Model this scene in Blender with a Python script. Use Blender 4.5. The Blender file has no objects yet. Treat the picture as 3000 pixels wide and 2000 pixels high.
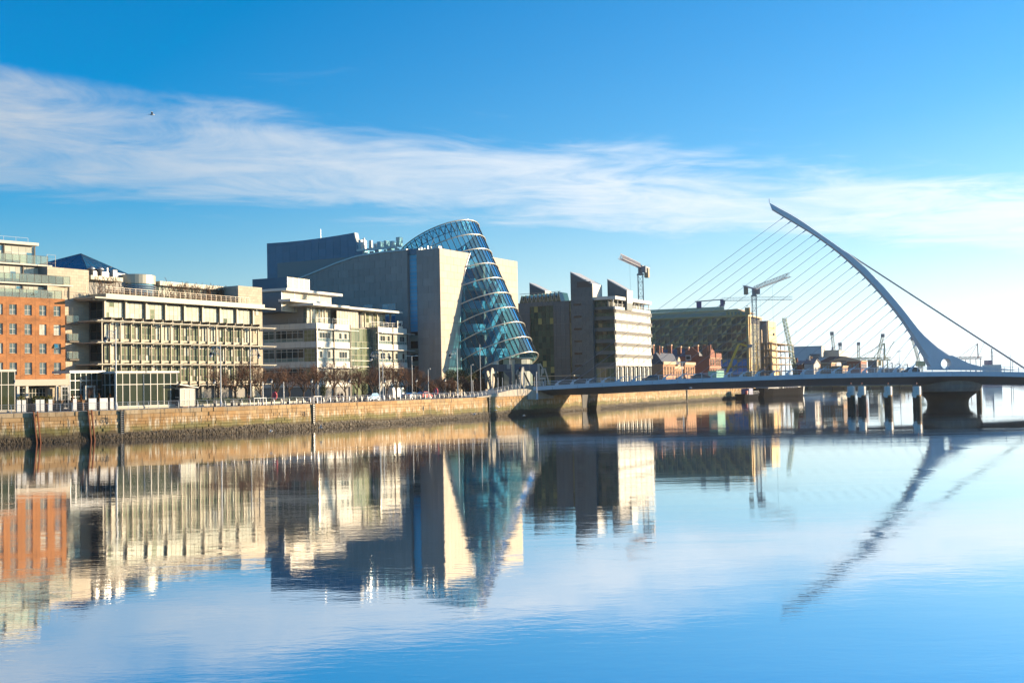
import bpy, bmesh, math, random
from mathutils import Vector, Matrix
SC = bpy.context.scene
COL = SC.collection
RND = random.Random(7)
# ------------------------------------------------------------------ camera
FPX, HC = 3400.0, 6.85                       # focal length in photo pixels, eye height above the water
TH, RO = math.atan(124/3400), math.atan(.020)  # pitch, roll
_f = Vector((0, math.cos(TH), math.sin(TH))); _p = Vector((0, -math.sin(TH), math.cos(TH))); _r = Vector((1, 0, 0))
CR = _r*math.cos(RO) - _p*math.sin(RO); CU = _p*math.cos(RO) + _r*math.sin(RO)
cam_d = bpy.data.cameras.new('camera'); cam = bpy.data.objects.new('camera', cam_d); COL.objects.link(cam)
cam_d.sensor_width = 36; cam_d.lens = 36*FPX/3000; cam_d.clip_end = 12000; cam_d.clip_start = .5
M = Matrix((CR, CU, -_f)).transposed().to_4x4(); M.translation = (0, 0, HC); cam.matrix_world = M
SC.camera = cam
# ------------------------------------------------------------------ light
SUN_AZ, SUN_EL = math.radians(74), math.radians(9.5)   # azimuth measured from +Y towards +X
SDIR = Vector((math.cos(SUN_EL)*math.sin(SUN_AZ), math.cos(SUN_EL)*math.cos(SUN_AZ), math.sin(SUN_EL)))
ld = bpy.data.lights.new('sun', 'SUN'); ld.energy = 4.6; ld.angle = math.radians(.53); ld.color = (1, .78, .52)
lo = bpy.data.objects.new('sun', ld); COL.objects.link(lo); lo.rotation_euler = SDIR.to_track_quat('Z', 'Y').to_euler(); lo.location = (200, 100, 120)
SC.view_settings.view_transform = 'Standard'; SC.view_settings.look = 'None'; SC.view_settings.exposure = EXPO = 1.25; SC.view_settings.gamma = 1
try: SC.view_settings.use_curve_mapping = False
except Exception: pass
wd = bpy.data.worlds.new('World'); SC.world = wd; wd.use_nodes = True
def build_world():
    nt = wd.node_tree; N = nt.nodes; L = nt.links; N.clear()
    def n(t, **k):
        x = N.new(t)
        for a, b in k.items(): setattr(x, a, b)
        return x
    def math_(op, a, b=None, clamp=False):
        m = n('ShaderNodeMath', operation=op, use_clamp=clamp)
        for i, v in enumerate((a, b)):
            if v is None: continue
            if isinstance(v, (int, float)): m.inputs[i].default_value = v
            else: L.new(v, m.inputs[i])
        return m.outputs[0]
    sky = n('ShaderNodeTexSky', sky_type='NISHITA'); sky.sun_disc = False
    sky.sun_elevation = SUN_EL; sky.sun_rotation = SUN_AZ; sky.air_density = 1.0; sky.dust_density = 1.1; sky.ozone_density = 2.6; sky.altitude = 0
    hs = n('ShaderNodeHueSaturation'); hs.inputs['Saturation'].default_value = 1.38; hs.inputs['Value'].default_value = 1.0
    wb = n('ShaderNodeVectorMath', operation='MULTIPLY'); wb.inputs[1].default_value = (.72, .98, 1.22); L.new(sky.outputs[0], wb.inputs[0]); L.new(wb.outputs[0], hs.inputs['Color'])   # camera white balance
    tc = n('ShaderNodeTexCoord'); sp = n('ShaderNodeSeparateXYZ'); L.new(tc.outputs['Generated'], sp.inputs[0])
    z = math_('MAXIMUM', sp.outputs[2], .03)
    px = math_('DIVIDE', sp.outputs[0], z); py = math_('DIVIDE', sp.outputs[1], z)      # place on a flat cloud layer
    # coordinates along / across the cloud band that lies on that layer
    al = math_('ADD', math_('MULTIPLY', px, .869), math_('MULTIPLY', py, .495))
    ac = math_('SUBTRACT', math_('ADD', math_('MULTIPLY', py, .869), math_('MULTIPLY', px, -.495)), 5.15)
    cb = n('ShaderNodeCombineXYZ'); L.new(math_('MULTIPLY', al, .85), cb.inputs[0]); L.new(ac, cb.inputs[1])
    def noise(scale, det, rough, dist=0):
        t = n('ShaderNodeTexNoise'); t.inputs['Scale'].default_value = scale; t.inputs['Detail'].default_value = det
        t.inputs['Roughness'].default_value = rough; t.inputs['Distortion'].default_value = dist; L.new(cb.outputs[0], t.inputs['Vector']); return t.outputs[0]
    n1 = noise(.62, 4, .55, .5); n2 = noise(1.5, 10, .66, 1.2); n3 = noise(.55, 5, .6, .6)
    wob = math_('MULTIPLY', math_('SUBTRACT', n1, .5), 3.2)
    w = math_('ADD', ac, wob)
    near = math_('SUBTRACT', 1, math_('DIVIDE', math_('ABSOLUTE', w), 1.6), True)      # 1 at the middle of the band
    soft = n('ShaderNodeMapRange', interpolation_type='SMOOTHSTEP'); L.new(near, soft.inputs[0]); soft.inputs[1].default_value = .0; soft.inputs[2].default_value = .85
    d1 = math_('ADD', math_('MULTIPLY', soft.outputs[0], .95), math_('MULTIPLY', math_('SUBTRACT', n2, .5), 1.75))
    wide = math_('SUBTRACT', 1, math_('DIVIDE', math_('ABSOLUTE', ac), 3.6), True)
    d1 = math_('MULTIPLY', d1, math_('MULTIPLY', wide, 1.6, True))
    mr = n('ShaderNodeMapRange', interpolation_type='SMOOTHSTEP'); L.new(d1, mr.inputs[0]); mr.inputs[1].default_value = .12; mr.inputs[2].default_value = 1.35
    den = math_('MULTIPLY', mr.outputs[0], math_('ADD', .34, math_('MULTIPLY', n3, .95)))
    up = n('ShaderNodeMapRange'); L.new(sp.outputs[2], up.inputs[0]); up.inputs[1].default_value = .02; up.inputs[2].default_value = .1
    den = math_('MULTIPLY', den, up.outputs[0], True)
    # cloud brightness follows the sky behind it plus the sun side
    dot = n('ShaderNodeVectorMath', operation='DOT_PRODUCT'); L.new(tc.outputs['Generated'], dot.inputs[0]); dot.inputs[1].default_value = SDIR
    glow = n('ShaderNodeMapRange'); L.new(dot.outputs['Value'], glow.inputs[0]); glow.inputs[1].default_value = -.2; glow.inputs[2].default_value = .9; glow.inputs[3].default_value = 2.9; glow.inputs[4].default_value = 6.4
    # thin high veil of haze: optical depth grows with the slant path, brighter towards the sun
    el = math_('MAXIMUM', sp.outputs[2], .012); fv = math_('SUBTRACT', 1, math_('POWER', 2.71828, math_('MULTIPLY', -1, math_('POWER', math_('DIVIDE', math_('MULTIPLY', .060, math_('ADD', .80, math_('MULTIPLY', math_('MAXIMUM', dot.outputs['Value'], 0), .75))), el), 1.3))))
    vg = n('ShaderNodeMapRange'); L.new(dot.outputs['Value'], vg.inputs[0]); vg.inputs[1].default_value = -.3; vg.inputs[2].default_value = 1.0; vg.inputs[3].default_value = 3.0; vg.inputs[4].default_value = 8.4
    vc = n('ShaderNodeVectorMath', operation='SCALE'); vc.inputs[0].default_value = (.86, 1.0, 1.05); L.new(vg.outputs[0], vc.inputs['Scale'])
    mv = n('ShaderNodeMix', data_type='RGBA'); L.new(fv, mv.inputs[0]); L.new(hs.outputs[0], mv.inputs[6]); L.new(vc.outputs[0], mv.inputs[7])
    cc = n('ShaderNodeVectorMath', operation='SCALE'); cc.inputs[0].default_value = (.90, .98, 1.06); L.new(glow.outputs[0], cc.inputs['Scale'])
    mx = n('ShaderNodeMix', data_type='RGBA'); L.new(den, mx.inputs[0]); L.new(mv.outputs[2], mx.inputs[6]); L.new(cc.outputs[0], mx.inputs[7])
    h2 = n('ShaderNodeHueSaturation'); h2.inputs['Saturation'].default_value = 1.14; L.new(mx.outputs[2], h2.inputs['Color'])
    bg = n('ShaderNodeBackground'); bg.inputs[1].default_value = SKY_STR; L.new(h2.outputs[0], bg.inputs[0])
    out = n('ShaderNodeOutputWorld'); L.new(bg.outputs[0], out.inputs[0])
SKY_STR = .088
build_world()
SC.cycles.max_bounces = 8; SC.cycles.transparent_max_bounces = 12; SC.cycles.glossy_bounces = 4; SC.cycles.caustics_reflective = False; SC.cycles.caustics_refractive = False
SC.cycles.use_denoising = True
# ------------------------------------------------------------------ pixel -> world helpers
def ray(px, py): return _f + CR*((px-1500)/FPX) + CU*((1000-py)/FPX)
def at_y(px, py, Y):
    d = ray(px, py); k = Y/d.y; return Vector((d.x*k, Y, HC+d.z*k))
def at_z(px, py, z):
    d = ray(px, py); k = (z-HC)/d.z; return Vector((d.x*k, d.y*k, z))
G0 = 4.2                                     # quay level above the water
# ------------------------------------------------------------------ materials
MATS = {}
def mat(name, col, rough=.6, metal=0, var=.0, vscale=1.0, isl=0.0, bump=0, bscale=8, ior=1.5, stretch=(1,1,1), coat=0, hue=None, wear=0):
    """procedural Principled material: world-space noise tint (var), per-piece tint (isl), fine bump"""
    if name in MATS: return MATS[name]
    m = bpy.data.materials.new(name); m.use_nodes = True; nt = m.node_tree; N = nt.nodes; L = nt.links
    b = N['Principled BSDF']; b.inputs['Roughness'].default_value = rough; b.inputs['Metallic'].default_value = metal; b.inputs['IOR'].default_value = ior
    b.inputs['Base Color'].default_value = (*col, 1); b.inputs['Coat Weight'].default_value = coat
    if var or isl or bump or wear:
        g = N.new('ShaderNodeNewGeometry'); mp = N.new('ShaderNodeMapping'); mp.inputs['Scale'].default_value = stretch; L.new(g.outputs['Position'], mp.inputs[0])
        cur = None
        rgb = N.new('ShaderNodeRGB'); rgb.outputs[0].default_value = (*col, 1); cur = rgb.outputs[0]
        def scale_by(val, lo, hi, cur):
            mr = N.new('ShaderNodeMapRange'); L.new(val, mr.inputs[0]); mr.inputs[3].default_value = lo; mr.inputs[4].default_value = hi
            vm = N.new('ShaderNodeVectorMath'); vm.operation = 'SCALE'; L.new(cur, vm.inputs[0]); L.new(mr.outputs[0], vm.inputs['Scale']); return vm.outputs[0]
        if var:
            t = N.new('ShaderNodeTexNoise'); t.inputs['Scale'].default_value = vscale; t.inputs['Detail'].default_value = 6; t.inputs['Roughness'].default_value = .6; L.new(mp.outputs[0], t.inputs['Vector'])
            cur = scale_by(t.outputs[0], 1-var*1.8, 1+var*1.8, cur)
        if wear:
            t = N.new('ShaderNodeTexNoise'); t.inputs['Scale'].default_value = .5; t.inputs['Detail'].default_value = 8; mp2 = N.new('ShaderNodeMapping'); mp2.inputs['Scale'].default_value = (2.2, 2.2, .22); L.new(g.outputs['Position'], mp2.inputs[0]); L.new(mp2.outputs[0], t.inputs['Vector'])
            cur = scale_by(t.outputs[0], 1-wear*1.6, 1+wear*.8, cur)
        if isl:
            ob = N.new('ShaderNodeObjectInfo'); ad = N.new('ShaderNodeMath'); ad.operation = 'ADD'; L.new(ob.outputs['Random'], ad.inputs[0]); L.new(g.outputs['Random Per Island'], ad.inputs[1])
            fr = N.new('ShaderNodeMath'); fr.operation = 'FRACT'; L.new(ad.outputs[0], fr.inputs[0])
            cur = scale_by(fr.outputs[0], 1-isl, 1+isl, cur)
            if hue:
                mx = N.new('ShaderNodeMix'); mx.data_type = 'RGBA'; pw = N.new('ShaderNodeMath'); pw.operation = 'MULTIPLY'; L.new(fr.outputs[0], pw.inputs[0]); pw.inputs[1].default_value = 7.31
                f2 = N.new('ShaderNodeMath'); f2.operation = 'FRACT'; L.new(pw.outputs[0], f2.inputs[0]); p3 = N.new('ShaderNodeMath'); p3.operation = 'POWER'; L.new(f2.outputs[0], p3.inputs[0]); p3.inputs[1].default_value = 3
                L.new(p3.outputs[0], mx.inputs[0]); L.new(cur, mx.inputs[6]); mx.inputs[7].default_value = (*hue, 1); cur = mx.outputs[2]
        L.new(cur, b.inputs['Base Color'])
        if bump:
            t = N.new('ShaderNodeTexNoise'); t.inputs['Scale'].default_value = bscale; t.inputs['Detail'].default_value = 5; L.new(mp.outputs[0], t.inputs['Vector'])
            bp = N.new('ShaderNodeBump'); bp.inputs['Strength'].default_value = 1; bp.inputs['Distance'].default_value = bump; L.new(t.outputs[0], bp.inputs['Height']); L.new(bp.outputs[0], b.inputs['Normal'])
    MATS[name] = m; return m
def glass_mat(name, tint, transp=.0, rough=.02, ior=1.55, inner=None, isl=.25, wob=.004, patch=None):
    """window glass: Fresnel mirror over a tinted see-through / dim room colour, with the slight waviness of real panes"""
    if name in MATS: return MATS[name]
    m = bpy.data.materials.new(name); m.use_nodes = True; nt = m.node_tree; N = nt.nodes; L = nt.links; N.clear()
    out = N.new('ShaderNodeOutputMaterial'); g = N.new('ShaderNodeNewGeometry'); oi = N.new('ShaderNodeObjectInfo')
    t = N.new('ShaderNodeTexNoise'); t.inputs['Scale'].default_value = .45; t.inputs['Detail'].default_value = 2; L.new(g.outputs['Position'], t.inputs['Vector'])
    bp = N.new('ShaderNodeBump'); bp.inputs['Strength'].default_value = 1; bp.inputs['Distance'].default_value = wob*4; L.new(t.outputs[0], bp.inputs['Height'])
    # room colour varies from pane to pane (blinds, lights) and inside a pane
    n2 = N.new('ShaderNodeTexNoise'); n2.inputs['Scale'].default_value = 1.3; n2.inputs['Detail'].default_value = 4; L.new(g.outputs['Position'], n2.inputs['Vector'])
    ad = N.new('ShaderNodeMath'); ad.operation = 'ADD'; L.new(oi.outputs['Random'], ad.inputs[0]); L.new(g.outputs['Random Per Island'], ad.inputs[1])
    fr = N.new('ShaderNodeMath'); fr.operation = 'FRACT'; L.new(ad.outputs[0], fr.inputs[0])
    a2 = N.new('ShaderNodeMath'); a2.operation = 'MULTIPLY_ADD'; L.new(n2.outputs[0], a2.inputs[0]); a2.inputs[1].default_value = .5; L.new(fr.outputs[0], a2.inputs[2])
    mr = N.new('ShaderNodeMapRange'); L.new(a2.outputs[0], mr.inputs[0]); mr.inputs[1].default_value = .1; mr.inputs[2].default_value = 1.4
    mx = N.new('ShaderNodeMix'); mx.data_type = 'RGBA'; L.new(mr.outputs[0], mx.inputs[0])
    inner = inner or tint
    mx.inputs[6].default_value = (*tint, 1); mx.inputs[7].default_value = (*inner, 1)
    df = N.new('ShaderNodeBsdfDiffuse'); L.new(mx.outputs[2], df.inputs[0])
    base = df.outputs[0]
    if transp:
        tr = N.new('ShaderNodeBsdfTransparent'); tr.inputs[0].default_value = (*[min(1, c) for c in (patch or (.75, .9, .95))], 1)
        ms = N.new('ShaderNodeMixShader'); ms.inputs[0].default_value = transp; L.new(base, ms.inputs[1]); L.new(tr.outputs[0], ms.inputs[2]); base = ms.outputs[0]
    gl = N.new('ShaderNodeBsdfGlossy'); gl.inputs['Roughness'].default_value = rough; L.new(bp.outputs[0], gl.inputs['Normal'])
    fz = N.new('ShaderNodeFresnel'); fz.inputs[0].default_value = ior; L.new(bp.outputs[0], fz.inputs[1])
    ms = N.new('ShaderNodeMixShader'); L.new(fz.outputs[0], ms.inputs[0]); L.new(base, ms.inputs[1]); L.new(gl.outputs[0], ms.inputs[2])
    L.new(ms.outputs[0], out.inputs[0]); MATS[name] = m; return m
# ------------------------------------------------------------------ object helpers
def link(o, parent=None):
    COL.objects.link(o)
    if parent is not None: o.parent = parent
    return o
def tag(o, label=None, cat=None, group=None, kind=None):
    if label: o['label'] = label
    if cat: o['category'] = cat
    if group: o['group'] = group
    if kind: o['kind'] = kind
    return o
def thing(name, label, cat, loc=(0,0,0), rotz=0, group=None):
    o = bpy.data.objects.new(name, None); o.empty_display_size = .5; o.location = loc; o.rotation_euler = (0,0,rotz); link(o)
    return tag(o, label, cat, group)
def mesh(name, V, F, m, smooth=False):
    me = bpy.data.meshes.new(name); me.from_pydata([tuple(v) for v in V], [], F)
    if m is not None:
        for k in (m if isinstance(m, (list, tuple)) else [m]): me.materials.append(k)
    if smooth: me.polygons.foreach_set('use_smooth', [True]*len(me.polygons))
    me.update(); return me
def obj(name, V, F, m, parent=None, loc=(0,0,0), smooth=False):
    o = bpy.data.objects.new(name, mesh(name, V, F, m, smooth)); o.location = loc; return link(o, parent)
CF = [(0,3,2,1),(4,5,6,7),(0,1,5,4),(1,2,6,5),(2,3,7,6),(3,0,4,7)]
def cube_v(x0,x1,y0,y1,z0,z1): return [(x0,y0,z0),(x1,y0,z0),(x1,y1,z0),(x0,y1,z0),(x0,y0,z1),(x1,y0,z1),(x1,y1,z1),(x0,y1,z1)]
CACHE = {}
def box(parent, name, m, x0,x1,y0,y1,z0,z1, rel=(0,0,0)):
    """one box part; boxes of one size and material share their mesh. rel: location of the parent part for sub-parts"""
    x0,x1 = min(x0,x1),max(x0,x1); y0,y1 = min(y0,y1),max(y0,y1); z0,z1 = min(z0,z1),max(z0,z1)
    a,b,c = round(x1-x0,3),round(y1-y0,3),round(z1-z0,3); key = (a,b,c,m.name,name)
    if key not in CACHE: CACHE[key] = mesh(name, cube_v(-a/2,a/2,-b/2,b/2,-c/2,c/2), CF, m)
    o = bpy.data.objects.new(name, CACHE[key]); o.location = ((x0+x1)/2-rel[0], (y0+y1)/2-rel[1], (z0+z1)/2-rel[2]); return link(o, parent)
class MB:
    """collects shapes for ONE mesh"""
    def __init__(s): s.V=[]; s.F=[]
    def add(s, V, F):
        k=len(s.V); s.V += [tuple(v) for v in V]; s.F += [tuple(i+k for i in f) for f in F]; return s
    def box(s, x0,x1,y0,y1,z0,z1): return s.add(cube_v(min(x0,x1),max(x0,x1),min(y0,y1),max(y0,y1),min(z0,z1),max(z0,z1)), CF)
    def bar(s, p, q, w, h=None):
        p=Vector(p); q=Vector(q); d=q-p
        if d.length<1e-6: return s
        d.normalize(); a=d.cross(Vector((0,0,1)))
        if a.length<1e-3: a=Vector((1,0,0))
        a.normalize(); b=a.cross(d); h=h or w; a*=w/2; b*=h/2
        V=[p-a-b,p+a-b,p+a+b,p-a+b,q-a-b,q+a-b,q+a+b,q-a+b]
        return s.add(V,[(0,3,2,1),(4,5,6,7),(0,1,5,4),(1,2,6,5),(2,3,7,6),(3,0,4,7)])
    def tube(s, pts, rad, n=6, cap=True):
        pts=[Vector(p) for p in pts]; rad = rad if isinstance(rad,(list,tuple)) else [rad]*len(pts); k0=len(s.V); ref=None
        for i,p in enumerate(pts):
            d=(pts[min(i+1,len(pts)-1)]-pts[max(i-1,0)]); d.normalize()
            if ref is None:
                ref=Vector((0,0,1)) if abs(d.z)<.9 else Vector((1,0,0))
            a=d.cross(ref); a.normalize(); b=a.cross(d)
            for j in range(n):
                t=2*math.pi*j/n; s.V.append(tuple(p+(a*math.cos(t)+b*math.sin(t))*rad[i]))
        for i in range(len(pts)-1):
            for j in range(n):
                s.F.append((k0+i*n+j,k0+i*n+(j+1)%n,k0+(i+1)*n+(j+1)%n,k0+(i+1)*n+j))
        if cap: s.F.append(tuple(k0+j for j in reversed(range(n)))); s.F.append(tuple(k0+(len(pts)-1)*n+j for j in range(n)))
        return s
    def lathe(s, prof, c=(0,0,0), n=24, a0=0, a1=2*math.pi, sx=1, sy=1):
        k0=len(s.V); full=abs(a1-a0-2*math.pi)<1e-6; m=n if full else n+1
        for r,z in prof:
            for j in range(m):
                t=a0+(a1-a0)*j/n; s.V.append((c[0]+r*math.cos(t)*sx,c[1]+r*math.sin(t)*sy,c[2]+z))
        for i in range(len(prof)-1):
            for j in range(n):
                j2=(j+1)%m if full else j+1
                s.F.append((k0+i*m+j,k0+i*m+j2,k0+(i+1)*m+j2,k0+(i+1)*m+j))
        return s
    def prism(s, pts, y0, y1, ax='y'):
        """polygon in the x-z plane extruded along y (ax='y'), in y-z along x ('x') or in x-y along z ('z')"""
        n=len(pts); f={'y':lambda a,b,c:(a,c,b),'x':lambda a,b,c:(c,a,b),'z':lambda a,b,c:(a,b,c)}[ax]
        V=[f(a,b,y0) for a,b in pts]+[f(a,b,y1) for a,b in pts]
        F=[tuple(range(n)),tuple(reversed(range(n,2*n)))]+[(i,i+n,(i+1)%n+n,(i+1)%n) for i in range(n)]
        return s.add(V,F)
    def obj(s, name, m, parent=None, loc=(0,0,0), smooth=False, rel=None):
        o=obj(name,s.V,s.F,m,parent,loc,smooth); 
        me=o.data; bm=bmesh.new(); bm.from_mesh(me); bmesh.ops.recalc_face_normals(bm,faces=bm.faces); bm.to_mesh(me); bm.free(); return o
def dup(root, loc=None, rotz=None, label=None, scale=None):
    r=root.copy(); COL.objects.link(r)
    if loc is not None: r.location=loc
    if rotz is not None: r.rotation_euler=(0,0,rotz)
    if scale is not None: r.scale=(scale,)*3 if isinstance(scale,(int,float)) else scale
    if label: r['label']=label
    for ch in list(root.children):
        c=ch.copy(); COL.objects.link(c); c.parent=r
        for g in list(ch.children):
            d=g.copy(); COL.objects.link(d); d.parent=c
    return r
class Frame:
    """a building's own axes: x along its river front (away from the camera), y inward, z up from the quay"""
    def __init__(s, px, Y, ang, z0=G0):
        p=at_y(px,1130,Y); s.o=Vector((p.x,Y,z0)); a=math.radians(ang); s.rz=math.pi/2-a
        s.u=Vector((math.sin(a),math.cos(a),0)); s.v=Vector((-math.cos(a),math.sin(a),0))
    def _hit(s,px,py,n,c):
        d=ray(px,py); k=(s.o.x*n.x+s.o.y*n.y+c)/(d.x*n.x+d.y*n.y); P=Vector((d.x*k,d.y*k,HC+d.z*k))-s.o
        return P.dot(s.u),P.dot(s.v),P.z
    def front(s,px,py,y=0):
        a,b,c=s._hit(px,py,s.v,y); return a,c
    def side(s,px,py,x=0):
        a,b,c=s._hit(px,py,s.u,x); return b,c
    def w(s,x,y,z=0): return s.o+s.u*x+s.v*y+Vector((0,0,z))
    def thing(s,name,label,cat,group=None): return thing(name,label,cat,s.o,s.rz,group)
ORD=['first','second','third','fourth','fifth','sixth','seventh','eighth','ninth','tenth','eleventh','twelfth','thirteenth','fourteenth','fifteenth','sixteenth','seventeenth','eighteenth','nineteenth','twentieth','twenty-first','twenty-second','twenty-third','twenty-fourth','twenty-fifth','twenty-sixth','twenty-seventh','twenty-eighth','twenty-ninth','thirtieth']
# ================================================================== SETTING
Q=[(-150,88),(-110,124),(-70,157.5),(-58,167),(-45.5,180),(-36.5,191.5),(-25.5,208),(-11.5,232),(5.9,264),(31.5,317),(52.4,359),(87,425),(125,560),(175,760)]
QV=[Vector((a,b,0)) for a,b in Q]
QL=[0]
for i in range(len(QV)-1): QL.append(QL[-1]+(QV[i+1]-QV[i]).length)
def quay(s, off=0, z=0):
    """point at arc length s along the quay edge, off metres inland, and the direction of the edge there"""
    s=max(0,min(QL[-1]-1e-3,s)); i=max(k for k in range(len(QL)-1) if QL[k]<=s)
    def seg(k):
        k=max(0,min(len(QV)-2,k)); return (QV[k+1]-QV[k]).normalized()
    t=(s-QL[i])/(QL[i+1]-QL[i]); d=seg(i)
    if t<.5: d=(d*(.5+t)+seg(i-1)*(.5-t)).normalized()
    else: d=(d*(1.5-t)+seg(i+1)*(t-.5)).normalized()
    p=QV[i]+(QV[i+1]-QV[i])*t; nin=Vector((-d.y,d.x,0))
    q=p+nin*off; q.z=z; return q,d,nin
def quay_s(px, off=0, py=1140):
    """arc length where the view ray of column px meets the line off metres inland of the quay edge"""
    d=ray(px,py); lo,hi=0,QL[-1]
    def g(s):
        p=quay(s,off)[0]; return p.x*d.y-p.y*d.x
    for _ in range(50):
        m=(lo+hi)/2
        if g(m)<0: lo=m
        else: hi=m
    return (lo+hi)/2
def edge_line(off, z, s0=0, s1=None, n=90):
    s1=s1 or QL[-1]; return [quay(s0+(s1-s0)*k/n, off, z)[0] for k in range(n+1)]
def strip(name, m, o0, o1, z, s0=0, s1=None, thick=0):
    a=edge_line(o0,z,s0,s1); b=edge_line(o1,z,s0,s1); n=len(a); V=a+b; F=[(i,i+1,n+i+1,n+i) for i in range(n-1)]
    if thick:
        k=len(V); V=V+[p-Vector((0,0,thick)) for p in a]+[p-Vector((0,0,thick)) for p in b]; F+= [(i,k+i,k+i+1,i+1) for i in range(n-1)]+[(n+i,n+i+1,k+n+i+1,k+n+i) for i in range(n-1)]
    return tag(obj(name,V,F,m),kind='structure')
# --- river
def water_mat():
    m=bpy.data.materials.new('river_water'); m.use_nodes=True; nt=m.node_tree; N=nt.nodes; L=nt.links; b=N['Principled BSDF']
    b.inputs['Base Color'].default_value=(.012,.045,.075,1); b.inputs['Roughness'].default_value=.012; b.inputs['IOR'].default_value=30.0; b.inputs['Specular IOR Level'].default_value=.5
    g=N.new('ShaderNodeNewGeometry')
    def nz(scale,st,det=3,rough=.5,dist=0.):
        mp=N.new('ShaderNodeMapping'); mp.inputs['Scale'].default_value=st; mp.inputs['Rotation'].default_value=(0,0,math.radians(-6)); L.new(g.outputs['Position'],mp.inputs[0])
        t=N.new('ShaderNodeTexNoise'); t.inputs['Scale'].default_value=scale; t.inputs['Detail'].default_value=det; t.inputs['Roughness'].default_value=rough; t.inputs['Distortion'].default_value=dist; L.new(mp.outputs[0],t.inputs['Vector']); return t.outputs[0]
    def mul(a,k):
        x=N.new('ShaderNodeMath'); x.operation='MULTIPLY'; L.new(a,x.inputs[0])
        if isinstance(k,float): x.inputs[1].default_value=k
        else: L.new(k,x.inputs[1])
        return x.outputs[0]
    def add(a,c):
        x=N.new('ShaderNodeMath'); x.operation='ADD'; L.new(a,x.inputs[0]); L.new(c,x.inputs[1]); return x.outputs[0]
    big=nz(.16,(.35,1,1),2); mid=nz(.7,(.5,1,1),3,.5,.4); fine=nz(3.2,(.45,1,1),4,.55,.6)
    # gusts roughen patches of the surface
    gust=nz(.03,(.35,1.6,1),4,.6,.8); gr=N.new('ShaderNodeMapRange'); L.new(gust,gr.inputs[0]); gr.inputs[1].default_value=.42; gr.inputs[2].default_value=.66; gr.inputs[3].default_value=.4; gr.inputs[4].default_value=2.2
    # a ruffled cat's-paw below the far quay, beyond the bridge
    sp=N.new('ShaderNodeSeparateXYZ'); L.new(g.outputs['Position'],sp.inputs[0])
    def lin(a,k,c):
        x=N.new('ShaderNodeMath'); x.operation='MULTIPLY_ADD'; L.new(a,x.inputs[0]); x.inputs[1].default_value=k; x.inputs[2].default_value=c; return x.outputs[0]
    dist=add(sp.outputs[1],lin(sp.outputs[0],-1.85,-246.))      # metres off the line of the far quay, along y
    ab=N.new('ShaderNodeMath'); ab.operation='ABSOLUTE'; L.new(dist,ab.inputs[0])
    wob=lin(nz(.05,(1,1,1),2),22.,-11.); dd=add(ab.outputs[0],wob)
    cp=N.new('ShaderNodeMapRange'); cp.interpolation_type='SMOOTHSTEP'; L.new(dd,cp.inputs[0]); cp.inputs[1].default_value=20; cp.inputs[2].default_value=11; cp.inputs[3].default_value=0; cp.inputs[4].default_value=1
    far=N.new('ShaderNodeMapRange'); L.new(sp.outputs[1],far.inputs[0]); far.inputs[1].default_value=285; far.inputs[2].default_value=320
    paw=mul(cp.outputs[0],far.outputs[0])
    h=add(add(mul(big,.0105),mul(mul(mid,gr.outputs[0]),.0040)),add(mul(mul(fine,gr.outputs[0]),.0018),mul(mul(fine,paw),.012)))
    bp=N.new('ShaderNodeBump'); bp.inputs['Strength'].default_value=1; bp.inputs['Distance'].default_value=1; L.new(h,bp.inputs['Height']); L.new(bp.outputs[0],b.inputs['Normal'])
    return m
tag(obj('river',[(-900,-60,0),(3500,-60,0),(3500,9000,0),(-900,9000,0)],[(0,1,2,3)],water_mat()),kind='structure')
# --- land on the north side
m_ground=mat('asphalt_ground',(.06,.06,.058),.85,var=.15,vscale=.6)
m_pave=mat('granite_paving',(.26,.24,.21),.8,var=.12,vscale=1.5,bump=.004,bscale=6)
m_kerb=mat('granite_kerb',(.34,.32,.29),.75,var=.1,vscale=3)
a=edge_line(10.9,4.06); V=a+[p+Vector((-700,260,0)) for p in a]; n=len(a)
tag(obj('ground',V,[(i,i+1,n+i+1,n+i) for i in range(n-1)],m_ground),kind='structure')
strip('quay_promenade',m_pave,.42,11,G0,thick=.14)
strip('far_pavement',m_pave,19,30,G0,thick=.14)
strip('kerb',m_kerb,10.75,11.05,G0+.004,thick=.15)
obj_far=obj('far_land',[(175,760,3.2),(222,640,3.2),(300,900,3.2),(900,2600,3.2),(-700,2600,3.2),(-300,900,3.2)],[(0,1,2,3,4,5)],m_ground); tag(obj_far,kind='structure')
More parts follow.
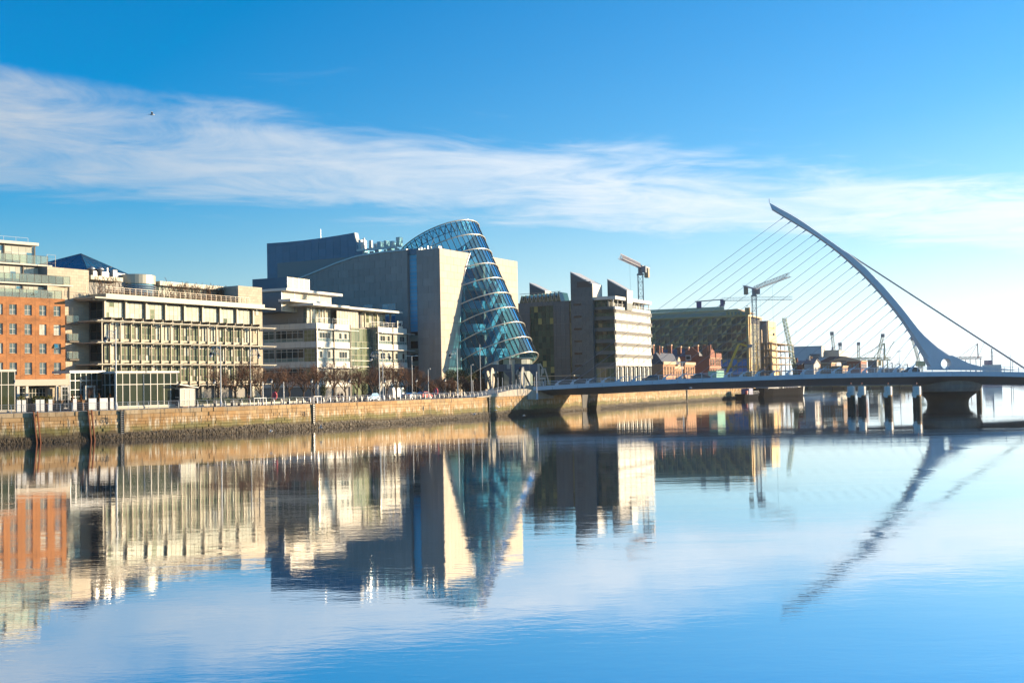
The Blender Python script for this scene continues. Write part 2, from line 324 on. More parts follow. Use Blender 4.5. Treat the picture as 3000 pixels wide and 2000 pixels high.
# --- quay wall: backing, coping stones, courses of stones, sea weed
def stone_mat(name, base):
    m=bpy.data.materials.new(name); m.use_nodes=True; nt=m.node_tree; N=nt.nodes; L=nt.links; b=N['Principled BSDF']; b.inputs['Roughness'].default_value=.85
    g=N.new('ShaderNodeNewGeometry'); oi=N.new('ShaderNodeObjectInfo')
    def nz(sc,st,det=6,rough=.6):
        mp=N.new('ShaderNodeMapping'); mp.inputs['Scale'].default_value=st; L.new(g.outputs['Position'],mp.inputs[0]); t=N.new('ShaderNodeTexNoise'); t.inputs['Scale'].default_value=sc; t.inputs['Detail'].default_value=det; t.inputs['Roughness'].default_value=rough; L.new(mp.outputs[0],t.inputs['Vector']); return t.outputs[0]
    ad=N.new('ShaderNodeMath'); ad.operation='ADD'; L.new(oi.outputs['Random'],ad.inputs[0]); L.new(g.outputs['Random Per Island'],ad.inputs[1]); fr=N.new('ShaderNodeMath'); fr.operation='FRACT'; L.new(ad.outputs[0],fr.inputs[0])
    cr=N.new('ShaderNodeValToRGB'); e=cr.color_ramp.elements; e[0].position=0; e[0].color=(*[c*.78 for c in base],1); e[1].position=1; e[1].color=(*[min(.62,c*1.2) for c in base],1)
    x=e.new(.3); x.color=(base[0]*1.0,base[1]*.86,base[2]*.66,1); x=e.new(.62); x.color=(*base,1); L.new(fr.outputs[0],cr.inputs[0]); cur=cr.outputs[0]
    def mixc(cur,col,fac):
        mx=N.new('ShaderNodeMix'); mx.data_type='RGBA'; L.new(fac,mx.inputs[0]); L.new(cur,mx.inputs[6]); mx.inputs[7].default_value=(*col,1); return mx.outputs[2]
    def rng(v,a,c,lo=0,hi=1):
        r=N.new('ShaderNodeMapRange'); r.interpolation_type='SMOOTHSTEP'; L.new(v,r.inputs[0]); r.inputs[1].default_value=a; r.inputs[2].default_value=c; r.inputs[3].default_value=lo; r.inputs[4].default_value=hi; return r.outputs[0]
    def mul(a,c):
        k=N.new('ShaderNodeMath'); k.operation='MULTIPLY'; L.new(a,k.inputs[0]); L.new(c,k.inputs[1]); return k.outputs[0]
    cur=mixc(cur,(.30,.17,.06),rng(nz(.35,(1,1,1.3)),.44,.64,0,.75))         # iron staining
    sp0=N.new('ShaderNodeSeparateXYZ'); L.new(g.outputs['Position'],sp0.inputs[0])
    cur=mixc(cur,(.64,.57,.44),mul(rng(nz(1.7,(1.5,1.5,.16)),.5,.6,0,.85),rng(sp0.outputs[2],3.3,2.3,.12,1)))       # pale lime runs, thickest in the lower courses
    cur=mixc(cur,(.10,.085,.06),rng(nz(2.2,(1.2,1.2,.2)),.53,.68,0,.8))      # dark runs
    sp=N.new('ShaderNodeSeparateXYZ'); L.new(g.outputs['Position'],sp.inputs[0]); zz=N.new('ShaderNodeMath'); zz.operation='MULTIPLY_ADD'; L.new(nz(.4,(1,1,.4)),zz.inputs[0]); zz.inputs[1].default_value=1.6; L.new(sp.outputs[2],zz.inputs[2])
    cur=mixc(cur,(.13,.125,.035),mul(rng(zz.outputs[0],3.15,2.5,0,.88),rng(nz(.22,(1,1,1)),.34,.55,.35,1)))   # green algae below the tide line
    cur=mixc(cur,(.07,.052,.028),rng(zz.outputs[0],2.2,1.65,0,.94))
    L.new(cur,b.inputs['Base Color'])
    bp=N.new('ShaderNodeBump'); bp.inputs['Distance'].default_value=.02; bp.inputs['Strength'].default_value=1; L.new(nz(5,(1,1,1)),bp.inputs['Height']); L.new(bp.outputs[0],b.inputs['Normal'])
    return m
m_stone=stone_mat('quay_stone',(.41,.275,.135)); m_cope=stone_mat('coping_stone',(.36,.28,.175)); m_joint=mat('wall_core',(.17,.125,.075),.95)
WALL=thing('quay_wall','long stained granite quay wall along the far river bank','quay wall',(QV[2].x,QV[2].y,0)); WO=Vector((QV[2].x,QV[2].y,0))
s_a,s_b=quay_s(-60),quay_s(2240)
a=edge_line(.26,G0-.02,s_a,s_b,110); b=edge_line(.1,-1.2,s_a,s_b,110); n=len(a)
obj('core',[p-WO for p in a+b],[(i,n+i,n+i+1,i+1) for i in range(n-1)],m_joint,WALL)
joined=MB(); parts=0; shared={}
rg=random.Random(3)
courses=[(3.55,4.2,1.7,.0),(2.95,3.55,1.5,.05),(2.5,2.95,1.15,.07),(2.08,2.5,1.0,.08),(1.66,2.08,1.0,.09),(1.22,1.66,1.05,.11),(.78,1.22,1.05,.12),(.3,.78,1.1,.14),(-.2,.3,1.2,.16)]
for ci,(z0,z1,ln,bat) in enumerate(courses):
    s=s_a+rg.random(); k=0
    while s<s_b:
        big=1 if s<QL[7] else 1.6
        w=ln*rg.choice((.45,.6,.8,1,1.2,1.6,2.0))*big; w=round(w/.15)*.15; p,d,ni=quay(s+w/2,.1-bat+rg.uniform(-.018,.018)); an=math.atan2(d.y,d.x)
        nm='coping_stone' if ci==0 else 'stone'; mt=m_cope if ci==0 else m_stone; dep=.5
        px=1500+FPX*p.x/max(1,p.y)
        if parts<300 and 0<px<760 and ci<7 and (ci<3 or rg.random()<.75):
            key=(w,ci)
            if key not in shared:
                h=(z1-z0-.02)/2; x=w/2-.008; V=cube_v(-x,x,0,dep,-h,h); V=[(a+(0 if y>.1 else -math.copysign(.015,a)),y,c+(0 if y>.1 else -math.copysign(.012,c))) for a,y,c in V]; shared[key]=mesh(nm,V,CF,mt)
            o=bpy.data.objects.new(nm,shared[key]); o.location=(p.x-WO.x,p.y-WO.y,(z0+z1)/2); o.rotation_euler=(0,0,an); link(o,WALL); parts+=1
        else:
            h=(z1-z0-.02)/2; x=w/2-.008; cz=(z0+z1)/2; V=[]
            for a,y,c in cube_v(-x,x,0,dep,-h,h):
                if y<.1: a-=math.copysign(.015,a); c-=math.copysign(.012,c)
                q=p+d*a+ni*y; V.append((q.x-WO.x,q.y-WO.y,cz+c))
            joined.add(V,[CF[2],CF[1],CF[3],CF[5],CF[0]])
        s+=w
tag(joined.obj('stones',m_stone,WALL),kind='stuff')
# sea weed clinging to the foot of the wall
m_weed=mat('bladder_wrack',(.038,.025,.009),.6,isl=.8,hue=(.10,.066,.03))
mb=MB(); s=s_a
while s<s_b:
    p,d,ni=quay(s,-.1); far=s>QL[8]; hmax=.92+.5*(math.sin(s*.31)*.3+math.sin(s*.083+2)*.4+rg.uniform(-.25,.35))
    if far: hmax*=.8
    for k in range(10):
        z=rg.uniform(-.05,max(.15,hmax)); off=rg.uniform(-.14,.02)-.1*(1-z); w=rg.uniform(.03,.065); l=rg.uniform(.2,.5); q=p+d*rg.uniform(-.2,.2)+ni*off
        t=d*w; o2=ni*(-rg.uniform(.03,.16)); V=[q-t,q+t,q+t*.6+o2,q-t*.6+o2]; zz=[z,z,z-l,z-l*.8]
        mb.add([(v.x,v.y,max(-.05,c)) for v,c in zip(V,zz)],[(0,1,2,3)])
    s+=.12 if not far else .2
tag(mb.obj('seaweed',m_weed),label='brown seaweed hanging along the foot of the quay wall',cat='seaweed',kind='stuff')
# --- far wharf wall under the bridge
fw=thing('wharf_wall','distant low wharf wall streaked green, seen under the bridge deck','quay wall',(222,631,0)); mb=MB()
rg2=random.Random(5); A=Vector((175,760,0)); B=Vector((222,636,0)); n_=26
for i in range(n_):
    p=A.lerp(B,i/n_)-Vector((222,631,0)); q=A.lerp(B,(i+.96)/n_)-Vector((222,631,0)); o=Vector((-.9,-.35,0))*rg2.uniform(0,.5)
    mb=MB(); mb.add([(p.x+o.x,p.y+o.y,-.5),(q.x+o.x,q.y+o.y,-.5),(q.x+3,q.y+2,-.5),(p.x+3,p.y+2,-.5),(p.x+o.x,p.y+o.y,3.4),(q.x+o.x,q.y+o.y,3.4),(q.x+3,q.y+2,3.4),(p.x+3,p.y+2,3.4)],CF); mb.obj('panel',m_stone,fw)
# ================================================================== QUAYSIDE: railing, fender piles, ladders, ramp
m_rail=mat('galvanised_steel',(.55,.54,.52),.35,metal=.75)
m_post=mat('dark_cast_post',(.16,.15,.14),.4,metal=.6)
def ramp_z(s):       # quay level: climbs a ramp to the bridge
    t=(s-S_R0)/(S_R1-S_R0); t=max(0,min(1,t)); return G0+1.35*t*t*(3-2*t)
S_R0,S_R1=quay_s(1395),quay_s(1522)
rl=thing('quay_railing','long steel railing with curved posts along the quay edge','railing',QV[2]+Vector((0,0,G0))); RO_=QV[2]+Vector((0,0,G0))
s0,s1=quay_s(-40),quay_s(1524); n=int((s1-s0)/1.62); prof=[(-.04,0),(-.09,.3),(-.09,.6),(0,.95),(.14,1.13)]
base=None
for k in range(n+1):
    s=s0+(s1-s0)*k/n; p,d,ni=quay(s,.35); z=ramp_z(s); an=math.atan2(d.y,d.x)
    if base is None:
        mb=MB(); mb.tube([(0,a,b) for a,b in prof],[.05,.045,.04,.035,.03],5); base=mb.obj('post',m_rail,None,smooth=False); me=base.data; bpy.data.objects.remove(base); base=me
    o=bpy.data.objects.new('post',base); o.location=(p.x-RO_.x,p.y-RO_.y,z-RO_.z); o.rotation_euler=(0,0,an); link(o,rl)
for off,h in ((.48,1.13),(.33,.86),(.27,.6),(.26,.34)):
    pts=[]
    for k in range(n+1):
        s=s0+(s1-s0)*k/n; p,_,_=quay(s,off); pts.append((p.x-RO_.x,p.y-RO_.y,ramp_z(s)+h-RO_.z))
    mb=MB(); mb.tube(pts,.03 if h>1 else .018,5); mb.obj('rail',m_rail,rl)
# white loop barriers standing in the railing line
for px,lab in ((762,'white tubular gate frame in the quay railing left of the bare trees'),(930,'low white tubular frame by the quay railing beside the ladder')):
    s=quay_s(px,.9); p,d,ni=quay(s,.9,G0); t=thing('gate_frame',lab,'barrier',p,math.atan2(d.y,d.x)); mb=MB(); w=1.25 if px<800 else .9
    [MB().bar((x,0,0),(x,0,1.15),.08).obj('upright',mat('white_paint',(.8,.8,.78),.4),t) for x in (-w,0,w)]; mb=MB(); mb.bar((-w-.04,0,1.19),(w+.04,0,1.19),.08); mb.obj('top_bar',MATS['white_paint'],t)
# rusty fender piles leaning on the wall
m_rust=mat('rusty_steel',(.24,.085,.035),.8,var=.3,vscale=2.5,wear=.5)
for px,lab in ((104,'pair of rusty steel fender piles on the quay wall, left one'),(263,'pair of rusty steel fender piles on the quay wall beside the restaurant')):
    s=quay_s(px,-.3); p,d,ni=quay(s,-.3,0); t=thing('fender_pile',lab,'pile',p,math.atan2(d.y,d.x))
    for dx in (-.28,.22):
        mb=MB(); mb.box(dx-.06,dx+.06,-.14,-.1,-1,G0+.15); mb.box(dx-.1,dx+.1,-.1,-.06,-1,G0+.15); mb.box(dx-.02,dx+.02,-.06,.26,-1,G0+.15); o=mb.obj('flange_beam',m_rust,t)
        for v in o.data.vertices: v.co.x+=(G0-v.co.z)*.09; v.co.y-=(G0-v.co.z)*.03
    mb=MB(); mb.box(-.34,.3,-.02,.5,G0-.45,G0-.3); mb.obj('cleat',m_rust,t)
# ladders, each over a black strip painted as the shade of its slot
m_black=mat('black_iron_and_shade',(.02,.02,.02),.7)
for px,lab in ((357,'black iron ladder on the quay wall below the glass restaurant'),(918,'black iron ladder on the quay wall below the white offices'),(1433,'black iron ladder on the quay wall beside the bridge ramp'),(2012,'black iron ladder on the quay wall beyond the bridge')):
    s=quay_s(px,-.1); p,d,ni=quay(s,-.12,0); t=thing('quay_ladder',lab,'ladder',p,math.atan2(d.y,d.x))
    for dx in (-.24,.24):
        mb=MB(); mb.box(dx-.05,dx+.05,-.12,.04,-.6,G0); mb.obj('stile',m_black,t)
    mb=MB(); mb.box(-.23,.23,-.03,.0,-.6,G0-.1); mb.obj('slot',m_black,t)
    for k in range(13): box(t,'rung',m_rail,-.19,.19,-.1,-.06,.2+k*.31,.24+k*.31)
# mooring ring recesses
for px,zc,lab in ((308,2.75,'square mooring recess in the quay wall between the rusty piles and the ladder'),(888,2.5,'square mooring recess in the quay wall just left of the ladder below the white offices'),(1238,2.55,'square mooring recess with chain in the wall near the cars')):
    s=quay_s(px,-.1); p,d,ni=quay(s,-.06,zc); t=thing('mooring_recess',lab,'mooring ring',p,math.atan2(d.y,d.x))
    mb=MB(); mb.box(.3,.42,-.02,.02,-.42,.42); mb.box(-.42,.42,-.02,.02,.38,.44); mb.obj('frame',m_black,t); mb=MB(); mb.lathe([(.2,-.03),(.26,0),(.2,.03)],n=14); o=mb.obj('ring',m_black,t); o.rotation_euler=(math.pi/2,0,0); o.location=(-.1,-.1,0)
# concrete ramp and abutment rising to the bridge
m_conc=mat('pale_concrete',(.46,.41,.33),.85,var=.12,vscale=.8,wear=.25)
ab=thing('bridge_abutment','pale concrete ramp wall rising to the bridge end','abutment',quay(S_R0,0,G0)[0]); AO=Vector(ab.location)
V=[];F=[];n=16
for k in range(n+1):
    s=S_R0+(S_R1+4-S_R0)*k/n; z=ramp_z(s); 
    for off,zz in ((-.12,G0-.02),(-.12,z+.12),(.45,z+.12),(.45,z),(6,z),(6,G0-.05)):
        p=quay(s,off,zz)[0]-AO; V.append(p)
for k in range(n):
    for j in range(5): F.append((k*6+j,k*6+j+1,k*6+6+j+1,k*6+6+j))
obj('ramp_wall',V,F,m_conc,ab)
p,d,ni=quay(S_R1+4,-.2,0); p2,_,_=quay(S_R1+13,-.2,0)
mb=MB(); q0=quay(S_R1+3.5,-.22,0)[0]-AO; q1=quay(S_R1+17,-.22,0)[0]-AO; q2=q1+Vector((-6,2,0)); q3=q0+Vector((-6,2,0)); q0.z=q1.z=q2.z=q3.z=0
mb.add([(q0.x,q0.y,-.9),(q1.x,q1.y,-.9),(q2.x,q2.y,-.9),(q3.x,q3.y,-.9),(q0.x,q0.y,1.35),(q1.x,q1.y,.5),(q2.x,q2.y,.5),(q3.x,q3.y,1.35)],CF); mb.obj('bearing_block',m_conc,ab)
mb=MB(); a_=at_y(1497,1130,262)-AO; mb.box(a_.x,a_.x+2.6,a_.y+1,a_.y+7,-.2,2.35); mb.obj('parapet_block',m_conc,ab)
mb=MB(); mb.box(a_.x+3.4,a_.x+5.0,a_.y-.2,a_.y+7,-.6,2.2); mb.obj('parapet_block',m_conc,ab)
# stair buttress below the bridge
s=quay_s(1737,-1); p,d,ni=quay(s,0,0); t=thing('stone_buttress','weed covered stone buttress beside the dark stair slot under the bridge','buttress',p,math.atan2(d.y,d.x))
mb=MB(); mb.prism([(-1.2,-.6),(2.0,-.6),(1.5,G0-.1),(.6,G0-.1)],-2.2,.2); mb.obj('masonry',m_stone,t)
mb=MB(); mb.box(-5,-1.2,-.14,-.02,-.4,G0-.2); mb.obj('slot',m_black,t)  # flat black sheet painted as the shade inside the stair recess
# ================================================================== BUILDING PIECES
def glazing(par, name, mf, mg, a0,a1,z0,z1, nx,ny, pl, ax='f', bar=.07, dep=.1, rows=None, rel=(0,0,0), mg2=None, pane='pane', edge=None, pick=None):
    """a window or glazed bay: a frame (part) with one pane (sub-part) per field; ax 'f' lies in the front plane y=pl, 's' in the side plane x=pl"""
    a0,a1=min(a0,a1),max(a0,a1); w,h=a1-a0,z1-z0; e=edge if edge is not None else bar; rows=rows or [1]*ny; tot=sum(rows); zs=[0]
    for r in rows: zs.append(zs[-1]+h*r/tot)
    key=('gl',round(w,3),round(h,3),nx,tuple(rows),bar,dep,ax,mf.name,e)
    if key not in CACHE:
        mb=MB(); B=(lambda x0,x1,y0,y1,c0,c1: mb.box(x0,x1,y0,y1,c0,c1)) if ax=='f' else (lambda x0,x1,y0,y1,c0,c1: mb.box(y0,y1,x0,x1,c0,c1))
        B(-w/2,-w/2+e,-dep/2,dep/2,-h/2,h/2); B(w/2-e,w/2,-dep/2,dep/2,-h/2,h/2)
        for k,z in enumerate(zs):
            t=e if k in (0,ny) else bar; z_=-h/2+z-(0 if k==0 else (t if k==ny else t/2)); B(-w/2+e,w/2-e,-dep/2+.004,dep/2-.004,z_,z_+t)
        for k in range(1,nx): x=-w/2+w*k/nx; B(x-bar/2,x+bar/2,-dep/2+.002,dep/2-.002,-h/2+e,h/2-e)
        CACHE[key]=mesh(name,mb.V,mb.F,mf)
    o=bpy.data.objects.new(name,CACHE[key]); c=((a0+a1)/2,pl,(z0+z1)/2) if ax=='f' else (pl,(a0+a1)/2,(z0+z1)/2); o.location=(c[0]-rel[0],c[1]-rel[1],c[2]-rel[2]); link(o,par)
    for i in range(nx):
        for j in range(ny):
            x0=-w/2+w*i/nx+bar*.45; x1=-w/2+w*(i+1)/nx-bar*.45; b0=-h/2+zs[j]+bar*.45; b1=-h/2+zs[j+1]-bar*.45; m=mg
            if pick: m=pick(i,j) or mg
            elif mg2 and RND.random()<mg2[1]: m=mg2[0]
            if m is None: continue
            if ax=='f': box(o,pane,m,x0,x1,-.012,.012,b0,b1)
            else: box(o,pane,m,-.012,.012,x0,x1,b0,b1)
    return o
def tiles(par,name,m,a0,a1,z0,z1,tw,th,pl,ax='f',thick=.06,gap=.025,bond=.5,top=None,limit=10**6,stuff=None,seed=1):
    """cladding: every slab its own part; top(a) cuts the field off along a slanted or curved edge; pieces past the limit go to one 'stuff' mesh"""
    rg=random.Random(seed); nrow=int(math.ceil((z1-z0)/th-.01)); cnt=0; mb=MB()
    for r in range(nrow):
        b0=z0+r*th; b1=min(z1,b0+th); x=a0-(tw*bond if r%2 else 0)
        while x<a1-.01:
            c0=max(a0,x); c1=min(a1,x+tw); x+=tw
            if c1-c0<.08: continue
            g=gap/2; p0,p1,q0,q1=c0+g,c1-g,b0+g,b1-g; tl=tr=q1
            if top:
                tl=min(q1,top(p0)-g); tr=min(q1,top(p1)-g)
                if tl<q0+.02 and tr<q0+.02: continue
                tl=max(tl,q0); tr=max(tr,q0)
            sh=rg.uniform(-.004,.004)
            if cnt<limit:
                if tl==tr==q1:
                    if ax=='f': box(par,name,m,p0,p1,pl-thick+sh,pl+sh,q0,q1)
                    else: box(par,name,m,pl-thick+sh,pl+sh,p0,p1,q0,q1)
                else: MB().prism([(p0,q0),(p1,q0),(p1,tr),(p0,tl)],pl-thick,pl,'y' if ax=='f' else 'x').obj(name,m,par)
                cnt+=1
            else: mb.prism([(p0,q0),(p1,q0),(p1,tr),(p0,tl)],pl-thick,pl,'y' if ax=='f' else 'x')
    if mb.V: tag(mb.obj(stuff or name+'_field',m,par),kind='stuff')
    return cnt
def rail(par,name,m,pts,h=1.05,post=.035,n_rails=3,step=1.5,top=.04):
    """one balustrade: posts and rails along a path"""
    mb=MB(); 
    for p,q in zip(pts[:-1],pts[1:]):
        p=Vector(p);q=Vector(q); n=max(1,int((q-p).length/step))
        for k in range(n+1): a=p.lerp(q,k/n); mb.bar(a,a+Vector((0,0,h)),post)
        for r in range(n_rails): z=h*(r+1)/n_rails; mb.bar(p+Vector((0,0,z)),q+Vector((0,0,z)),top if r==n_rails-1 else top*.5)
    return mb.obj(name,m,par)
def glass_rail(par,mg,mr,a0,a1,pl,z,h,step,ax='f'):
    """glass balustrade: each panel a part, one rail"""
    n=max(1,round((a1-a0)/step)); mb=MB(); w=(a1-a0)/n
    for k in range(n):
        x0,x1=a0+k*w+.04,a0+(k+1)*w-.04
        if ax=='f': box(par,'glass_panel',mg,x0,x1,pl-.012,pl+.012,z+.06,z+h)
        else: box(par,'glass_panel',mg,pl-.012,pl+.012,x0,x1,z+.06,z+h)
    for k in range(n+1):
        x=a0+k*w; (mb.box(x-.03,x+.03,pl-.04,pl+.04,z,z+h+.02) if ax=='f' else mb.box(pl-.04,pl+.04,x-.03,x+.03,z,z+h+.02))
    (mb.box(a0,a1,pl-.035,pl+.035,z+h+.02,z+h+.07) if ax=='f' else mb.box(pl-.035,pl+.035,a0,a1,z+h+.02,z+h+.07))
    mb.obj('balustrade_frame',mr,par)
# shared finishes
m_frame=mat('bronze_frame',(.10,.085,.065),.45,metal=.3); m_cream=mat('cream_metal',(.36,.33,.245),.5,var=.05,vscale=.5); m_white=mat('white_cladding',(.60,.57,.50),.5,var=.04,vscale=.5,isl=.05)
m_steel=mat('grey_steel',(.33,.34,.35),.4,metal=.6); m_dark=mat('dark_void',(.015,.018,.02),.8); m_soffit=mat('soffit',(.25,.24,.22),.7)
m_gpale=glass_mat('blind_reflection_glass',(.40,.40,.33),inner=(.62,.62,.50),ior=1.7); m_ggreen=glass_mat('green_office_glass',(.04,.065,.04),inner=(.24,.27,.16),ior=1.5); m_gdark=glass_mat('dark_glass',(.010,.018,.020),inner=(.05,.065,.06),ior=1.4)  # first glass: pale colour for blinds and painted-in reflections of bright sky
m_gcafe=glass_mat('cafe_glass',(.004,.012,.010),inner=(.045,.055,.03),ior=1.28); m_gclear=glass_mat('clear_balustrade',(.40,.48,.42),transp=.7,patch=(.85,.95,.88),inner=(.55,.6,.5)); m_gteal=glass_mat('teal_spandrel',(.10,.16,.15),inner=(.22,.28,.25),ior=1.6)
m_gsky=glass_mat('sky_blue_glass',(.03,.14,.24),inner=(.05,.22,.34),ior=2.0)
# ================================================================== BRICK APARTMENTS (far left)
def brick_mat(name,base,sc=1.0):
    m=bpy.data.materials.new(name); m.use_nodes=True; nt=m.node_tree; N=nt.nodes; L=nt.links; b=N['Principled BSDF']; b.inputs['Roughness'].default_value=.85
    tc=N.new('ShaderNodeTexCoord'); mp=N.new('ShaderNodeMapping'); mp.inputs['Rotation'].default_value=(math.pi/2,0,0); L.new(tc.outputs['Object'],mp.inputs[0])
    br=N.new('ShaderNodeTexBrick'); L.new(mp.outputs[0],br.inputs['Vector']); br.inputs['Scale'].default_value=1*sc; br.inputs['Brick Width'].default_value=.225; br.inputs['Row Height'].default_value=.075; br.inputs['Mortar Size'].default_value=.008
    br.inputs['Color1'].default_value=(*base,1); br.inputs['Color2'].default_value=(base[0]*1.25,base[1]*1.3,base[2]*1.2,1); br.inputs['Mortar'].default_value=(base[0]*.7,base[1]*.8,base[2]*.9,1)
    t=N.new('ShaderNodeTexNoise'); t.inputs['Scale'].default_value=.45; t.inputs['Detail'].default_value=7; t.inputs['Roughness'].default_value=.65; g=N.new('ShaderNodeNewGeometry'); m2=N.new('ShaderNodeMapping'); m2.inputs['Scale'].default_value=(1,1,1.6); L.new(g.outputs['Position'],m2.inputs[0]); L.new(m2.outputs[0],t.inputs['Vector'])
    mr=N.new('ShaderNodeMapRange'); L.new(t.outputs[0],mr.inputs[0]); mr.inputs[1].default_value=.25; mr.inputs[2].default_value=.75; mr.inputs[3].default_value=.5; mr.inputs[4].default_value=1.4
    vm=N.new('ShaderNodeVectorMath'); vm.operation='SCALE'; L.new(br.outputs[0],vm.inputs[0]); L.new(mr.outputs[0],vm.inputs['Scale']); L.new(vm.outputs[0],b.inputs['Base Color'])
    MATS[name]=m; return m
m_brick=brick_mat('orange_brick',(.37,.145,.048)); m_joint2=mat('expansion_joint',(.15,.07,.035),.9)
m_pent=mat('penthouse_frame',(.60,.55,.45),.5)
FB=Frame(30,182,40); T=FB.thing('apartment_block','orange brick apartment block with stepped glass penthouse storeys','building')
X0=-9.0; X1=FB.front(191,990)[0]; ZT=FB.front(100,872)[1]; ZB=FB.front(100,1111)[1]; DEP=12
cols=[(-9,4),(27.6,49.6),(72.4,93.5),(116,136),(158,178)]; rows=[(892,922),(948,979.6),(1005,1035),(1061.6,1096.7)]
wx=[tuple(FB.front(p,990)[0] for p in c) for c in cols]; ww=1.22; wx=[((a+b)/2-ww/2,(a+b)/2+ww/2) for a,b in wx]; wx=[(wx[0][0]-2.35,wx[0][1]-2.35),(wx[0][0]-4.7,wx[0][1]-4.7)]+wx
wz=[(FB.front(60,b)[1],FB.front(60,a)[1]) for a,b in rows]
# wall with real openings: piers between the window columns and spandrels between the rows
mb=MB(); xs=sorted(wx); edges=[X0]+[v for c in xs for v in c]+[X1]
for i in range(0,len(edges),2): mb.box(edges[i],edges[i+1],0,.35,ZB,ZT)
zz=sorted(wz); lev=[ZB]+[v for c in zz for v in c]+[ZT]
for c in xs:
    for i in range(0,len(lev),2): mb.box(c[0],c[1],.002,.35,lev[i],lev[i+1])
mb.box(X1-.35,X1,.35,DEP,ZB,ZT); mb.obj('brick_wall',m_brick,T)
for c in xs[:-1]:
    x=c[1]+.55; box(T,'joint',m_joint2,x-.015,x+.015,-.004,.02,ZB,ZT-.02)
for c in xs:
    for z0,z1 in wz:
        pale=RND.random()<.12; glazing(T,'window',m_pent,m_gpale if pale else glass_mat('flat_glass',(.05,.085,.085),inner=(.16,.2,.2),ior=1.7),c[0],c[1],z0,z1,2,2,.2,bar=.06,dep=.08)
        box(T,'sill',m_joint2,c[0]-.05,c[1]+.05,-.05,.1,z0-.07,z0-.002)
# open casement in the third row
z0,z1=wz[2]; c=xs[-1]; o=box(T,'casement',m_gsky,c[0]+.03,c[0]+.6,-.02,.02,z1-.72,z1-.04); o.rotation_euler=(math.radians(-24),0,0); o.location.y-=.17
mb=MB(); mb.box(X0,X1+.4,-.35,DEP,ZB-1.0,ZB-.01); o=mb.obj('concrete_band',mat('concrete_band',(.52,.47,.38),.7,var=.05,vscale=.7),T)
# ground floor: columns, recessed shop glazing, white door frames
mb=MB(); mb.box(X0,X1,3.2,3.4,0,ZB-1); mb.obj('shop_wall',m_dark,T)
for px in (52,78,166,203):
    x=FB.front(px,1150)[0]; box(T,'column',m_white,x-.2,x+.2,-.2,.2,0,ZB-1.01)
glazing(T,'shopfront',m_white,m_gdark,FB.front(84,1150,1.5)[0],FB.front(163,1150,1.5)[0],.4,ZB-1.4,8,4,1.5,bar=.06)
glazing(T,'door_frame',m_white,m_gdark,FB.front(55,1150,.6)[0],FB.front(76,1150,.6)[0],.05,ZB-1.2,2,4,.6,bar=.07,edge=.16)
glazing(T,'door_frame',m_steel,m_gdark,FB.front(178,1150,-.5)[0],FB.front(202,1150,-.5)[0],.05,ZB-1.1,2,5,-.5,bar=.06,edge=.25)
# penthouse storeys
def storey(y, xr, z0, z1, npane, bal, balx, slab=.24):
    mb=MB(); mb.box(X0,xr+.35,y-.9,DEP,z1,z1+slab); mb.obj('roof_slab',m_pent,T)
    mb=MB(); mb.box(X0,xr-.1,y+.35,DEP,z0,z1); mb.obj('storey_core',m_soffit,T)
    w=(xr-X0)/npane
    for k in range(npane):
        a=X0+k*w; box(T,'column',m_frame,a-.09,a+.09,y-.25,y-.05,z0,z1); glazing(T,'window_bay',m_pent,m_gpale,a+.12,a+w-.12,z0+.02,z1-.25,4,2,y,bar=.05,rows=[2.2,1],mg2=(m_gsky,.12))
    box(T,'column',m_frame,xr-.09,xr+.09,y-.25,y-.05,z0,z1)
    if bal: glass_rail(T,m_gclear,m_frame,X0,balx,bal,z0-.1,1.35,1.22)
xA=FB.front(204,870,1.6)[0]; zA=FB.front(150,838,1.6)[1]; storey(1.6,xA-.2,ZT+.02,zA,5,.12,X1-.5)
xB=FB.front(139,800,3)[0]; zB=FB.front(100,780,3)[1]; storey(3,xB,zA+.36,zB,4,.75,FB.front(205,820,.75)[0])
xC=FB.front(100,740,4.6)[0]; zC=FB.front(60,718,4.6)[1]; storey(4.6,xC,zB+.36,zC,3,2.2,FB.front(140,760,2.2)[0],.45)
rail(T,'roof_rail',m_steel,[(X0,4.4,zC+.46),(FB.front(82,705,4.4)[0],4.4,zC+.46)],h=.75,post=.04,n_rails=1,step=2)
# glazed stair bay and balconies on the right flank
xr=FB.front(206,950,2.2)[0]; glazing(T,'glazed_bay',m_frame,m_gpale,X1+.02,xr,ZB,ZT+.6,2,14,2.2,bar=.08,mg2=(m_gdark,.4))
mb=MB(); mb.box(X1,xr,2.4,DEP,0,ZT+.6); mb.obj('stair_core',m_soffit,T)
for py0,py1 in ((924,950),(977,1003),(1031,1056)):
    a=FB.front(193,py1,1.2)[0]; b=FB.front(231,py1,1.2)[0]; z=FB.front(210,py1,1.2)[1]; box(T,'balcony_slab',m_frame,a,b,1.0,3.6,z,z+.28); glass_rail(T,m_gclear,m_frame,a+.05,b-.04,1.1,z+.28,1.15,1.2)
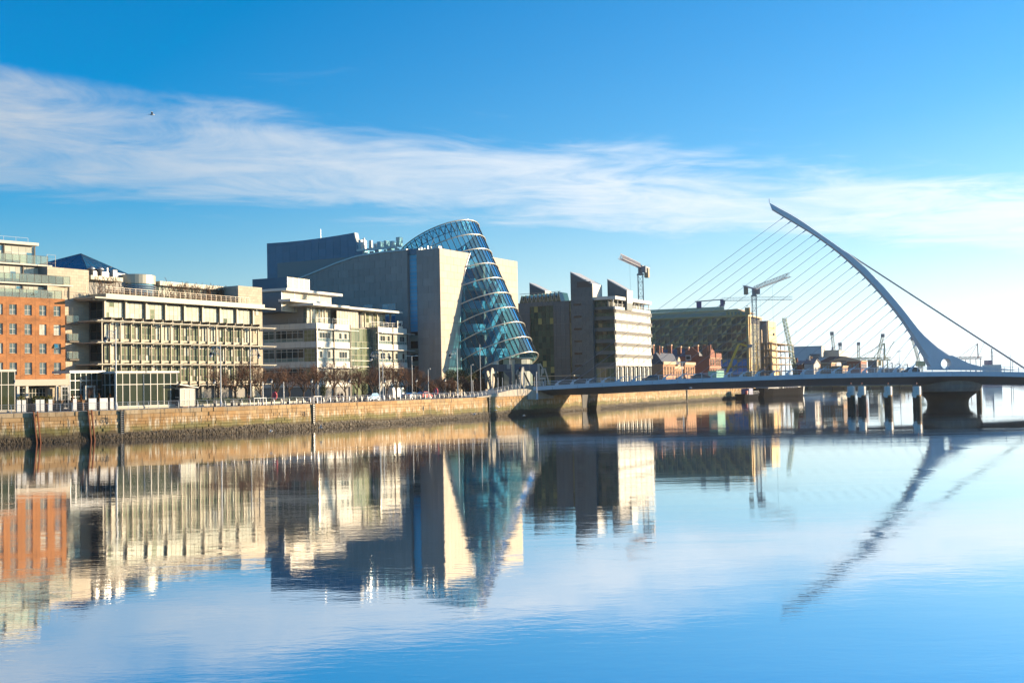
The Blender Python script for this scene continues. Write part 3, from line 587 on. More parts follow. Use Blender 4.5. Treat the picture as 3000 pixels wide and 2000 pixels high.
# roof terrace plants
m_leaf=mat('leaf_green',(.06,.085,.02),.6,isl=.5,var=.2,vscale=5); m_wood=mat('planter_wood',(.20,.12,.06),.7,var=.2,vscale=4)
def leafball(name,m,parent,c,r,n=160,sx=1,sz=1,leaf=.09,seed=0,cone=False):
    rg=random.Random(seed); mb=MB()
    for _ in range(n):
        while True:
            p=Vector((rg.uniform(-1,1),rg.uniform(-1,1),rg.uniform(-1,1)))
            if .35<p.length<1: break
        k=1
        if cone: k=(1-p.z)/2
        p=Vector((p.x*r*sx*k,p.y*r*sx*k,p.z*r*sz))+Vector(c); a=Vector((rg.uniform(-1,1),rg.uniform(-1,1),rg.uniform(-1,1))).normalized()*leaf; b=a.cross(Vector((rg.uniform(-1,1),rg.uniform(-1,1),rg.uniform(-1,1)))).normalized()*leaf*.6
        mb.add([p-a,p+b,p+a,p-b],[(0,1,2,3)])
    return obj(name,mb.V,mb.F,m,parent)
for px,y,z,r,lab in ((53,.5,ZT,.35,'small terrace shrub above the brick wall, left one'),(92,.55,ZT,.5,'leafy terrace shrub above the brick wall near the middle'),(143,.55,ZT,.55,'spreading terrace shrub at the right end of the brick wall top')):
    p=FB.w(FB.front(px,870,y)[0],y,z); t=thing('terrace_shrub',lab,'shrub',p,group='terrace shrubs'); box(t,'pot',m_wood,-.2,.2,-.2,.2,0,.3); leafball('foliage',m_leaf,t,(0,0,.55),r,120,1.2,.8,seed=px)
# ================================================================== CAFE BOX at the left edge
FL=Frame(-40,168,40); T=FL.thing('glass_cafe','narrow glass cafe box at the left edge of the quay','pavilion'); xr=FL.front(44,1150)[0]; zt=FL.front(20,1087)[1]
glazing(T,'glass_wall',m_white,m_gcafe,xr-6.2,xr,.2,zt,6,2,0,bar=.09,rows=[1.9,1]); glazing(T,'glass_wall',m_white,m_gcafe,.05,4,.2,zt,3,2,xr,'s',bar=.09,rows=[1.9,1])
mb=MB(); mb.box(xr-6.3,xr+.15,-.15,4.2,zt,zt+.22); mb.obj('roof',m_white,T); mb=MB(); mb.box(xr-6.3,xr+.1,-.08,.2,0,.19); mb.obj('plinth',m_cream,T)
# ================================================================== STONE BLOCK + GLASS PYRAMID
FO=Frame(306,193,30)
m_ash=mat('grey_ashlar',(.45,.385,.285),.8,isl=.10,var=.06,vscale=.6)
T=FO.thing('stone_clad_block','blank grey stone clad block between the brick flats and the glass offices','building'); Y3=3.6
xl=FO.front(138,790,Y3)[0]; zt=FO.front(200,786,Y3)[1]; mb=MB(); mb.box(xl-.02,-.1,Y3+.01,18,0,zt); mb.obj('wall',m_soffit,T)
tiles(T,'stone_slab',m_ash,xl,-.05,2.0,zt,.95,.48,Y3,thick=.05,gap=.02,limit=300)
for px,py in ((238,910),(236,978),(237,1032)):
    x,z=FO.front(px,py,Y3); glazing(T,'window',m_steel,m_gpale,x-.55,x+.45,z-.55,z+.45,2,2,Y3-.03,bar=.06,dep=.06)
mb=MB(); mb.box(*(lambda p,q:(p[0],q[0],Y3,Y3+1.5))(FO.front(141,790,Y3),FO.front(166,790,Y3)),zt,zt+.02)
rail(T,'roof_gate',m_frame,[(xl+.3,Y3+.4,zt),(FO.front(167,790,Y3)[0],Y3+.4,zt)],h=2.0,post=.04,n_rails=3,step=1.3,top=.025)
m_pyr=glass_mat('pyramid_glass',(.010,.05,.10),inner=(.02,.10,.17),ior=1.8); T=FO.thing('glass_pyramid','blue glass pyramid roof rising behind the stone clad block','roof')
yA=14; xa,za=FO.front(237,743,yA); xl,zl=FO.front(148,783,yA-6); xr,zr=FO.front(375,803,yA-8); zb=min(zl,zr)
A=Vector((xa,yA,za)); B0=Vector((FO.front(256,796,yA-8)[0]-0,yA-8,zb)); BR=Vector((xr,yA-8,zb)); BL=Vector((xl,yA+6,zb)); BB=Vector((xr+3,yA+9,zb))
def tri_grid(par,a,b,c,rows,cols,mg,mbars):
    """triangular glass face split into panes"""
    for i in range(rows):
        f0,f1=i/rows,(i+1)/rows
        for j in range(cols):
            P=[a.lerp(b.lerp(c,j/cols),f0),a.lerp(b.lerp(c,(j+1)/cols),f0),a.lerp(b.lerp(c,(j+1)/cols),f1),a.lerp(b.lerp(c,j/cols),f1)]
            n=(b-a).cross(c-a).normalized()*.02; V=[p+n for p in P]+[p-n for p in P]; MB().add(V,[(0,1,2,3),(7,6,5,4),(0,4,5,1),(1,5,6,2),(2,6,7,3),(3,7,4,0)]).obj('pane',mg,par)
    for j in range(cols+1): mbars.bar(a,b.lerp(c,j/cols),.09)
    for i in range(1,rows+1): mbars.bar(a.lerp(b,i/rows),a.lerp(c,i/rows),.035)
bars=MB(); tri_grid(T,A,B0,BR,7,5,m_pyr,bars); tri_grid(T,A,BL,B0,7,3,m_pyr,bars); tri_grid(T,A,BR,BB,3,2,m_pyr,bars); bars.obj('glazing_bars',mat('dark_blue_bar',(.05,.08,.11),.5),T)
mb=MB(); mb.box(xl,xr+2,yA-8,yA+8,zb-1.2,zb-.02); mb.obj('upstand',m_steel,T)
# ================================================================== GLASS OFFICES with bronze fins
T=FO.thing('glass_office','cream and glass office building with bronze fins and sunshade ledges','building')
NB=8; XW=FO.front(740,1000)[0]; BW=XW/NB; XE=FO.front(770,1000)[0]; LV=[3.75,7.4,11.0,14.55,18.1]; ZR=19.05
mb=MB(); mb.box(.2,XW,.9,16,0,ZR-.05); mb.obj('core',m_soffit,T)
mb=MB(); mb.box(0,XE+.05,-.55,16,18.15,ZR); mb.obj('roof_band',m_cream,T)
box(T,'canopy_blade',m_cream,-3.2,XE+1.9,-1.7,-.56,18.05,18.28)
mb=MB(); mb.box(-3.2,-.02,-.55,3.5,18.0,18.3); mb.obj('canopy_return',m_cream,T)
# top glazed storey
for k in range(NB):
    a=k*BW; box(T,'column',m_cream,a-.18,a+.18,-.35,.1,LV[3],18.14); glazing(T,'window_bay',m_frame,m_gpale,a+.2,a+BW-.2,LV[3]+.55,17.75,4,3,.15,bar=.05,mg2=(m_ggreen,.06))
box(T,'column',m_cream,XW-.18,XW+.18,-.35,.1,LV[3],18.14)
# three storeys behind the fins
for li,(z0,z1) in enumerate(zip(LV[:-2],LV[1:-1])):
    box(T,'spandrel',mat('cream_spandrel',(.33,.285,.20),.55,var=.06,vscale=.6),0,XW,-.1,.3,z0-.12,z0+.52)
    for k in range(NB*2):
        a=k*BW/2; mg=m_gpale if li==2 and k%5 in (0,1) else m_ggreen
        glazing(T,'window',m_frame,mg,a+.1,a+BW/2-.1,z0+.54,z1-.14,3,3,.1,bar=.05,rows=[1,1.4,.8],mg2=(m_gpale,.14))
    box(T,'ledge',m_cream,-3.0,XE+1.7,-1.6,-.62,z1-.32,z1-.17)
    box(T,'ledge_slat',m_cream,-3.0,XE+1.7,-2.0,-1.72,z1-.20,z1-.09)
    for k in range(NB+1): box(T,'bracket',m_frame,k*BW-.05,k*BW+.05,-1.95,-.1,z1-.55,z1-.33)
box(T,'ledge',m_cream,-.5,XE+1.4,-1.3,-.2,LV[0]-.25,LV[0]-.1)
for k in range(NB*2+1):
    a=k*BW/2; box(T,'fin',m_frame,a-.07,a+.07,-1.5,-1.2,LV[0]-.5,LV[3]+.25)
    for z in LV[:4]: box(T,'fin_strut',m_frame,a-.05,a+.05,-1.2,-.1,z+.02,z+.16)
    if k<NB*2+1 and k%1==0: box(T,'fin_blade',m_frame,a-.04,a+.04,-1.9,-.3,LV[3]+.05,LV[3]+.5)
# ground floor: round columns and set back glazing
for k in range(NB+1): box(T,'column',m_cream,k*BW-.28,k*BW+.28,-.1,.45,0,LV[0]-.3)
for k in range(NB): glazing(T,'shopfront',m_cream,m_ggreen,k*BW+.3,(k+1)*BW-.3,.35,LV[0]-.6,4,2,1.2,bar=.07,rows=[1.6,1])
# west end: dark glass side with ledge returns
for z0,z1 in zip(LV[:-1],LV[1:]):
    glazing(T,'side_window',m_frame,m_gdark,.3,3.4,z0+.4,z1-.4,2,2,.1,'s',bar=.07); box(T,'side_spandrel',m_cream,-.05,.2,.1,3.5,z0-.4,z0+.38)
    box(T,'side_ledge',m_cream,-3.0,-.05,-.6,3.2,z1-.3,z1-.15)
box(T,'side_post',m_cream,-1.75,-1.6,-1.5,-1.35,1.5,LV[3]+.2)
mb=MB(); mb.box(.12,.3,.2,15.8,0,18.1); mb.obj('side_wall',m_soffit,T)
# stone tower at the east end, with its little lancet windows
mb=MB(); mb.box(XW+.1,XE,.1,12,0,FO.front(750,841)[1]); mb.obj('tower',m_soffit,T); zt=FO.front(750,841)[1]
xw=FO.front(697,840,.1)[0]; mb=MB(); mb.box(xw,XW+.2,1.5,12,ZR,zt-.01); mb.obj('tower_shoulder',m_soffit,T)
tiles(T,'tower_slab',m_ash,XW+.1,XE,0,ZR,.62,.48,.1,thick=.05,gap=.02); tiles(T,'tower_slab',m_ash,xw,XE,ZR,zt,.85,.48,.1,thick=.05,gap=.02,limit=60)
tiles(T,'tower_slab',m_ash,.1,8,ZR,zt,.85,.48,xw,ax='s',thick=.05,limit=60)
for z in (2.9,6.4,9.9,13.4,16.9):
    x=XW+1.25; mb=MB(); pts=[(x-.42,z),(x+.42,z),(x+.42,z+.75)]+[(x+.42*math.cos(t),z+.75+.6*math.sin(t)) for t in [math.pi*k/8 for k in range(1,8)]]+[(x-.42,z+.75)]
    mb.prism(pts,-.05,.04); o=mb.obj('lancet_frame',m_frame,T); mb=MB(); mb.prism([(x+(a-x)*.8,z+.06+(b-z)*.9) for a,b in pts],-.075,-.05); mb.obj('pane',m_gpale,o)
# roof storey: beam, drum, vines, railing
yb=4.0; x0,z0=FO.front(263,812,yb); x1=FO.front(357,812,yb)[0]; box(T,'roof_beam',m_cream,x0,x1,yb-.3,yb+1,z0-.35,z0+.35)
x2,z2=FO.front(464,829,yb); x3=FO.front(697,855,yb)[0]; box(T,'roof_beam',m_cream,x2,x3+.2,yb-.4,yb+1,z2-.4,z2+.35)
n=12; w=(x3-x2)/n
for k in range(n): glazing(T,'roof_window',m_cream,m_gpale,x2+k*w+.05,x2+(k+1)*w-.05,ZR,z2-.45,2,1,yb+.8,bar=.06,mg2=(m_gdark,.35))
mb=MB(); mb.box(0.2,xw,yb+1.2,14,ZR,z2-.1); mb.obj('roof_storey',m_soffit,T)
xd0,zd=FO.front(378,803,yb); xd1=FO.front(464,803,yb)[0]; rd=(xd1-xd0)/2; zc=FO.front(420,830,yb-1)[1]
mb=MB(); mb.lathe([(rd,zc),(rd,zd),(rd-.15,zd+.12),(0,zd+.3)],((xd0+xd1)/2,yb+rd*.6,0),32); mb.obj('drum',mat('zinc_drum',(.42,.40,.31),.45,metal=.3),T,smooth=False)
for k in range(5):
    z=ZR+.5+k*(zc-ZR-.6)/5; mb=MB(); mb.lathe([(rd+.06,z),(rd+.12,z+.06),(rd+.06,z+.18)],((xd0+xd1)/2,yb+rd*.6,0),32); mb.obj('louvre',m_steel,T)
mb=MB(); mb.lathe([(rd-.3,ZR),(rd-.3,zc)],((xd0+xd1)/2,yb+rd*.6,0),32); mb.obj('drum_glass',m_gsky,T)
rail(T,'roof_railing',mat('terrace_rail_metal',(.36,.32,.27),.5,metal=.3),[(-2.5,1.2,ZR),(.1,-.4,ZR),(FO.front(727,889)[0],-.4,ZR)],h=1.1,post=.05,n_rails=3,step=1.25)
for px,py,r in ((267,792,.75),(292,794,.8)):
    x,z=FO.front(px,py,6); mb=MB(); mb.lathe([(.0,r*.9),(r*.6,r*.75),(r,.2),(r*.55,.15),(r*.5,-1),(0,-1)],(x,6,z),20); mb.obj('roof_cowl',m_steel,T,smooth=True)
x,z=FO.front(331,800,6); box(T,'roof_unit',m_white,x-.4,x+.5,5.5,6.5,z-1,z+.5); mb=MB(); mb.bar((x-1.2,6,z-1.5),(x-1.2,6,z+1),.07); mb.lathe([(0,0),(.25,.04),(.36,.14)],(x-.8,5.8,z+.9),14); mb.obj('dish_mast',m_rail,T)
m_vine=mat('bare_vine',(.10,.055,.03),.9,isl=.4); mb=MB(); rg=random.Random(4)
for px in [300,318,335]+list(range(500,690,14)):
    x,z=FO.front(px,840,yb-.5)
    for q in range(7):
        p=Vector((x+rg.uniform(-.9,.9),yb-.45,ZR+rg.uniform(0,.4)))
        for st in range(6):
            q2=p+Vector((rg.uniform(-.5,.5),rg.uniform(-.1,.05),rg.uniform(.2,.75))); mb.bar(p,q2,.05); p=q2
            if p.z>z2+.9: break
tag(mb.obj('vines',m_vine,T),kind='stuff'); mb=MB()
for k in range(26):
    x=1+k*1.25; 
    for q in range(16): p=Vector((x+rg.uniform(-.6,.6),.4+rg.uniform(-.3,.3),ZR+.1)); mb.bar(p,p+Vector((rg.uniform(-.3,.3),rg.uniform(-.2,.2),rg.uniform(.2,.8))),.06)
tag(mb.obj('planting',m_vine,T),kind='stuff')
# ================================================================== GLASS RESTAURANT on the quay
s=quay_s(335,8.5); p,d,ni=quay(s,8.5); FR=Frame(338,p.y,35); T=FR.thing('glass_restaurant','low glass restaurant pavilion with white mullions on the quay','pavilion')
xe,_=FR.front(519,1150); zt=FR.front(400,1092)[1]; n=9
glazing(T,'glass_front',m_white,m_gcafe,0,xe,.35,zt,n,2,0,bar=.1,rows=[1.9,1]); glazing(T,'glass_end',m_white,m_gcafe,.1,5,.35,zt,4,2,0.02,'s',bar=.1,rows=[1.9,1])
mb=MB(); mb.box(-.25,xe+.25,-.3,6,zt,zt+.28); mb.obj('roof',m_white,T); mb=MB(); mb.box(0,xe,-.12,.25,0,.34); mb.obj('plinth',m_cream,T); mb=MB(); mb.box(.3,xe-.3,4.2,4.5,.2,zt-.1); mb.obj('back_wall',m_dark,T)
yl=3.2; xl=FR.front(204,1150,yl)[0]; zl=FR.front(260,1092,yl)[1]
glazing(T,'glass_wing',m_steel,m_gcafe,xl,-.05,.2,zl,6,4,yl,bar=.09,rows=[1.6,.9,1.2,1],mg2=(glass_mat('amber_room_glass',(.16,.09,.03),inner=(.25,.16,.06)),.12)); mb=MB(); mb.box(xl-.3,.2,yl-.5,yl+4,zl,zl+.35); mb.obj('wing_roof',m_steel,T)
x0=FR.front(247,1150,yl-.3)[0]; x1=FR.front(276,1150,yl-.3)[0]; zd=FR.front(260,1129,yl-.3)[1]; mb=MB(); mb.box(x0,x0+.28,yl-.6,yl,0,zd); mb.box(x1-.28,x1,yl-.6,yl,0,zd); mb.box(x0,x1,yl-.61,yl,zd-.3,zd+.01); o=mb.obj('door_surround',m_white,T); box(o,'door',m_gdark,x0+.3,x1-.3,yl-.2,yl-.15,0.02,zd-.32)
# white glazed kiosk beside it
FK=Frame(527,FR.w(xe,0).y-1,35); T=FK.thing('glazed_kiosk','small white glazed kiosk with sloping canopy beside the glass restaurant','kiosk'); xk=FK.front(571,1150)[0]; zk=FK.front(550,1137)[1]
glazing(T,'glass_front',m_white,m_gpale,0,xk,.15,zk,3,2,0,bar=.1,rows=[1,1.8]); glazing(T,'glass_side',m_white,m_gdark,0.05,2.4,.15,zk,2,2,0,'s',bar=.1); MB().prism([(-.35,zk+.55),(xk+.45,zk+.02),(xk+.45,zk+.16),(-.35,zk+.72)],-.4,2.8).obj('canopy',m_white,T)
mb=MB(); mb.box(.2,xk-.2,1.2,2.4,0,zk-.1); mb.obj('counter',mat('kiosk_interior',(.30,.17,.09),.7),T)
# ================================================================== WHITE OFFICES with the sign
FA=Frame(930,236,25); T=FA.thing('white_office','white panelled office block with glass atrium and rooftop sign','building')
m_wgrey=mat('white_panel_joint',(.42,.40,.36),.7); L4=[2.75,6.8,10.9,14.7]; ZP=15.9; XB1=12.4; XA1=FA.front(1092,1030,1.8)[0]; XB2=FA.front(1108,1030)[0]; XE2=36.5; YD=16
def block(x0,x1,west):
    mb=MB(); mb.box(x0+.3,x1-.05,.35,YD,0,ZP-.05); mb.obj('core',m_soffit,T)
    nb=2; bw=(x1-x0)/nb
    for li,z in enumerate(L4):
        z1=L4[li+1] if li<3 else None
        top=z+1.2
        for k in range(nb):
            n=6
            for j in range(n): box(T,'panel',m_white,x0+k*bw+bw*j/n+.02,x0+k*bw+bw*(j+1)/n-.02,0,.2,z+.02,top-.02)
        if li: box(T,'sunshade',m_white,x0+.9,x1+1.9,-1.0,-.15,z-.18,z-.05); box(T,'sunshade_bracket',m_steel,x0+.2,x0+.9,-.9,-.1,z-.17,z-.06)
        if z1:
            for k in range(nb):
                a=x0+k*bw; glazing(T,'window_band',m_white,m_gpale,a+.12,a+bw-.12,top+.02,z1-.2,6,3,.15,bar=.07,rows=[1,1.75,.75],pick=lambda i,j:(m_gteal if j==0 else (m_gdark if 0<i<5 and j==1 and RND.random()<.45 else None)))
    for k in range(nb+1): box(T,'downpipe',m_frame if k else m_rail,x0+k*bw-.09,x0+k*bw+.09,-.14,-.02,0,ZP)
    for k in range(nb): glazing(T,'shopfront',m_white,m_ggreen,x0+k*bw+.3,x0+(k+1)*bw-.3,.2,2.6,4,2,.6,bar=.08,rows=[1,1.6])
    for k in range(nb+1): box(T,'column',m_white,x0+k*bw-.25,x0+k*bw+.25,.1,.6,0,2.7)
block(0,XB1,True); block(XB2,XE2,False)
# west flank in shade
YW=18
for li,z in enumerate(L4):
    n=14
    for j in range(n): box(T,'panel',m_white,0,.2,.2+YW*j/n+.02,.2+YW*(j+1)/n-.02,z+.02,z+1.18)
    if li<3:
        for k in range(2):
            a=3.3+k*7.3; glazing(T,'flank_window',m_white,m_gdark,a,a+7.0,z+1.2,L4[li+1]-.2,5,3,.12,'s',bar=.07,rows=[1,1.75,.75],pick=lambda i,j:(m_gteal if j==0 else None))
        glazing(T,'flank_window',m_steel,glass_mat('green_corner_glass',(.10,.12,.05),inner=(.2,.22,.12)),.5,3.2,z+1.2,L4[li+1]-.2,3,3,.12,'s',bar=.05)
mb=MB(); mb.box(.2,.5,.4,YW,0,ZP-.1); mb.obj('flank_core',m_soffit,T)
# atrium between the blocks
mb=MB(); mb.box(XB1,XB2,3.2,YD,0,19); mb.obj('atrium_core',m_soffit,T)
glazing(T,'atrium_glass',m_cream,m_ggreen,XB1+.1,XA1,.2,15.4,11,5,1.8,bar=.06,rows=[1.2,1,1,1,1]); glazing(T,'atrium_glass',m_cream,glass_mat('peach_glass',(.48,.42,.34),inner=(.62,.55,.46),ior=1.7),XB1-2.4,XB1+6.0,15.5,19.0,8,3,1.78,bar=.06,rows=[1,1,.5])
for z in (4.2,7.0,8.3,11.1): box(T,'atrium_transom',m_white,XB1+.1,XA1,1.5,1.75,z,z+.13)
glazing(T,'return_glass',m_steel,m_gteal,.4,1.8,.2,15.4,2,9,XB2-.03,'s',bar=.08)
# set back top storey, roof slabs, plant decks
zr=19.35
mb=MB(); mb.box(1.2,XE2-3,4.0,YD,ZP-.1,zr); mb.obj('top_storey_core',m_soffit,T)
for a,b,n in ((1.2,6.2,5),(6.5,9.9,4)): glazing(T,'top_window',m_cream,m_gpale,a,b,ZP,zr-.2,n,3,3.2,bar=.06,mg2=(m_ggreen,.15))
for a,b,n in ((22,27,5),(27.4,32,5)): glazing(T,'top_window',m_cream,m_gpale,a,b,ZP,zr-.2,n,3,3.2,bar=.06,mg2=(m_ggreen,.3))
for k in range(2): glazing(T,'top_flank_window',m_steel,m_gteal,3.4+k*6.6,9.6+k*6.6,ZP,zr-.2,5,4,1.5,'s',bar=.07,rows=[1,1.4,.8,1],pick=lambda i,j:(m_ggreen if j in (1,2) and 0<i<4 else None))
for x in (1.3,6.35,22,27.2,33): box(T,'column',m_cream,x-.14,x+.14,2.2,2.5,ZP-.1,zr)
box(T,'roof_slab',m_white,-1.9,11.5,-.6,YD,zr,zr+.45); box(T,'roof_slab',m_white,11.6,XE2-3+.6,-.3,YD,zr-.05,zr+.38)
rail(T,'terrace_rail',m_steel,[(.2,7,ZP-.02),(.2,.3,ZP-.02),(XB1-.2,.3,ZP-.02)],h=1.1,post=.05,n_rails=3,step=1.8); rail(T,'terrace_rail',m_steel,[(XB2-2.8,.3,ZP-.02),(XE2-.2,.3,ZP-.02)],h=1.1,post=.05,n_rails=3,step=1.8)
m_louv=mat('peach_louvre',(.50,.44,.33),.6,stretch=(.05,.05,9),var=.16,vscale=1.0); m_plantsh=mat('plant_shaded_side',(.055,.10,.14),.4,metal=.2,var=.06,vscale=.6)
def deck(y,pxl,pxm,pxr,ytop,ybot,canopy):
    xm,zt=FA.front(pxm,ytop,y); xr,_=FA.front(pxr,ytop,y); zb=FA.front(pxm,ybot,y)[1]-1.5
    n=4; w=(xr-xm)/n
    mb=MB(); mb.box(xm+.06,xr,y+.06,y+9,zb,zt-.02); mb.obj('plant_core',m_plantsh,T)  # core coloured dark for the shaded left side of the plant box
    for k in range(n): box(T,'louvre_panel',m_louv,xm+k*w+.06,xm+(k+1)*w-.06,y-.05,y+.05,zb,zt)
    for k in range(n+1): box(T,'louvre_post',m_steel,xm+k*w-.07,xm+k*w+.07,y-.1,y+.02,zb,zt)
    if canopy: box(T,'plant_canopy',m_white,xm-.4,xr+2.3,y-1.6,y+9,zt,zt+.5)
deck(5.5,690,824,968,852,890,True); deck(9,690,773+68,905,811,845,False)
xm,zt=FA.front(845,878,3.5); box(T,'plant_canopy',m_white,xm,xm+12.8,3.0,6,zt-.3,zt+.2)
# AIG sign: white board, dark letters
xs,zs=FA.front(1161,941,.2); xs2,_=FA.front(1177,941,.2); zs2=FA.front(1161,961,.2)[1]
sg=box(T,'sign_board',m_white,xs,xs2,-.1,.1,zs2,zs+.1); c=Vector(((xs+xs2)/2,0,(zs2+zs+.1)/2)); hw=(xs2-xs)/2; hh=(zs+.1-zs2)/2
mb=MB(); 
def stroke(mb,p,q,w): mb.bar((p[0],-.13,p[1]),(q[0],-.13,q[1]),w,.05)
k=hw*1.7/3.2; lw=.17*hw; bt,tp=-hh*.42,hh*.42
def L_(x): return -hw*.86+x*hw*1.72
stroke(mb,(L_(.02),bt),(L_(.17),tp),lw); stroke(mb,(L_(.17),tp),(L_(.32),bt),lw); stroke(mb,(L_(.08),bt*.35),(L_(.26),bt*.35),lw*.8); mb.obj('letter',mat('sign_ink',(.01,.015,.04),.5),sg)
mb=MB(); stroke(mb,(L_(.44),bt),(L_(.44),tp),lw*1.1); mb.obj('letter',MATS['sign_ink'],sg)
mb=MB(); stroke(mb,(L_(.93),tp),(L_(.60),tp),lw*.8); stroke(mb,(L_(.60),tp),(L_(.60),bt),lw); stroke(mb,(L_(.60),bt),(L_(.93),bt),lw*.8); stroke(mb,(L_(.93),bt),(L_(.93),0),lw); stroke(mb,(L_(.93),0),(L_(.78),0),lw*.8); mb.obj('letter',MATS['sign_ink'],sg)
mb=MB(); mb.box(hw*.93,hw,-.13,-.1,-hh,hh); mb.obj('sign_edge',MATS['sign_ink'],sg)
# low hedge between the street trees and the offices
m_hedge=mat('hedge_green',(.075,.11,.018),.6,isl=.5,var=.25,vscale=4)
def hedge(px0,px1,off,h,lab):
    s0,s1=quay_s(px0,off),quay_s(px1,off); p,d,ni=quay((s0+s1)/2,off,G0); t=thing('hedge',lab,'hedge',p,math.atan2(d.y,d.x)); L=(s1-s0); rg=random.Random(px0); mb=MB()
    for _ in range(int(L*260)):
        q=Vector((rg.uniform(-L/2,L/2),rg.uniform(-.4,.4),.05+h*math.sqrt(rg.random())*rg.uniform(.85,1.08))); a=Vector((rg.uniform(-1,1),rg.uniform(-1,1),rg.uniform(-1,1))).normalized()*.12; b=a.cross(Vector((rg.uniform(-1,1),rg.uniform(-1,1),rg.uniform(-1,1)))).normalized()*.07; mb.add([q-a,q+b,q+a,q-b],[(0,1,2,3)])
    obj('foliage',mb.V,mb.F,m_hedge,t); mb=MB(); mb.box(-L/2,L/2,-.3,.3,0,h*.6); mb.obj('stems',mat('hedge_stems',(.03,.035,.012),.9),t); mb=MB(); mb.box(-L/2-.1,L/2+.1,-.55,-.46,0,.35); mb.obj('planter_edge',m_cream,t)
hedge(578,765,11.6,1.15,'clipped green hedge in front of the glass offices'); hedge(745,885,12.2,1.0,'bright green low hedge in front of the white offices')
# ================================================================== CONVENTION CENTRE with tilted glass drum
FC=Frame(1294,268,29); T=FC.thing('convention_centre','convention centre with tilted ringed glass drum and pale stone walls','building')
m_gran=mat('pale_granite',(.54,.47,.36),.75,isl=.07,var=.05,vscale=.25,wear=.12); m_gran2=mat('granite_shaded',(.33,.29,.255),.8,isl=.07,var=.06,vscale=.25,wear=.15); m_zinc=mat('blue_zinc_panel',(.085,.15,.21),.38,metal=.25,isl=.10,var=.05,vscale=.4)  # second granite is the first with the west flank's shade coloured in
AL=math.radians(26); RC=10.9; T0=8.18+RC; Z0=13.0; ZW=34.4
def t_edge(z,sg):
    d=(z-Z0)*math.tan(AL)*math.cos(AL); return T0+sg*math.sqrt(max(0,RC*RC-d*d))
# river front walls, cut along the drum
nrow=20; rh=ZW/nrow; pw=3.1; cnt=0
for r in range(nrow):
    z0,z1=r*rh,(r+1)*rh; g=.03
    for side in (-1,1):
        e0,e1=t_edge(z0,side),t_edge(z1,side)
        if side<0: x=0-(pw/2 if r%2 else 0); lim=max(e0,e1)
        else: x=37.5; lim=min(e0,e1)
        k=0
        while True:
            if side<0: c0,c1=max(0,x),x+pw; x+=pw
            else: c0,c1=x-pw*(.5 if (r%2 and k==0) else 1),x; x=c0
            k+=1
            if side<0:
                if c0>lim: break
                a0,a1=min(c1,e0),min(c1,e1); P=[(c0+g,z0+g),(max(c0+g,a0-g),z0+g),(max(c0+g,a1-g),z1-g),(c0+g,z1-g)]
            else:
                if c1<lim: break
                a0,a1=max(c0,e0),max(c0,e1); P=[(min(c1-g,a0+g),z0+g),(c1-g,z0+g),(c1-g,z1-g),(min(c1-g,a1+g),z1-g)]
            if P[1][0]-P[0][0]<.03 and P[2][0]-P[3][0]<.03: continue
            if len(set((round(P[0][0],3),round(P[3][0],3))))==1 and len(set((round(P[1][0],3),round(P[2][0],3))))==1: box(T,'stone_panel',m_gran,P[0][0],P[1][0],-.06,0,P[0][1],P[2][1])
            else: MB().prism(P,-.06,0).obj('stone_panel',m_gran,T)
            cnt+=1
mb=MB(); pl=[(0.02,0.02)]+[(t_edge(ZW*k/24,-1)-.03,ZW*k/24) for k in range(25)]+[(0.02,ZW-.03)]; mb.prism(pl,.004,.6); pr=[(37.48,.02),(37.48,ZW-.03)]+[(t_edge(ZW*k/24,1)+.03,ZW*k/24) for k in range(24,-1,-1)]; mb.prism(pr,.004,.6); mb.box(37.0,37.48,.6,8,.02,ZW-.03); mb.obj('front_wall_core',m_gran2,T)
# drum reveal: thin dark edge along the cut
mb=MB()
for sg in (-1,1): mb.tube([(t_edge(ZW*k/24,sg)+.05*sg*-1,-.1,ZW*k/24) for k in range(25)],.16,5)
mb.obj('drum_reveal',m_steel,T)
# west flank: fin tower, blue glass slot, long wall under a curved roof edge
ys0,ys1=FC.side(1222,850)[0],FC.side(1194,850)[0]
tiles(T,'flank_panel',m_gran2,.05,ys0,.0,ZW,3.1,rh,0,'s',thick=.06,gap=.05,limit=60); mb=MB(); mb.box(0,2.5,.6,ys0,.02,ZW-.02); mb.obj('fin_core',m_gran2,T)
arc=[FC.side(px,py) for px,py in ((1191,734),(1120,741),(1046,752),(985,773),(930,796),(871,820),(820,842))]
def arcz(y):
    for (a,za),(b,zb) in zip(arc[:-1],arc[1:]):
        if y<=b or (b,zb)==arc[-1]: return za+(zb-za)*(y-a)/(b-a)
YW=54.0
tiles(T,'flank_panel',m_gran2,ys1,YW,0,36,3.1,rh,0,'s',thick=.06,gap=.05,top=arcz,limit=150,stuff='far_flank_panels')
mb=MB(); n=24; pts=[(ys1,0)]+[(YW,0)]+[(y,arcz(y)-.03) for y in [YW-(YW-ys1)*k/n for k in range(n+1)]]; mb.prism(pts,.004,3,'x'); mb.obj('flank_core',m_gran2,T)
mb=MB()
for k in range(n): a=ys1+(YW-ys1)*k/n; b=ys1+(YW-ys1)*(k+1)/n; mb.add([(-.25,a,arcz(a)),(3,a,arcz(a)),(3,b,arcz(b)),(-.25,b,arcz(b)),(-.25,a,arcz(a)+.35),(3,a,arcz(a)+.35),(3,b,arcz(b)+.35),(-.25,b,arcz(b)+.35)],CF)
mb.obj('roof_edge',mat('roof_edge_metal',(.42,.42,.41),.4,metal=.5),T)
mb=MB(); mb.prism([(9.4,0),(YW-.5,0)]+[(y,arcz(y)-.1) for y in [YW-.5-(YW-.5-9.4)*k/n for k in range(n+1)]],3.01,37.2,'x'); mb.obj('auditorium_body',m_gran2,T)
zs=FC.side(1208,746,1)[1]; zb=FC.side(1208,972,1)[1]; n=22
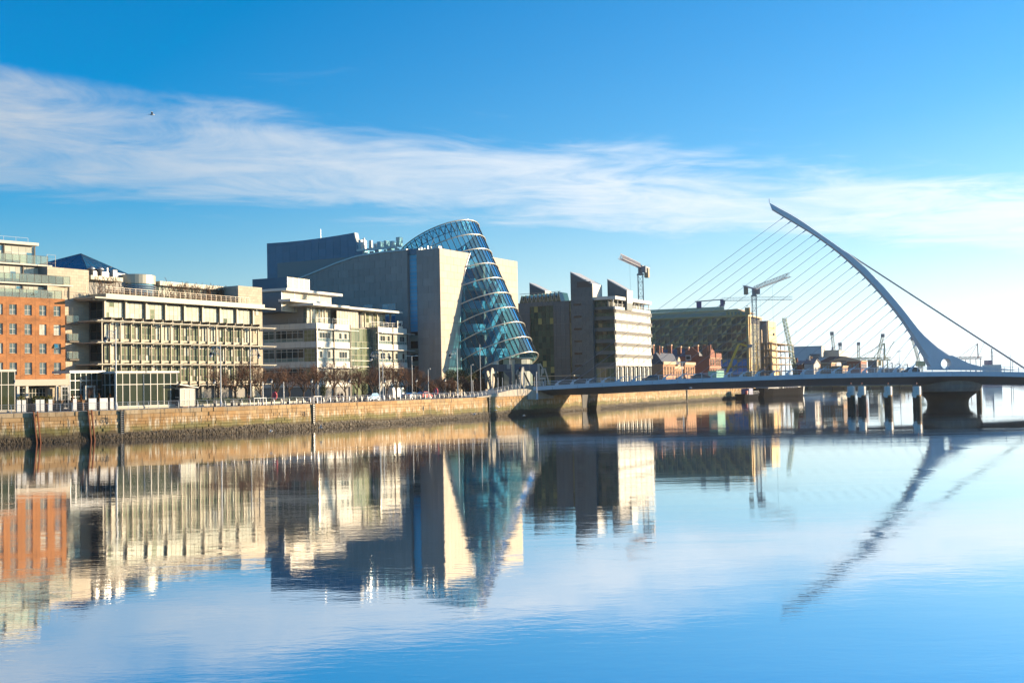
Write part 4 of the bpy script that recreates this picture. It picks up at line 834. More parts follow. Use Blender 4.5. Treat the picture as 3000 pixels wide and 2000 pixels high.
for k in range(n): box(T,'slot_pane',glass_mat('slot_blue_glass',(.10,.40,.60),inner=(.17,.52,.70),ior=1.3),.98,1.02,ys0+.02,ys1-.02,zb+(zs-zb)*k/n+.03,zb+(zs-zb)*(k+1)/n-.03)
for k in range(n+1): box(T,'slot_transom',m_steel,.9,1.06,ys0,ys1,zb+(zs-zb)*k/n-.03,zb+(zs-zb)*k/n+.03)
mb=MB(); mb.box(1.1,1.3,ys0,ys1,0,ZW-.5); mb.obj('slot_back',m_dark,T)
for k in range(4): box(T,'slot_floor',m_cream,.7,1.05,ys0+.05,ys1-.05,zb-2.2-k*3.0,zb-.9-k*3.0)
mb=MB(); mb.box(.6,3,ys0-.2,ys1+.1,ZW-.9,ZW+.45); mb.obj('slot_head',m_zinc,T)
for px,py,w in ((1163,886,2.1),(1148,892,0)): 
    if w: 
        y0,z0=FC.side(1160,925); y1,z1=FC.side(1120,891); glazing(T,'flank_window',m_steel,m_gsky,y0,y1,z0-2,z1,2,2,-.08,'s',bar=.08)
y0,z0=FC.side(1092,897); y1,z1=FC.side(1065,893); glazing(T,'flank_window',m_steel,m_gsky,y0,y1,z0-2.5,z1,1,1,-.08,'s',bar=.08)
# blue zinc fly tower behind
xz=9.0; top=[FC.side(px,py,xz) for px,py in ((1036,682),(990,690),(960,694.5),(925,699.5),(890,704),(840,709),(782,713))]
cut=[FC.side(px,py,xz) for px,py in ((1036,682),(1039,697),(1044,711),(1052,723),(1064,734),(1080,742),(1110,752))]
def topz(y):
    if y<top[0][0]:
        for (b,zb_),(a,za) in zip(cut[:-1],cut[1:]):
            if a<=y<=b: return zb_+(za-zb_)*(b-y)/(b-a+1e-6)
        return 0
    for (a,za),(b,zb_) in zip(top[:-1],top[1:]):
        if a<=y<=b: return za+(zb_-za)*(y-a)/(b-a)
    return top[-1][1]
tiles(T,'zinc_panel',m_zinc,cut[-1][0],top[-1][0],24,60,2.35,1.75,xz,'s',thick=.05,gap=.04,bond=0,top=topz)
mb=MB(); mb.prism(list(reversed(cut))[0:1]+[(cut[-1][0],20),(top[-1][0],20)]+list(reversed(top))+cut[1:],xz+.004,xz+1.3,'x'); mb.obj('fly_tower',m_zinc,T)
mb=MB()
for (a,za),(b,zb_) in zip(cut[:-1],cut[1:]): mb.add([(xz-.1,a-.35,za),(xz+1.4,a-.35,za),(xz+1.4,b-.35,zb_),(xz-.1,b-.35,zb_),(xz-.1,a,za),(xz+1.4,a,za),(xz+1.4,b,zb_),(xz-.1,b,zb_)],CF)
mb.obj('fly_tower_edge',mat('zinc_sunlit_tone',(.45,.45,.42),.5),T)  # same zinc, coloured pale for the sunlight on the cut edge
y,z=FC.side(940,697,xz+3); box(T,'mast',m_steel,xz+3,xz+3.06,y,y+.06,z-1,z+2.3)
# rooftop plant between tower and drum
rg=random.Random(11)
yp0=FC.side(1048,720,6)[0]; yp1=FC.side(1165,720,6)[0]; zp=FC.side(1100,735,6)[1]
mb=MB(); mb.box(4,22,yp1,yp0+24,zp-6,zp-1.2); mb.obj('plant_deck',m_soffit,T); box(T,'plant_gantry',m_white,5.5,5.9,yp1,yp0,zp+.2,zp+.75)
for k in range(13):
    y=yp1+(yp0-yp1)*(k+rg.random()*.5)/13; w=rg.uniform(.6,1.3); h=rg.uniform(.8,2.4); z=zp-1.2 if k%2 else zp+.76
    box(T,'plant_unit',m_white if rg.random()<.7 else m_steel,6+rg.uniform(0,2),8.5,y,y+w,z,z+h)
mb=MB(); y=FC.side(1066,700,6)[0]; mb.bar((6,y,zp),(6,y,zp+3.4),.35); mb.obj('flue',m_white,T); y=FC.side(1150,720,6)[0]; mb=MB(); mb.lathe([(0,0),(.7,0),(.75,1.0),(.5,1.5),(0,1.6)],(6,y,zp+.5),16); mb.obj('fan_cowl',m_white,T)
rail(T,'plant_rail',m_steel,[(5.4,yp1,zp+.8),(5.4,yp0,zp+.8)],h=1.1,post=.05,n_rails=2,step=1.2)
# fin top clutter
box(T,'parapet_block',m_white,.2,1.6,.3,1.5,ZW,ZW+.55)
for k in range(5): y=1.6+k*.9; box(T,'camera_unit',m_white if k%2 else m_steel,.3,.7,y,y+.35,ZW+.1,ZW+.35+.2*(k%3))
mb=MB(); mb.bar((.5,3.1,ZW),(.7,1.7,ZW+2.6),.07); mb.obj('antenna',m_rail,T)
# ---- the drum
E1=Vector((1,0,0)); E2=Vector((0,-math.cos(AL),math.sin(AL))); AX=Vector((0,math.sin(AL),math.cos(AL))); C0=Vector((T0,0,Z0))
def dp(s,ph,r=RC): return C0+AX*s+(E1*math.cos(ph)+E2*math.sin(ph))*r
SS=[28.2-k*4.08 for k in range(10)]; NP=48
def keep(p): return p.z>.3 and (p.y<.15 or p.z>ZW-.4)
m_drum=glass_mat('drum_glass',(.14,.25,.28),transp=.80,patch=(.52,.80,.91),inner=(.22,.35,.38),ior=1.12,wob=.002,rough=.03)
m_ringm=mat('champagne_ring',(.62,.56,.45),.3,metal=.55)
bars=MB()
for bi,(s1,s0) in enumerate(zip(SS[:-1],SS[1:])):
    for k in range(NP):
        p0,p1=2*math.pi*k/NP,2*math.pi*(k+1)/NP; c=dp((s0+s1)/2,(p0+p1)/2)
        if not keep(c): continue
        e=.010; P=[dp(s0+.05,p0+e),dp(s0+.05,p1-e),dp(s1-.05,p1-e),dp(s1-.05,p0+e)]
        if min(q.z for q in P)<.2: continue
        nrm=(E1*math.cos((p0+p1)/2)+E2*math.sin((p0+p1)/2))*.03
        obj('drum_pane',[q-nrm for q in P]+[q for q in P],[(3,2,1,0),(4,5,6,7),(0,1,5,4),(1,2,6,5),(2,3,7,6),(3,0,4,7)],m_drum,T)
        bars.bar(dp(s0,p0,RC+.03),dp(s1,p0,RC+.03),.09,.16)
bars.obj('drum_mullions',mat('drum_mullion',(.03,.045,.06),.4,metal=.3),T)
for s in SS:
    run=[]; runs=[]
    for k in range(145):
        p=dp(s,2*math.pi*k/144+math.radians(200),RC+.22)
        if keep(p) or (p.y<.6 and p.z>.3): run.append(p)
        elif run: runs.append(run); run=[]
    if run: runs.append(run)
    mb=MB()
    for r in runs:
        if len(r)>2: mb.tube(r,.14,8)
    if mb.V: mb.obj('drum_ring',m_ringm,T,smooth=True)
# trusses inside the top of the drum
mb=MB(); n=40
for k in range(n):
    p0,p1=2*math.pi*k/n,2*math.pi*(k+1)/n; a,b=dp(SS[0]-.3,p0,RC-.5),dp(SS[0]-.3,p1,RC-.5); c=dp(SS[0]-1.9,(p0+p1)/2,RC-1.4); c2=dp(SS[0]-1.9,p0-(p1-p0)/2,RC-1.4)
    if (a.z>ZW-2 or a.y<0): mb.bar(a,c,.12); mb.bar(b,c,.12); mb.bar(a,b,.14); mb.bar(c2,c,.14); mb.bar(a,dp(SS[1],p0+.15,RC-.4),.13)
mb.obj('roof_truss',m_steel,T)
# inside: back wall, floors with white balconies, escalators
m_deep=mat('atrium_wall',(.09,.26,.38),.7); m_balc=mat('white_balcony',(.80,.86,.82),.45)
mb=MB(); mb.box(T0-RC-.5,T0+RC+1,9.0,9.3,0,ZW-.2); mb.obj('atrium_back',m_deep,T)
mb=MB(); mb.prism([(T0-RC,9),(T0+RC,9),(T0+RC*.6,13),(T0-RC*.6,13)],ZW-.2,ZW+.1,'z'); mb.obj('upper_floor',m_deep,T)
FLZ=[4.6,10.2,15.8,21.4,27.0]
def front_y(z): return (z-Z0)*math.tan(AL)-RC/math.cos(AL)
def inside(a,b,z):
    # keep a balcony corner inside the tilted glass cylinder
    ri=RC-.8; ys=[(q-Z0)*math.tan(AL) for q in (z-.6,z+1.25)]; b=max(b,max(ys)-ri*.93/math.cos(AL)); dd=max(abs((b-y)*math.cos(AL)) for y in ys); lim=math.sqrt(max(.3,ri*ri-dd*dd)); return max(T0-lim,min(T0+lim,a)),b
for i,z in enumerate(FLZ):
    fy=front_y(z)+3.2; mb=MB(); mb.box(T0-RC+.6,T0+RC-.6,2.2,9,z-.35,z); mb.obj('floor_slab',m_balc,T)
    for cx,r,dy in (((T0-6.2,3.6,0),(T0+6.0,3.4,.8)) if i else ()):
        pts=[(cx+r*math.cos(t),max(fy,-4.5)+dy+3-2.2*abs(math.sin(t))) for t in [math.pi*k/10 for k in range(11)]]
        pts=[inside(a,b,z) for a,b in pts]; mb=MB(); mb.prism(pts+[(pts[-1][0],6),(pts[0][0],6)],z-.6,z+1.25,'z'); mb.obj('balcony',m_balc,T)
    if i<4:
        z2=FLZ[i+1]; y=max(front_y(z)+3.5,-3.5)
        for q in (0,1.7):
            a,b=Vector((T0-2.6,y+q,z)),Vector((T0+3.6,y+q+.4,z2+.2)); mb=MB(); mb.bar(a+Vector((0,0,.2)),b+Vector((0,0,.2)),.9,1.5); mb.obj('escalator',m_balc if q==0 else m_deep,T)
    for cx in (T0-8,T0-3.2,T0+8): box(T,'atrium_column',m_balc,cx-.22,cx+.22,3,3.45,z,z+5.2)
# ground entrance drum below the lowest ring
x0,_=FC.front(1517,1080,-9); x1,_=FC.front(1572,1080,-9); zt=FC.front(1560,1052,-9)[1]; xc,r=(x0+x1)/2,(x1-x0)/2; mb=MB(); n=20
for k in range(n):
    a,b=math.pi*2*k/n,math.pi*2*(k+.94)/n; q=MB(); V=[(xc+r*math.cos(t),-9+4+r*math.sin(t),z) for t,z in ((a,.1),(b,.1),(b,zt),(a,zt))]; V2=[(xc+(r-.06)*math.cos(t),-5+(r-.06)*math.sin(t),z) for t,z in ((a,.1),(b,.1),(b,zt),(a,zt))]
    q.add(V+V2,[(0,1,2,3),(7,6,5,4),(0,4,5,1),(1,5,6,2),(2,6,7,3),(3,7,4,0)]).obj('entrance_pane',m_gpale if k%3 else m_ggreen,T)
mb.lathe([(r+.15,zt),(r+.3,zt+.2),(r+.15,zt+.4),(0,zt+.5)],(xc,-5,0),32); mb.obj('entrance_rim',m_ringm,T)
# ================================================================== BANDED OFFICES with wedge towers
FW=Frame(1802,318,26); T=FW.thing('banded_office','office building with pale banded front, dark glass flank and wedge topped towers','building')
m_band=mat('ivory_panel',(.58,.55,.48),.5,isl=.04); m_slate=mat('slate_cladding',(.095,.122,.125),.6,isl=.10,var=.06,vscale=.4); m_louv2=mat('dark_louvre',(.07,.06,.05),.6)
x0,x1=1.0,30.5; ZT=22.7; LW=[7.05,10.3,13.5,16.7,19.8,22.7]
mb=MB(); mb.box(x0+.1,x1-.1,.5,30,0,ZT-.1); mb.obj('core',m_soffit,T)
for i,(z0,z1) in enumerate(zip(LW[:-1],LW[1:])):
    box(T,'spandrel',m_band,x0,x1,-.1,.45,z0,z0+.85); n=20; w=(x1-x0)/n
    for k in range(n): box(T,'blind_panel',m_band if k%3 else m_gpale,x0+k*w+.03,x0+(k+1)*w-.03,.0,.15,z0+.87,z1-1.05)
    for k in range(4): z=z1-.98+k*.27; box(T,'louvre_blade',m_band,x0,x1+.5,-.32,-.12,z,z+.08)
    box(T,'louvre_shade_back',mat('louvre_painted_shade',(.02,.018,.016),.8),x0,x1,.2,.3,z1-1.04,z1-.01)  # dark backing: the shade between the blades is put into its colour
    # flank window band
    m_gflank=glass_mat('flank_green_glass',(.018,.05,.042),inner=(.10,.15,.10),ior=1.2)
    glazing(T,'flank_window',m_frame,m_gflank,.3,6.0,z0+.9,z1,5,2,x0-.02,'s',bar=.07,rows=[1.5,1],mg2=(m_ggreen,.12)); box(T,'flank_spandrel',m_slate,x0-.12,x0+.2,.1,6.0,z0-.1,z0+.88)
    for k in range(4): z=z1-.95+k*.27; box(T,'flank_louvre',m_louv2,x0-.35,x0-.15,.1,5.9,z,z+.07)
box(T,'parapet',m_band,x0,x1,-.12,.4,ZT,ZT+.75); box(T,'parapet',m_slate,x0-.1,x0+.3,.45,6,ZT,ZT+.7)
# top storey
n=8; w=(x1-2-x0)/n
for k in range(n): glazing(T,'top_window',m_white,m_gpale,x0+k*w+.2,x0+(k+1)*w-.1,ZT+.3,25.3,3,1,2.0,bar=.1,mg2=(m_gdark,.4)); box(T,'top_column',m_steel,x0+k*w-.09,x0+k*w+.09,.3,.5,ZT+.7,25.4)
box(T,'top_column',m_steel,x1-.3,x1-.12,.3,.5,ZT+.7,25.4); glazing(T,'top_flank_window',m_frame,m_gflank,1.8,6,ZT+.7,25.3,4,2,x0+.3,'s',bar=.08)
box(T,'roof_slab',m_band,x0-.3,x1+.2,-.4,6.0,25.35,26.25); rail(T,'terrace_rail',m_rail,[(x0,.0,ZT+.75),(x1,.0,ZT+.75)],h=.7,post=.04,n_rails=2,step=2)
mb=MB(); mb.box(x0+.3,x1-2,2.3,20,ZT,25.3); mb.obj('top_core',m_soffit,T)
# ground floor colonnade
for k in range(9):
    x=x0+(x1-x0)*k/8.2; box(T,'column',m_slate,x-.3,x+.3,-.1,.4,0,LW[0]-.02)
    if k<8: glazing(T,'shopfront',m_white,m_ggreen,x+.5,x+1.9,.3,LW[0]-.4,2,3,.6,bar=.1,rows=[1.6,.8,1.5]); box(T,'infill',m_white,x+2.0,x+2.7,.2,.5,.2,LW[0]-.3)
glazing(T,'flank_shopfront',m_steel,m_ggreen,.3,6,.3,LW[0]-.6,4,2,x0-.02,'s',bar=.08)
# slate tower with wedge top
y0,y1=6.0,12.5; ytop0=FW.side(1734,834)[1]; ytop1=FW.side(1674,799)[1]; xw=6.0
def wz(y): return ytop0+(ytop1-ytop0)*(y-y0)/(y1-y0)
tiles(T,'tower_slab',m_slate,y0,y1,0,45,2.1,1.15,x0-1.2,'s',thick=.06,gap=.04,top=wz)
mb=MB(); mb.prism([(y0+.02,0),(y1-.02,0),(y1-.02,wz(y1)-.05),(y0+.02,wz(y0)-.05)],x0-1.19,x0+xw,'x'); mb.obj('tower_core',m_slate,T)
mb=MB(); mb.box(x0-1.1,x0+xw,y0-.08,y0,25.4,wz(y0)); mb.obj('tower_front',m_band,T); box(T,'tower_louvre',m_louv2,x0-1.3,x0-1.27,y0+.4,y0+4.5,29,30.6)
mb=MB(); mb.prism([(y0-.1,wz(y0)),(y1,wz(y1)),(y1,wz(y1)+.3),(y0-.1,wz(y0)+.3)],x0-1.3,x0+xw,'x'); mb.obj('tower_roof',mat('lead_roof',(.5,.5,.48),.5),T)
for k in range(7): z=3.6+k*3.4; box(T,'tower_window',m_gdark,x0-1.31,x0-1.26,y0+3.4,y1-.8,z,z+.55)
# flank beyond the tower: slate, glass strip, dark glazed atrium, slate
yg=[12.5,13.4,FW.side(1620,1000)[0],FW.side(1551,1000)[0],FW.side(1505,1000)[0]]; ZF=FW.side(1620,882)[1]
glazing(T,'glass_strip',m_frame,m_ggreen,yg[0],yg[1],.5,ZF,1,8,x0-.2,'s',bar=.08); tiles(T,'flank_slab',m_slate,yg[1],yg[2],0,ZF,1.35,3.2,x0-.3,'s',thick=.06,gap=.04,bond=0); tiles(T,'flank_slab',m_slate,yg[3],yg[4],0,ZF,1.6,3.2,x0-.3,'s',thick=.06,gap=.04,bond=0)
glazing(T,'atrium_glass',m_frame,m_gflank,yg[2]+.05,yg[3]-.05,.3,ZF-1.2,6,14,x0-.15,'s',bar=.05,mg2=(glass_mat('lit_office_glass',(.16,.17,.05),inner=(.45,.45,.18),ior=1.3),.09)); tiles(T,'flank_slab',m_slate,yg[2],yg[3],ZF-1.2,ZF,1.6,1.2,x0-.3,'s',thick=.06)
mb=MB(); mb.box(x0,x0+25,y1,yg[4],0,ZF-.05); mb.obj('flank_core',m_soffit,T)
# saw-tooth glazed roof
m_groof=glass_mat('green_roof_glass',(.015,.06,.05),inner=(.05,.12,.09)); n=10; ya=FW.side(1520,870)[0]; yb2=FW.side(1640,870)[0]; w=(ya-yb2)/n; bars=MB()
for k in range(n):
    a=yb2+k*w; zt=ZF+2.6-.06*k
    for s_,(p,q) in enumerate((((a,ZF),(a+w/2,zt)),((a+w/2,zt),(a+w,ZF)))):
        MB().add([(x0-.4,p[0],p[1]),(x0-.4,q[0],q[1]),(x0+6,q[0],q[1]),(x0+6,p[0],p[1]),(x0-.4,p[0],p[1]-.05),(x0-.4,q[0],q[1]-.05),(x0+6,q[0],q[1]-.05),(x0+6,p[0],p[1]-.05)],CF).obj('roof_pane',m_groof,T); bars.bar((x0-.45,p[0],p[1]),(x0-.45,q[0],q[1]),.14)
    MB().add([(x0-.35,a,ZF),(x0-.35,a+w,ZF),(x0-.35,a+w/2,zt),(x0-.3,a,ZF),(x0-.3,a+w,ZF),(x0-.3,a+w/2,zt)],[(0,1,2),(5,4,3),(0,3,4,1),(1,4,5,2),(2,5,3,0)]).obj('gable_pane',m_groof,T)
bars.bar((x0-.45,ya,ZF+2.5),(x0-.45,yb2,ZF+2.7),.12); bars.obj('roof_bars',m_cream,T)
for (pa,pb,pc,yo) in (((1779,820),(1836,853),(1847,856),9.5),((1551,831),(1596,854),(1602,856),30)):
    xx=x0+8; ya_,za=FW.side(*pa,xx); yb_,zb=FW.side(*pb,xx)
    mb=MB(); mb.prism([(yb_,ZT),(ya_,ZT),(ya_,za),(yb_,zb)],xx,xx+4.5,'x'); mb.obj('wedge_tower',m_slate,T); mb=MB(); mb.prism([(yb_-.15,zb),(ya_,za),(ya_,za+.3),(yb_-.15,zb+.3)],xx-.1,xx+4.5,'x'); mb.obj('wedge_roof',MATS['lead_roof'],T); box(T,'wedge_front',m_band,xx,xx+4.5,yb_-.08,yb_-.002,ZT+2,zb)
# canopy along the pavement
y,z=FW.side(1580,1102,-6); box(T,'bus_canopy',m_cream,-8,-4,FW.side(1690,1104,-6)[0],FW.side(1585,1104,-6)[0],z-.1,z+.12)
# ================================================================== CENTRAL BANK: dark glass under a mesh of triangles
FN=Frame(2192,500,24); T=FN.thing('mesh_clad_office','large dark glass office wrapped in a golden triangular metal mesh','building')
m_gold=mat('golden_anodised_mesh',(.50,.34,.13),.5,metal=.2,isl=.15); m_goldd=mat('golden_rail',(.46,.34,.16),.4,metal=.4); m_gnav=glass_mat('navy_bank_glass',(.012,.018,.026),inner=(.05,.06,.06),ior=1.6); m_gblue=glass_mat('film_blue_glass',(.02,.20,.48),inner=(.06,.34,.66),ior=1.4)
yr=0.0; yl=FN.side(1880,920)[0]; zt=FN.side(2188,927)[1]; zbt=FN.side(2188,1105)[1]; nc,nr=22,8; cw=(yl-yr)/nc; rh=(zt-.3)/nr
mb=MB(); mb.box(.25,28,.25,yl,0,zt); mb.obj('core',m_dark,T)
for r in range(nr):
    blue=r<3
    for c in range(nc):
        a=yr+c*cw; box(T,'pane',(m_gblue if blue and c<8 else (m_ggreen if RND.random()<.1 else m_gnav)),.18,.22,a+.04,a+cw-.04,.3+r*rh+.75,.3+(r+1)*rh-.03)
    box(T,'floor_band',m_slate,.05,.2,yr,yl,.3+r*rh,.3+r*rh+.73)
cnt=0; mbf=MB()
for r in range(nr):
    for c in range(nc):
        a=yr+c*cw; z0,z1=.3+r*rh,.3+(r+1)*rh
        if RND.random()<.12: continue
        P=[(a+cw*.97,z0+rh*.08),(a+cw*.05,z0+rh*.10),(a+cw*.05,z0+rh*.52)] if (r+c)%3 else [(a+cw*.97,z0+rh*.5),(a+cw*.97,z0+rh*.95),(a+cw*.05,z0+rh*.92)]
        MB().prism(P,-.85,-.8,'x').obj('mesh_triangle',m_gold,T)
mb=MB()
for c in range(nc+1): a=yr+c*cw; mb.box(-.95,-.86,a-.05,a+.05,.2,zt)
for r in range(nr+1): mb.box(-.93,-.86,yr,yl,.3+r*rh-.04,.3+r*rh+.04)
mb.obj('mesh_frame',m_goldd,T)
box(T,'cornice',m_gold,-1.4,28,-1.2,yl,zt+.05,zt+.7)
box(T,'terrace_glass',m_gteal,.1,.2,.5,yl,zt+.7,zt+2.2); zc=FN.side(2130,905)[1]
mb=MB(); mb.prism([(1.5,zt+2.2),(yl,zt+2.2),(yl,zc-.4),(8,zc-.2),(4,zc)],.5,26,'x'); mb.obj('crown',mat('gold_crown',(.60,.41,.20),.7),T); box(T,'roof_rail_glass',glass_mat('roof_rail_green',(.04,.16,.13),transp=.3,inner=(.08,.22,.18)),.7,.75,10,yl,zc-.3,zc+1.2)
for k in range(5): a=1.6+k*1.5; MB().prism([(a,zt+.7),(a+1.2,zt+.7),(a+.8,zc-.5)],-.3,-.2,'x').obj('crown_sail',m_gold,T)
# south front: golden screens, recess, leaning end screen
zf=FN.front(2200,1000)[1]
glazing(T,'south_glass',m_goldd,glass_mat('amber_glass',(.10,.08,.02),inner=(.3,.25,.08)),5.5,24,.3,FN.front(2240,955)[1],10,9,0,bar=.12)
x0s=FN.front(2205,920)[0]; mb=MB(); mb.prism([(1.8,.2),(3.0,.2),(2.4,zt*.5),(3.2,zt+4),(2.0,zt+4),(1.2,zt*.5)],-1.2,1.0); mb.obj('golden_fin',m_gold,T)
mb=MB(); mb.prism([(-.6,.2),(1.4,.2),(.2,zt*.18),(.9,zt*.55),(.3,zt+.2),(-.5,zt+.2)],-.9,.1); mb.obj('corner_screen',m_gold,T)
for k in range(6): z=zt+.8+k*.75; box(T,'stair_landing',m_steel,1.3,4.5,-.6,.4,z,z+.12)
xa=FN.front(2243,950)[0]; xb=FN.front(2266,945)[0]; za=FN.front(2262,942)[1]; n=9
for k in range(n):
    f0,f1=k/n,(k+.95)/n; lean=lambda f:1.6*(1-f)**2; MB().add([(xa,-1.2-lean(f0),za*f0),(xb+lean(f0)*2.2,-1.2-lean(f0),za*f0),(xb+lean(f1)*2.2,-1.2-lean(f1),za*f1),(xa,-1.2-lean(f1),za*f1),(xa,-.9-lean(f0),za*f0),(xb+lean(f0)*2.2,-.9-lean(f0),za*f0),(xb+lean(f1)*2.2,-.9-lean(f1),za*f1),(xa,-.9-lean(f1),za*f1)],CF).obj('end_screen',m_gold,T)
box(T,'end_block',m_soffit,xa-1,xb+.5,-.8,14,0,za-.3); box(T,'roof_unit',m_frame,xa-4,xa+2,2,6,za-.3,za+.9)
# ================================================================== CABLE-STAYED BRIDGE
YN,YC,YF=262.0,273.0,284.0
BO=at_y(2775,1130,YC); BO.z=0
BR=thing('cable_stayed_bridge','white cable-stayed bridge with curved leaning pylon spanning the river','bridge',BO)
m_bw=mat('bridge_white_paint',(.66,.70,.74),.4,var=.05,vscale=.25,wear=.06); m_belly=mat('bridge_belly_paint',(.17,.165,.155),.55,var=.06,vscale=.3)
def W(v): return Vector(v)-BO
prof=[(1545,1134,1145,1154),(1640,1127.6,1139,1159.5),(1740,1122,1134,1155),(1840,1116.8,1129,1150.6),(2000,1109,1122,1142),(2200,1102.7,1115,1136.6),(2400,1094.5,1108,1130),(2600,1090,1104.6,1127.5),(2750,1088,1102,1126),(2900,1087.5,1101.6,1126),(3000,1089.5,1104,1127),(3200,1096,1110,1131),(3450,1106,1119,1138)]
ST=[]
for px,a,b,c in prof: A=at_y(px,a,YN); ST.append((A.x,A.z,at_y(px,b,YN).z,at_y(px,c,YN+6).z))
def interp(x,k):
    for p,q in zip(ST[:-1],ST[1:]):
        if x<=q[0]: return p[k]+(q[k]-p[k])*(x-p[0])/(q[0]-p[0])
    return ST[-1][k]
def smooth_(x,k): return sum(interp(x+d,k) for d in (-6,-3,0,3,6))/5 if ST[0][0]+6<x<ST[-1][0]-6 else interp(x,k)
XA,XB=ST[0][0],ST[-1][0]; NS=80; xs=[XA+(XB-XA)*k/NS for k in range(NS+1)]
def zt(x): return smooth_(x,1)
def zf(x): return smooth_(x,2)
def zb(x): return smooth_(x,3)
# belly and deck slab: one lofted section
V=[];F=[]
for x in xs:
    t,f,b=zt(x),zf(x),zb(x)
    for y,z in ((YN+.25,t-.35),(YF-.25,t-.35),(YF-.25,f+.05),(YF-6.2,b+.15),(YF-8,b),(YN+8,b),(YN+6.2,b+.15),(YN+.25,f+.05)): V.append(W((x,y,z)))
for k in range(NS):
    for j in range(8): F.append((k*8+j,k*8+(j+1)%8,k*8+8+(j+1)%8,k*8+8+j))
F+=[tuple(range(7,-1,-1)),tuple(NS*8+j for j in range(8))]
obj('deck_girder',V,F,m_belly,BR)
# fascia panels
for y0,y1 in ((YN,YN+.24),(YF-.24,YF)):
    n=26 if y0==YN else 10
    for k in range(n):
        a,b=XA+(XB-XA)*k/n+.03,XA+(XB-XA)*(k+1)/n-.03; q=4; V=[];F=[]
        for i in range(q+1):
            x=a+(b-a)*i/q
            for y,z in ((y0,zf(x)),(y0,zt(x)),(y1,zt(x)),(y1,zf(x))): V.append(W((x,y,z)))
        for i in range(q):
            for j in range(4): F.append((i*4+j,i*4+(j+1)%4,i*4+4+(j+1)%4,i*4+4+j))
        F+=[(3,2,1,0),tuple(q*4+j for j in range(4))]; obj('fascia',V,F,m_bw,BR)
# ribs under the cantilever
x=XA+2
while x<XB-2:
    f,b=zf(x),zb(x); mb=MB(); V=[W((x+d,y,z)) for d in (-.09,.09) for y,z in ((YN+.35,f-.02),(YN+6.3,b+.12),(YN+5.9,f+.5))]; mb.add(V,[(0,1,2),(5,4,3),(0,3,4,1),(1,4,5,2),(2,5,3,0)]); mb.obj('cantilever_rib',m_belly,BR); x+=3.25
# railings
mb=MB(); x=XA+.4
while x<XB: box(BR,'rail_post',m_bw,x-.06-BO.x,x+.06-BO.x,YN-.06-BO.y,YN+.02-BO.y,zt(x)-.35,zt(x)+1.05); x+=3.25
for h,r in ((1.03,.045),(.62,.018),(.3,.018)):
    for y in (YN-.01,YF+.01):
        mb=MB(); mb.tube([W((x,y,zt(x)+h)) for x in xs],r,5); mb.obj('hand_rail',m_bw,BR)
mg=glass_mat('parapet_glass',(.3,.36,.4),transp=.75,inner=(.4,.45,.5)); 
# fins and forestays
PYL=[(215,170),(262,198),(310,226),(360,256),(410,287),(455,318),(500,350),(545,384),(590,420),(632,456),(672,493),(712,530),(750,568),(788,608),(826,650),(861,690),(897,733),(932,775),(965,818),(997,862),(1027,908),(1055,952),(1083,1000),(1111,1048)]
pt=lambda a,b,Y=YC: at_y(2200+a/2.24,560+b/2.24,Y)
nf=len(PYL)
for k,(a,b) in enumerate(PYL):
    top=pt(a,b); px=1632+k*(2668-1632)/(nf-1); base=at_y(px,1100,YC); x=base.x; z=zt(x)-.3
    d=(top-Vector((x,YC,z))); d.y=0; d.normalize()
    # anchorage fin: shark-fin plate leaning along the cable
    mb=MB(); P=[(x-.6,z),(x+.3,z),(x+.28,z+.85),(x+.75+d.x*1.35,z+.75+d.z*1.75),(x-.2+d.x*.7,z+.95+d.z*.4),(x-.55,z+.6)]
    mb.prism([(p-BO.x,q) for p,q in P],-.25,.25); mb.obj('anchor_fin',m_bw,BR)
    mb=MB(); mb.tube([W((x+.7+d.x*1.2,YC,z+.9+d.z*1.5)),W(top)],.047,6); mb.obj('forestay',mat('stay_cable',(.30,.31,.33),.35,metal=.6),BR)
    mb=MB(); e=W(top); mb.tube([e-d*1.0,e+d*.3],[.1,.2],6); mb.obj('stay_socket',m_bw,BR)
# pylon: lofted along its curve, thick at the root
lo=[(140,125)]+PYL+[(1140,1098)]
up=[(185,112),(262,153),(310,182),(360,215),(412,252),(462,287),(512,322),(556,353),(600,385),(645,412),(688,447),(728,484),(768,522),(808,562),(848,605),(886,648),(922,688),(958,730),(995,775),(1030,820),(1065,866),(1100,910),(1138,950),(1180,986),(1230,1027),(1310,1078)]
n=min(len(lo),len(up)); lo=lo[:n]; up=up[:n]
V=[];F=[];R=8
tip=W(pt(120,75))
for i in range(n):
    l,u=W(pt(*lo[i])),W(pt(*up[i])); f=i/(n-1); th=.5+.35*f+.35*f*f
    for s,t in ((.12,-1),(.88,-1),(1,-.55),(1,.55),(.88,1),(.12,1),(0,.55),(0,-.55)):
        p=l.lerp(u,s); V.append((p.x,t*th,p.z))
for i in range(n-1):
    for j in range(R): F.append((i*R+j,i*R+(j+1)%R,i*R+R+(j+1)%R,i*R+R+j))
k=len(V); V.append((tip.x,0,tip.z)); F+=[(k,(j+1)%R,j) for j in range(R)]
# root: flares right and left along the deck
th=3.1; rt=[W(pt(1168,1148)),W(pt(1172,1165))]; rootp=[(1140,1098),(1168,1148),(1166,1172),(1720,1174),(1650,1166),(1520,1156),(1420,1130),(1310,1078)]
P=[W(pt(*q)) for q in rootp]; P=[(p.x,p.z) for p in P]; obj('pylon',V,F,m_bw,BR,smooth=False)
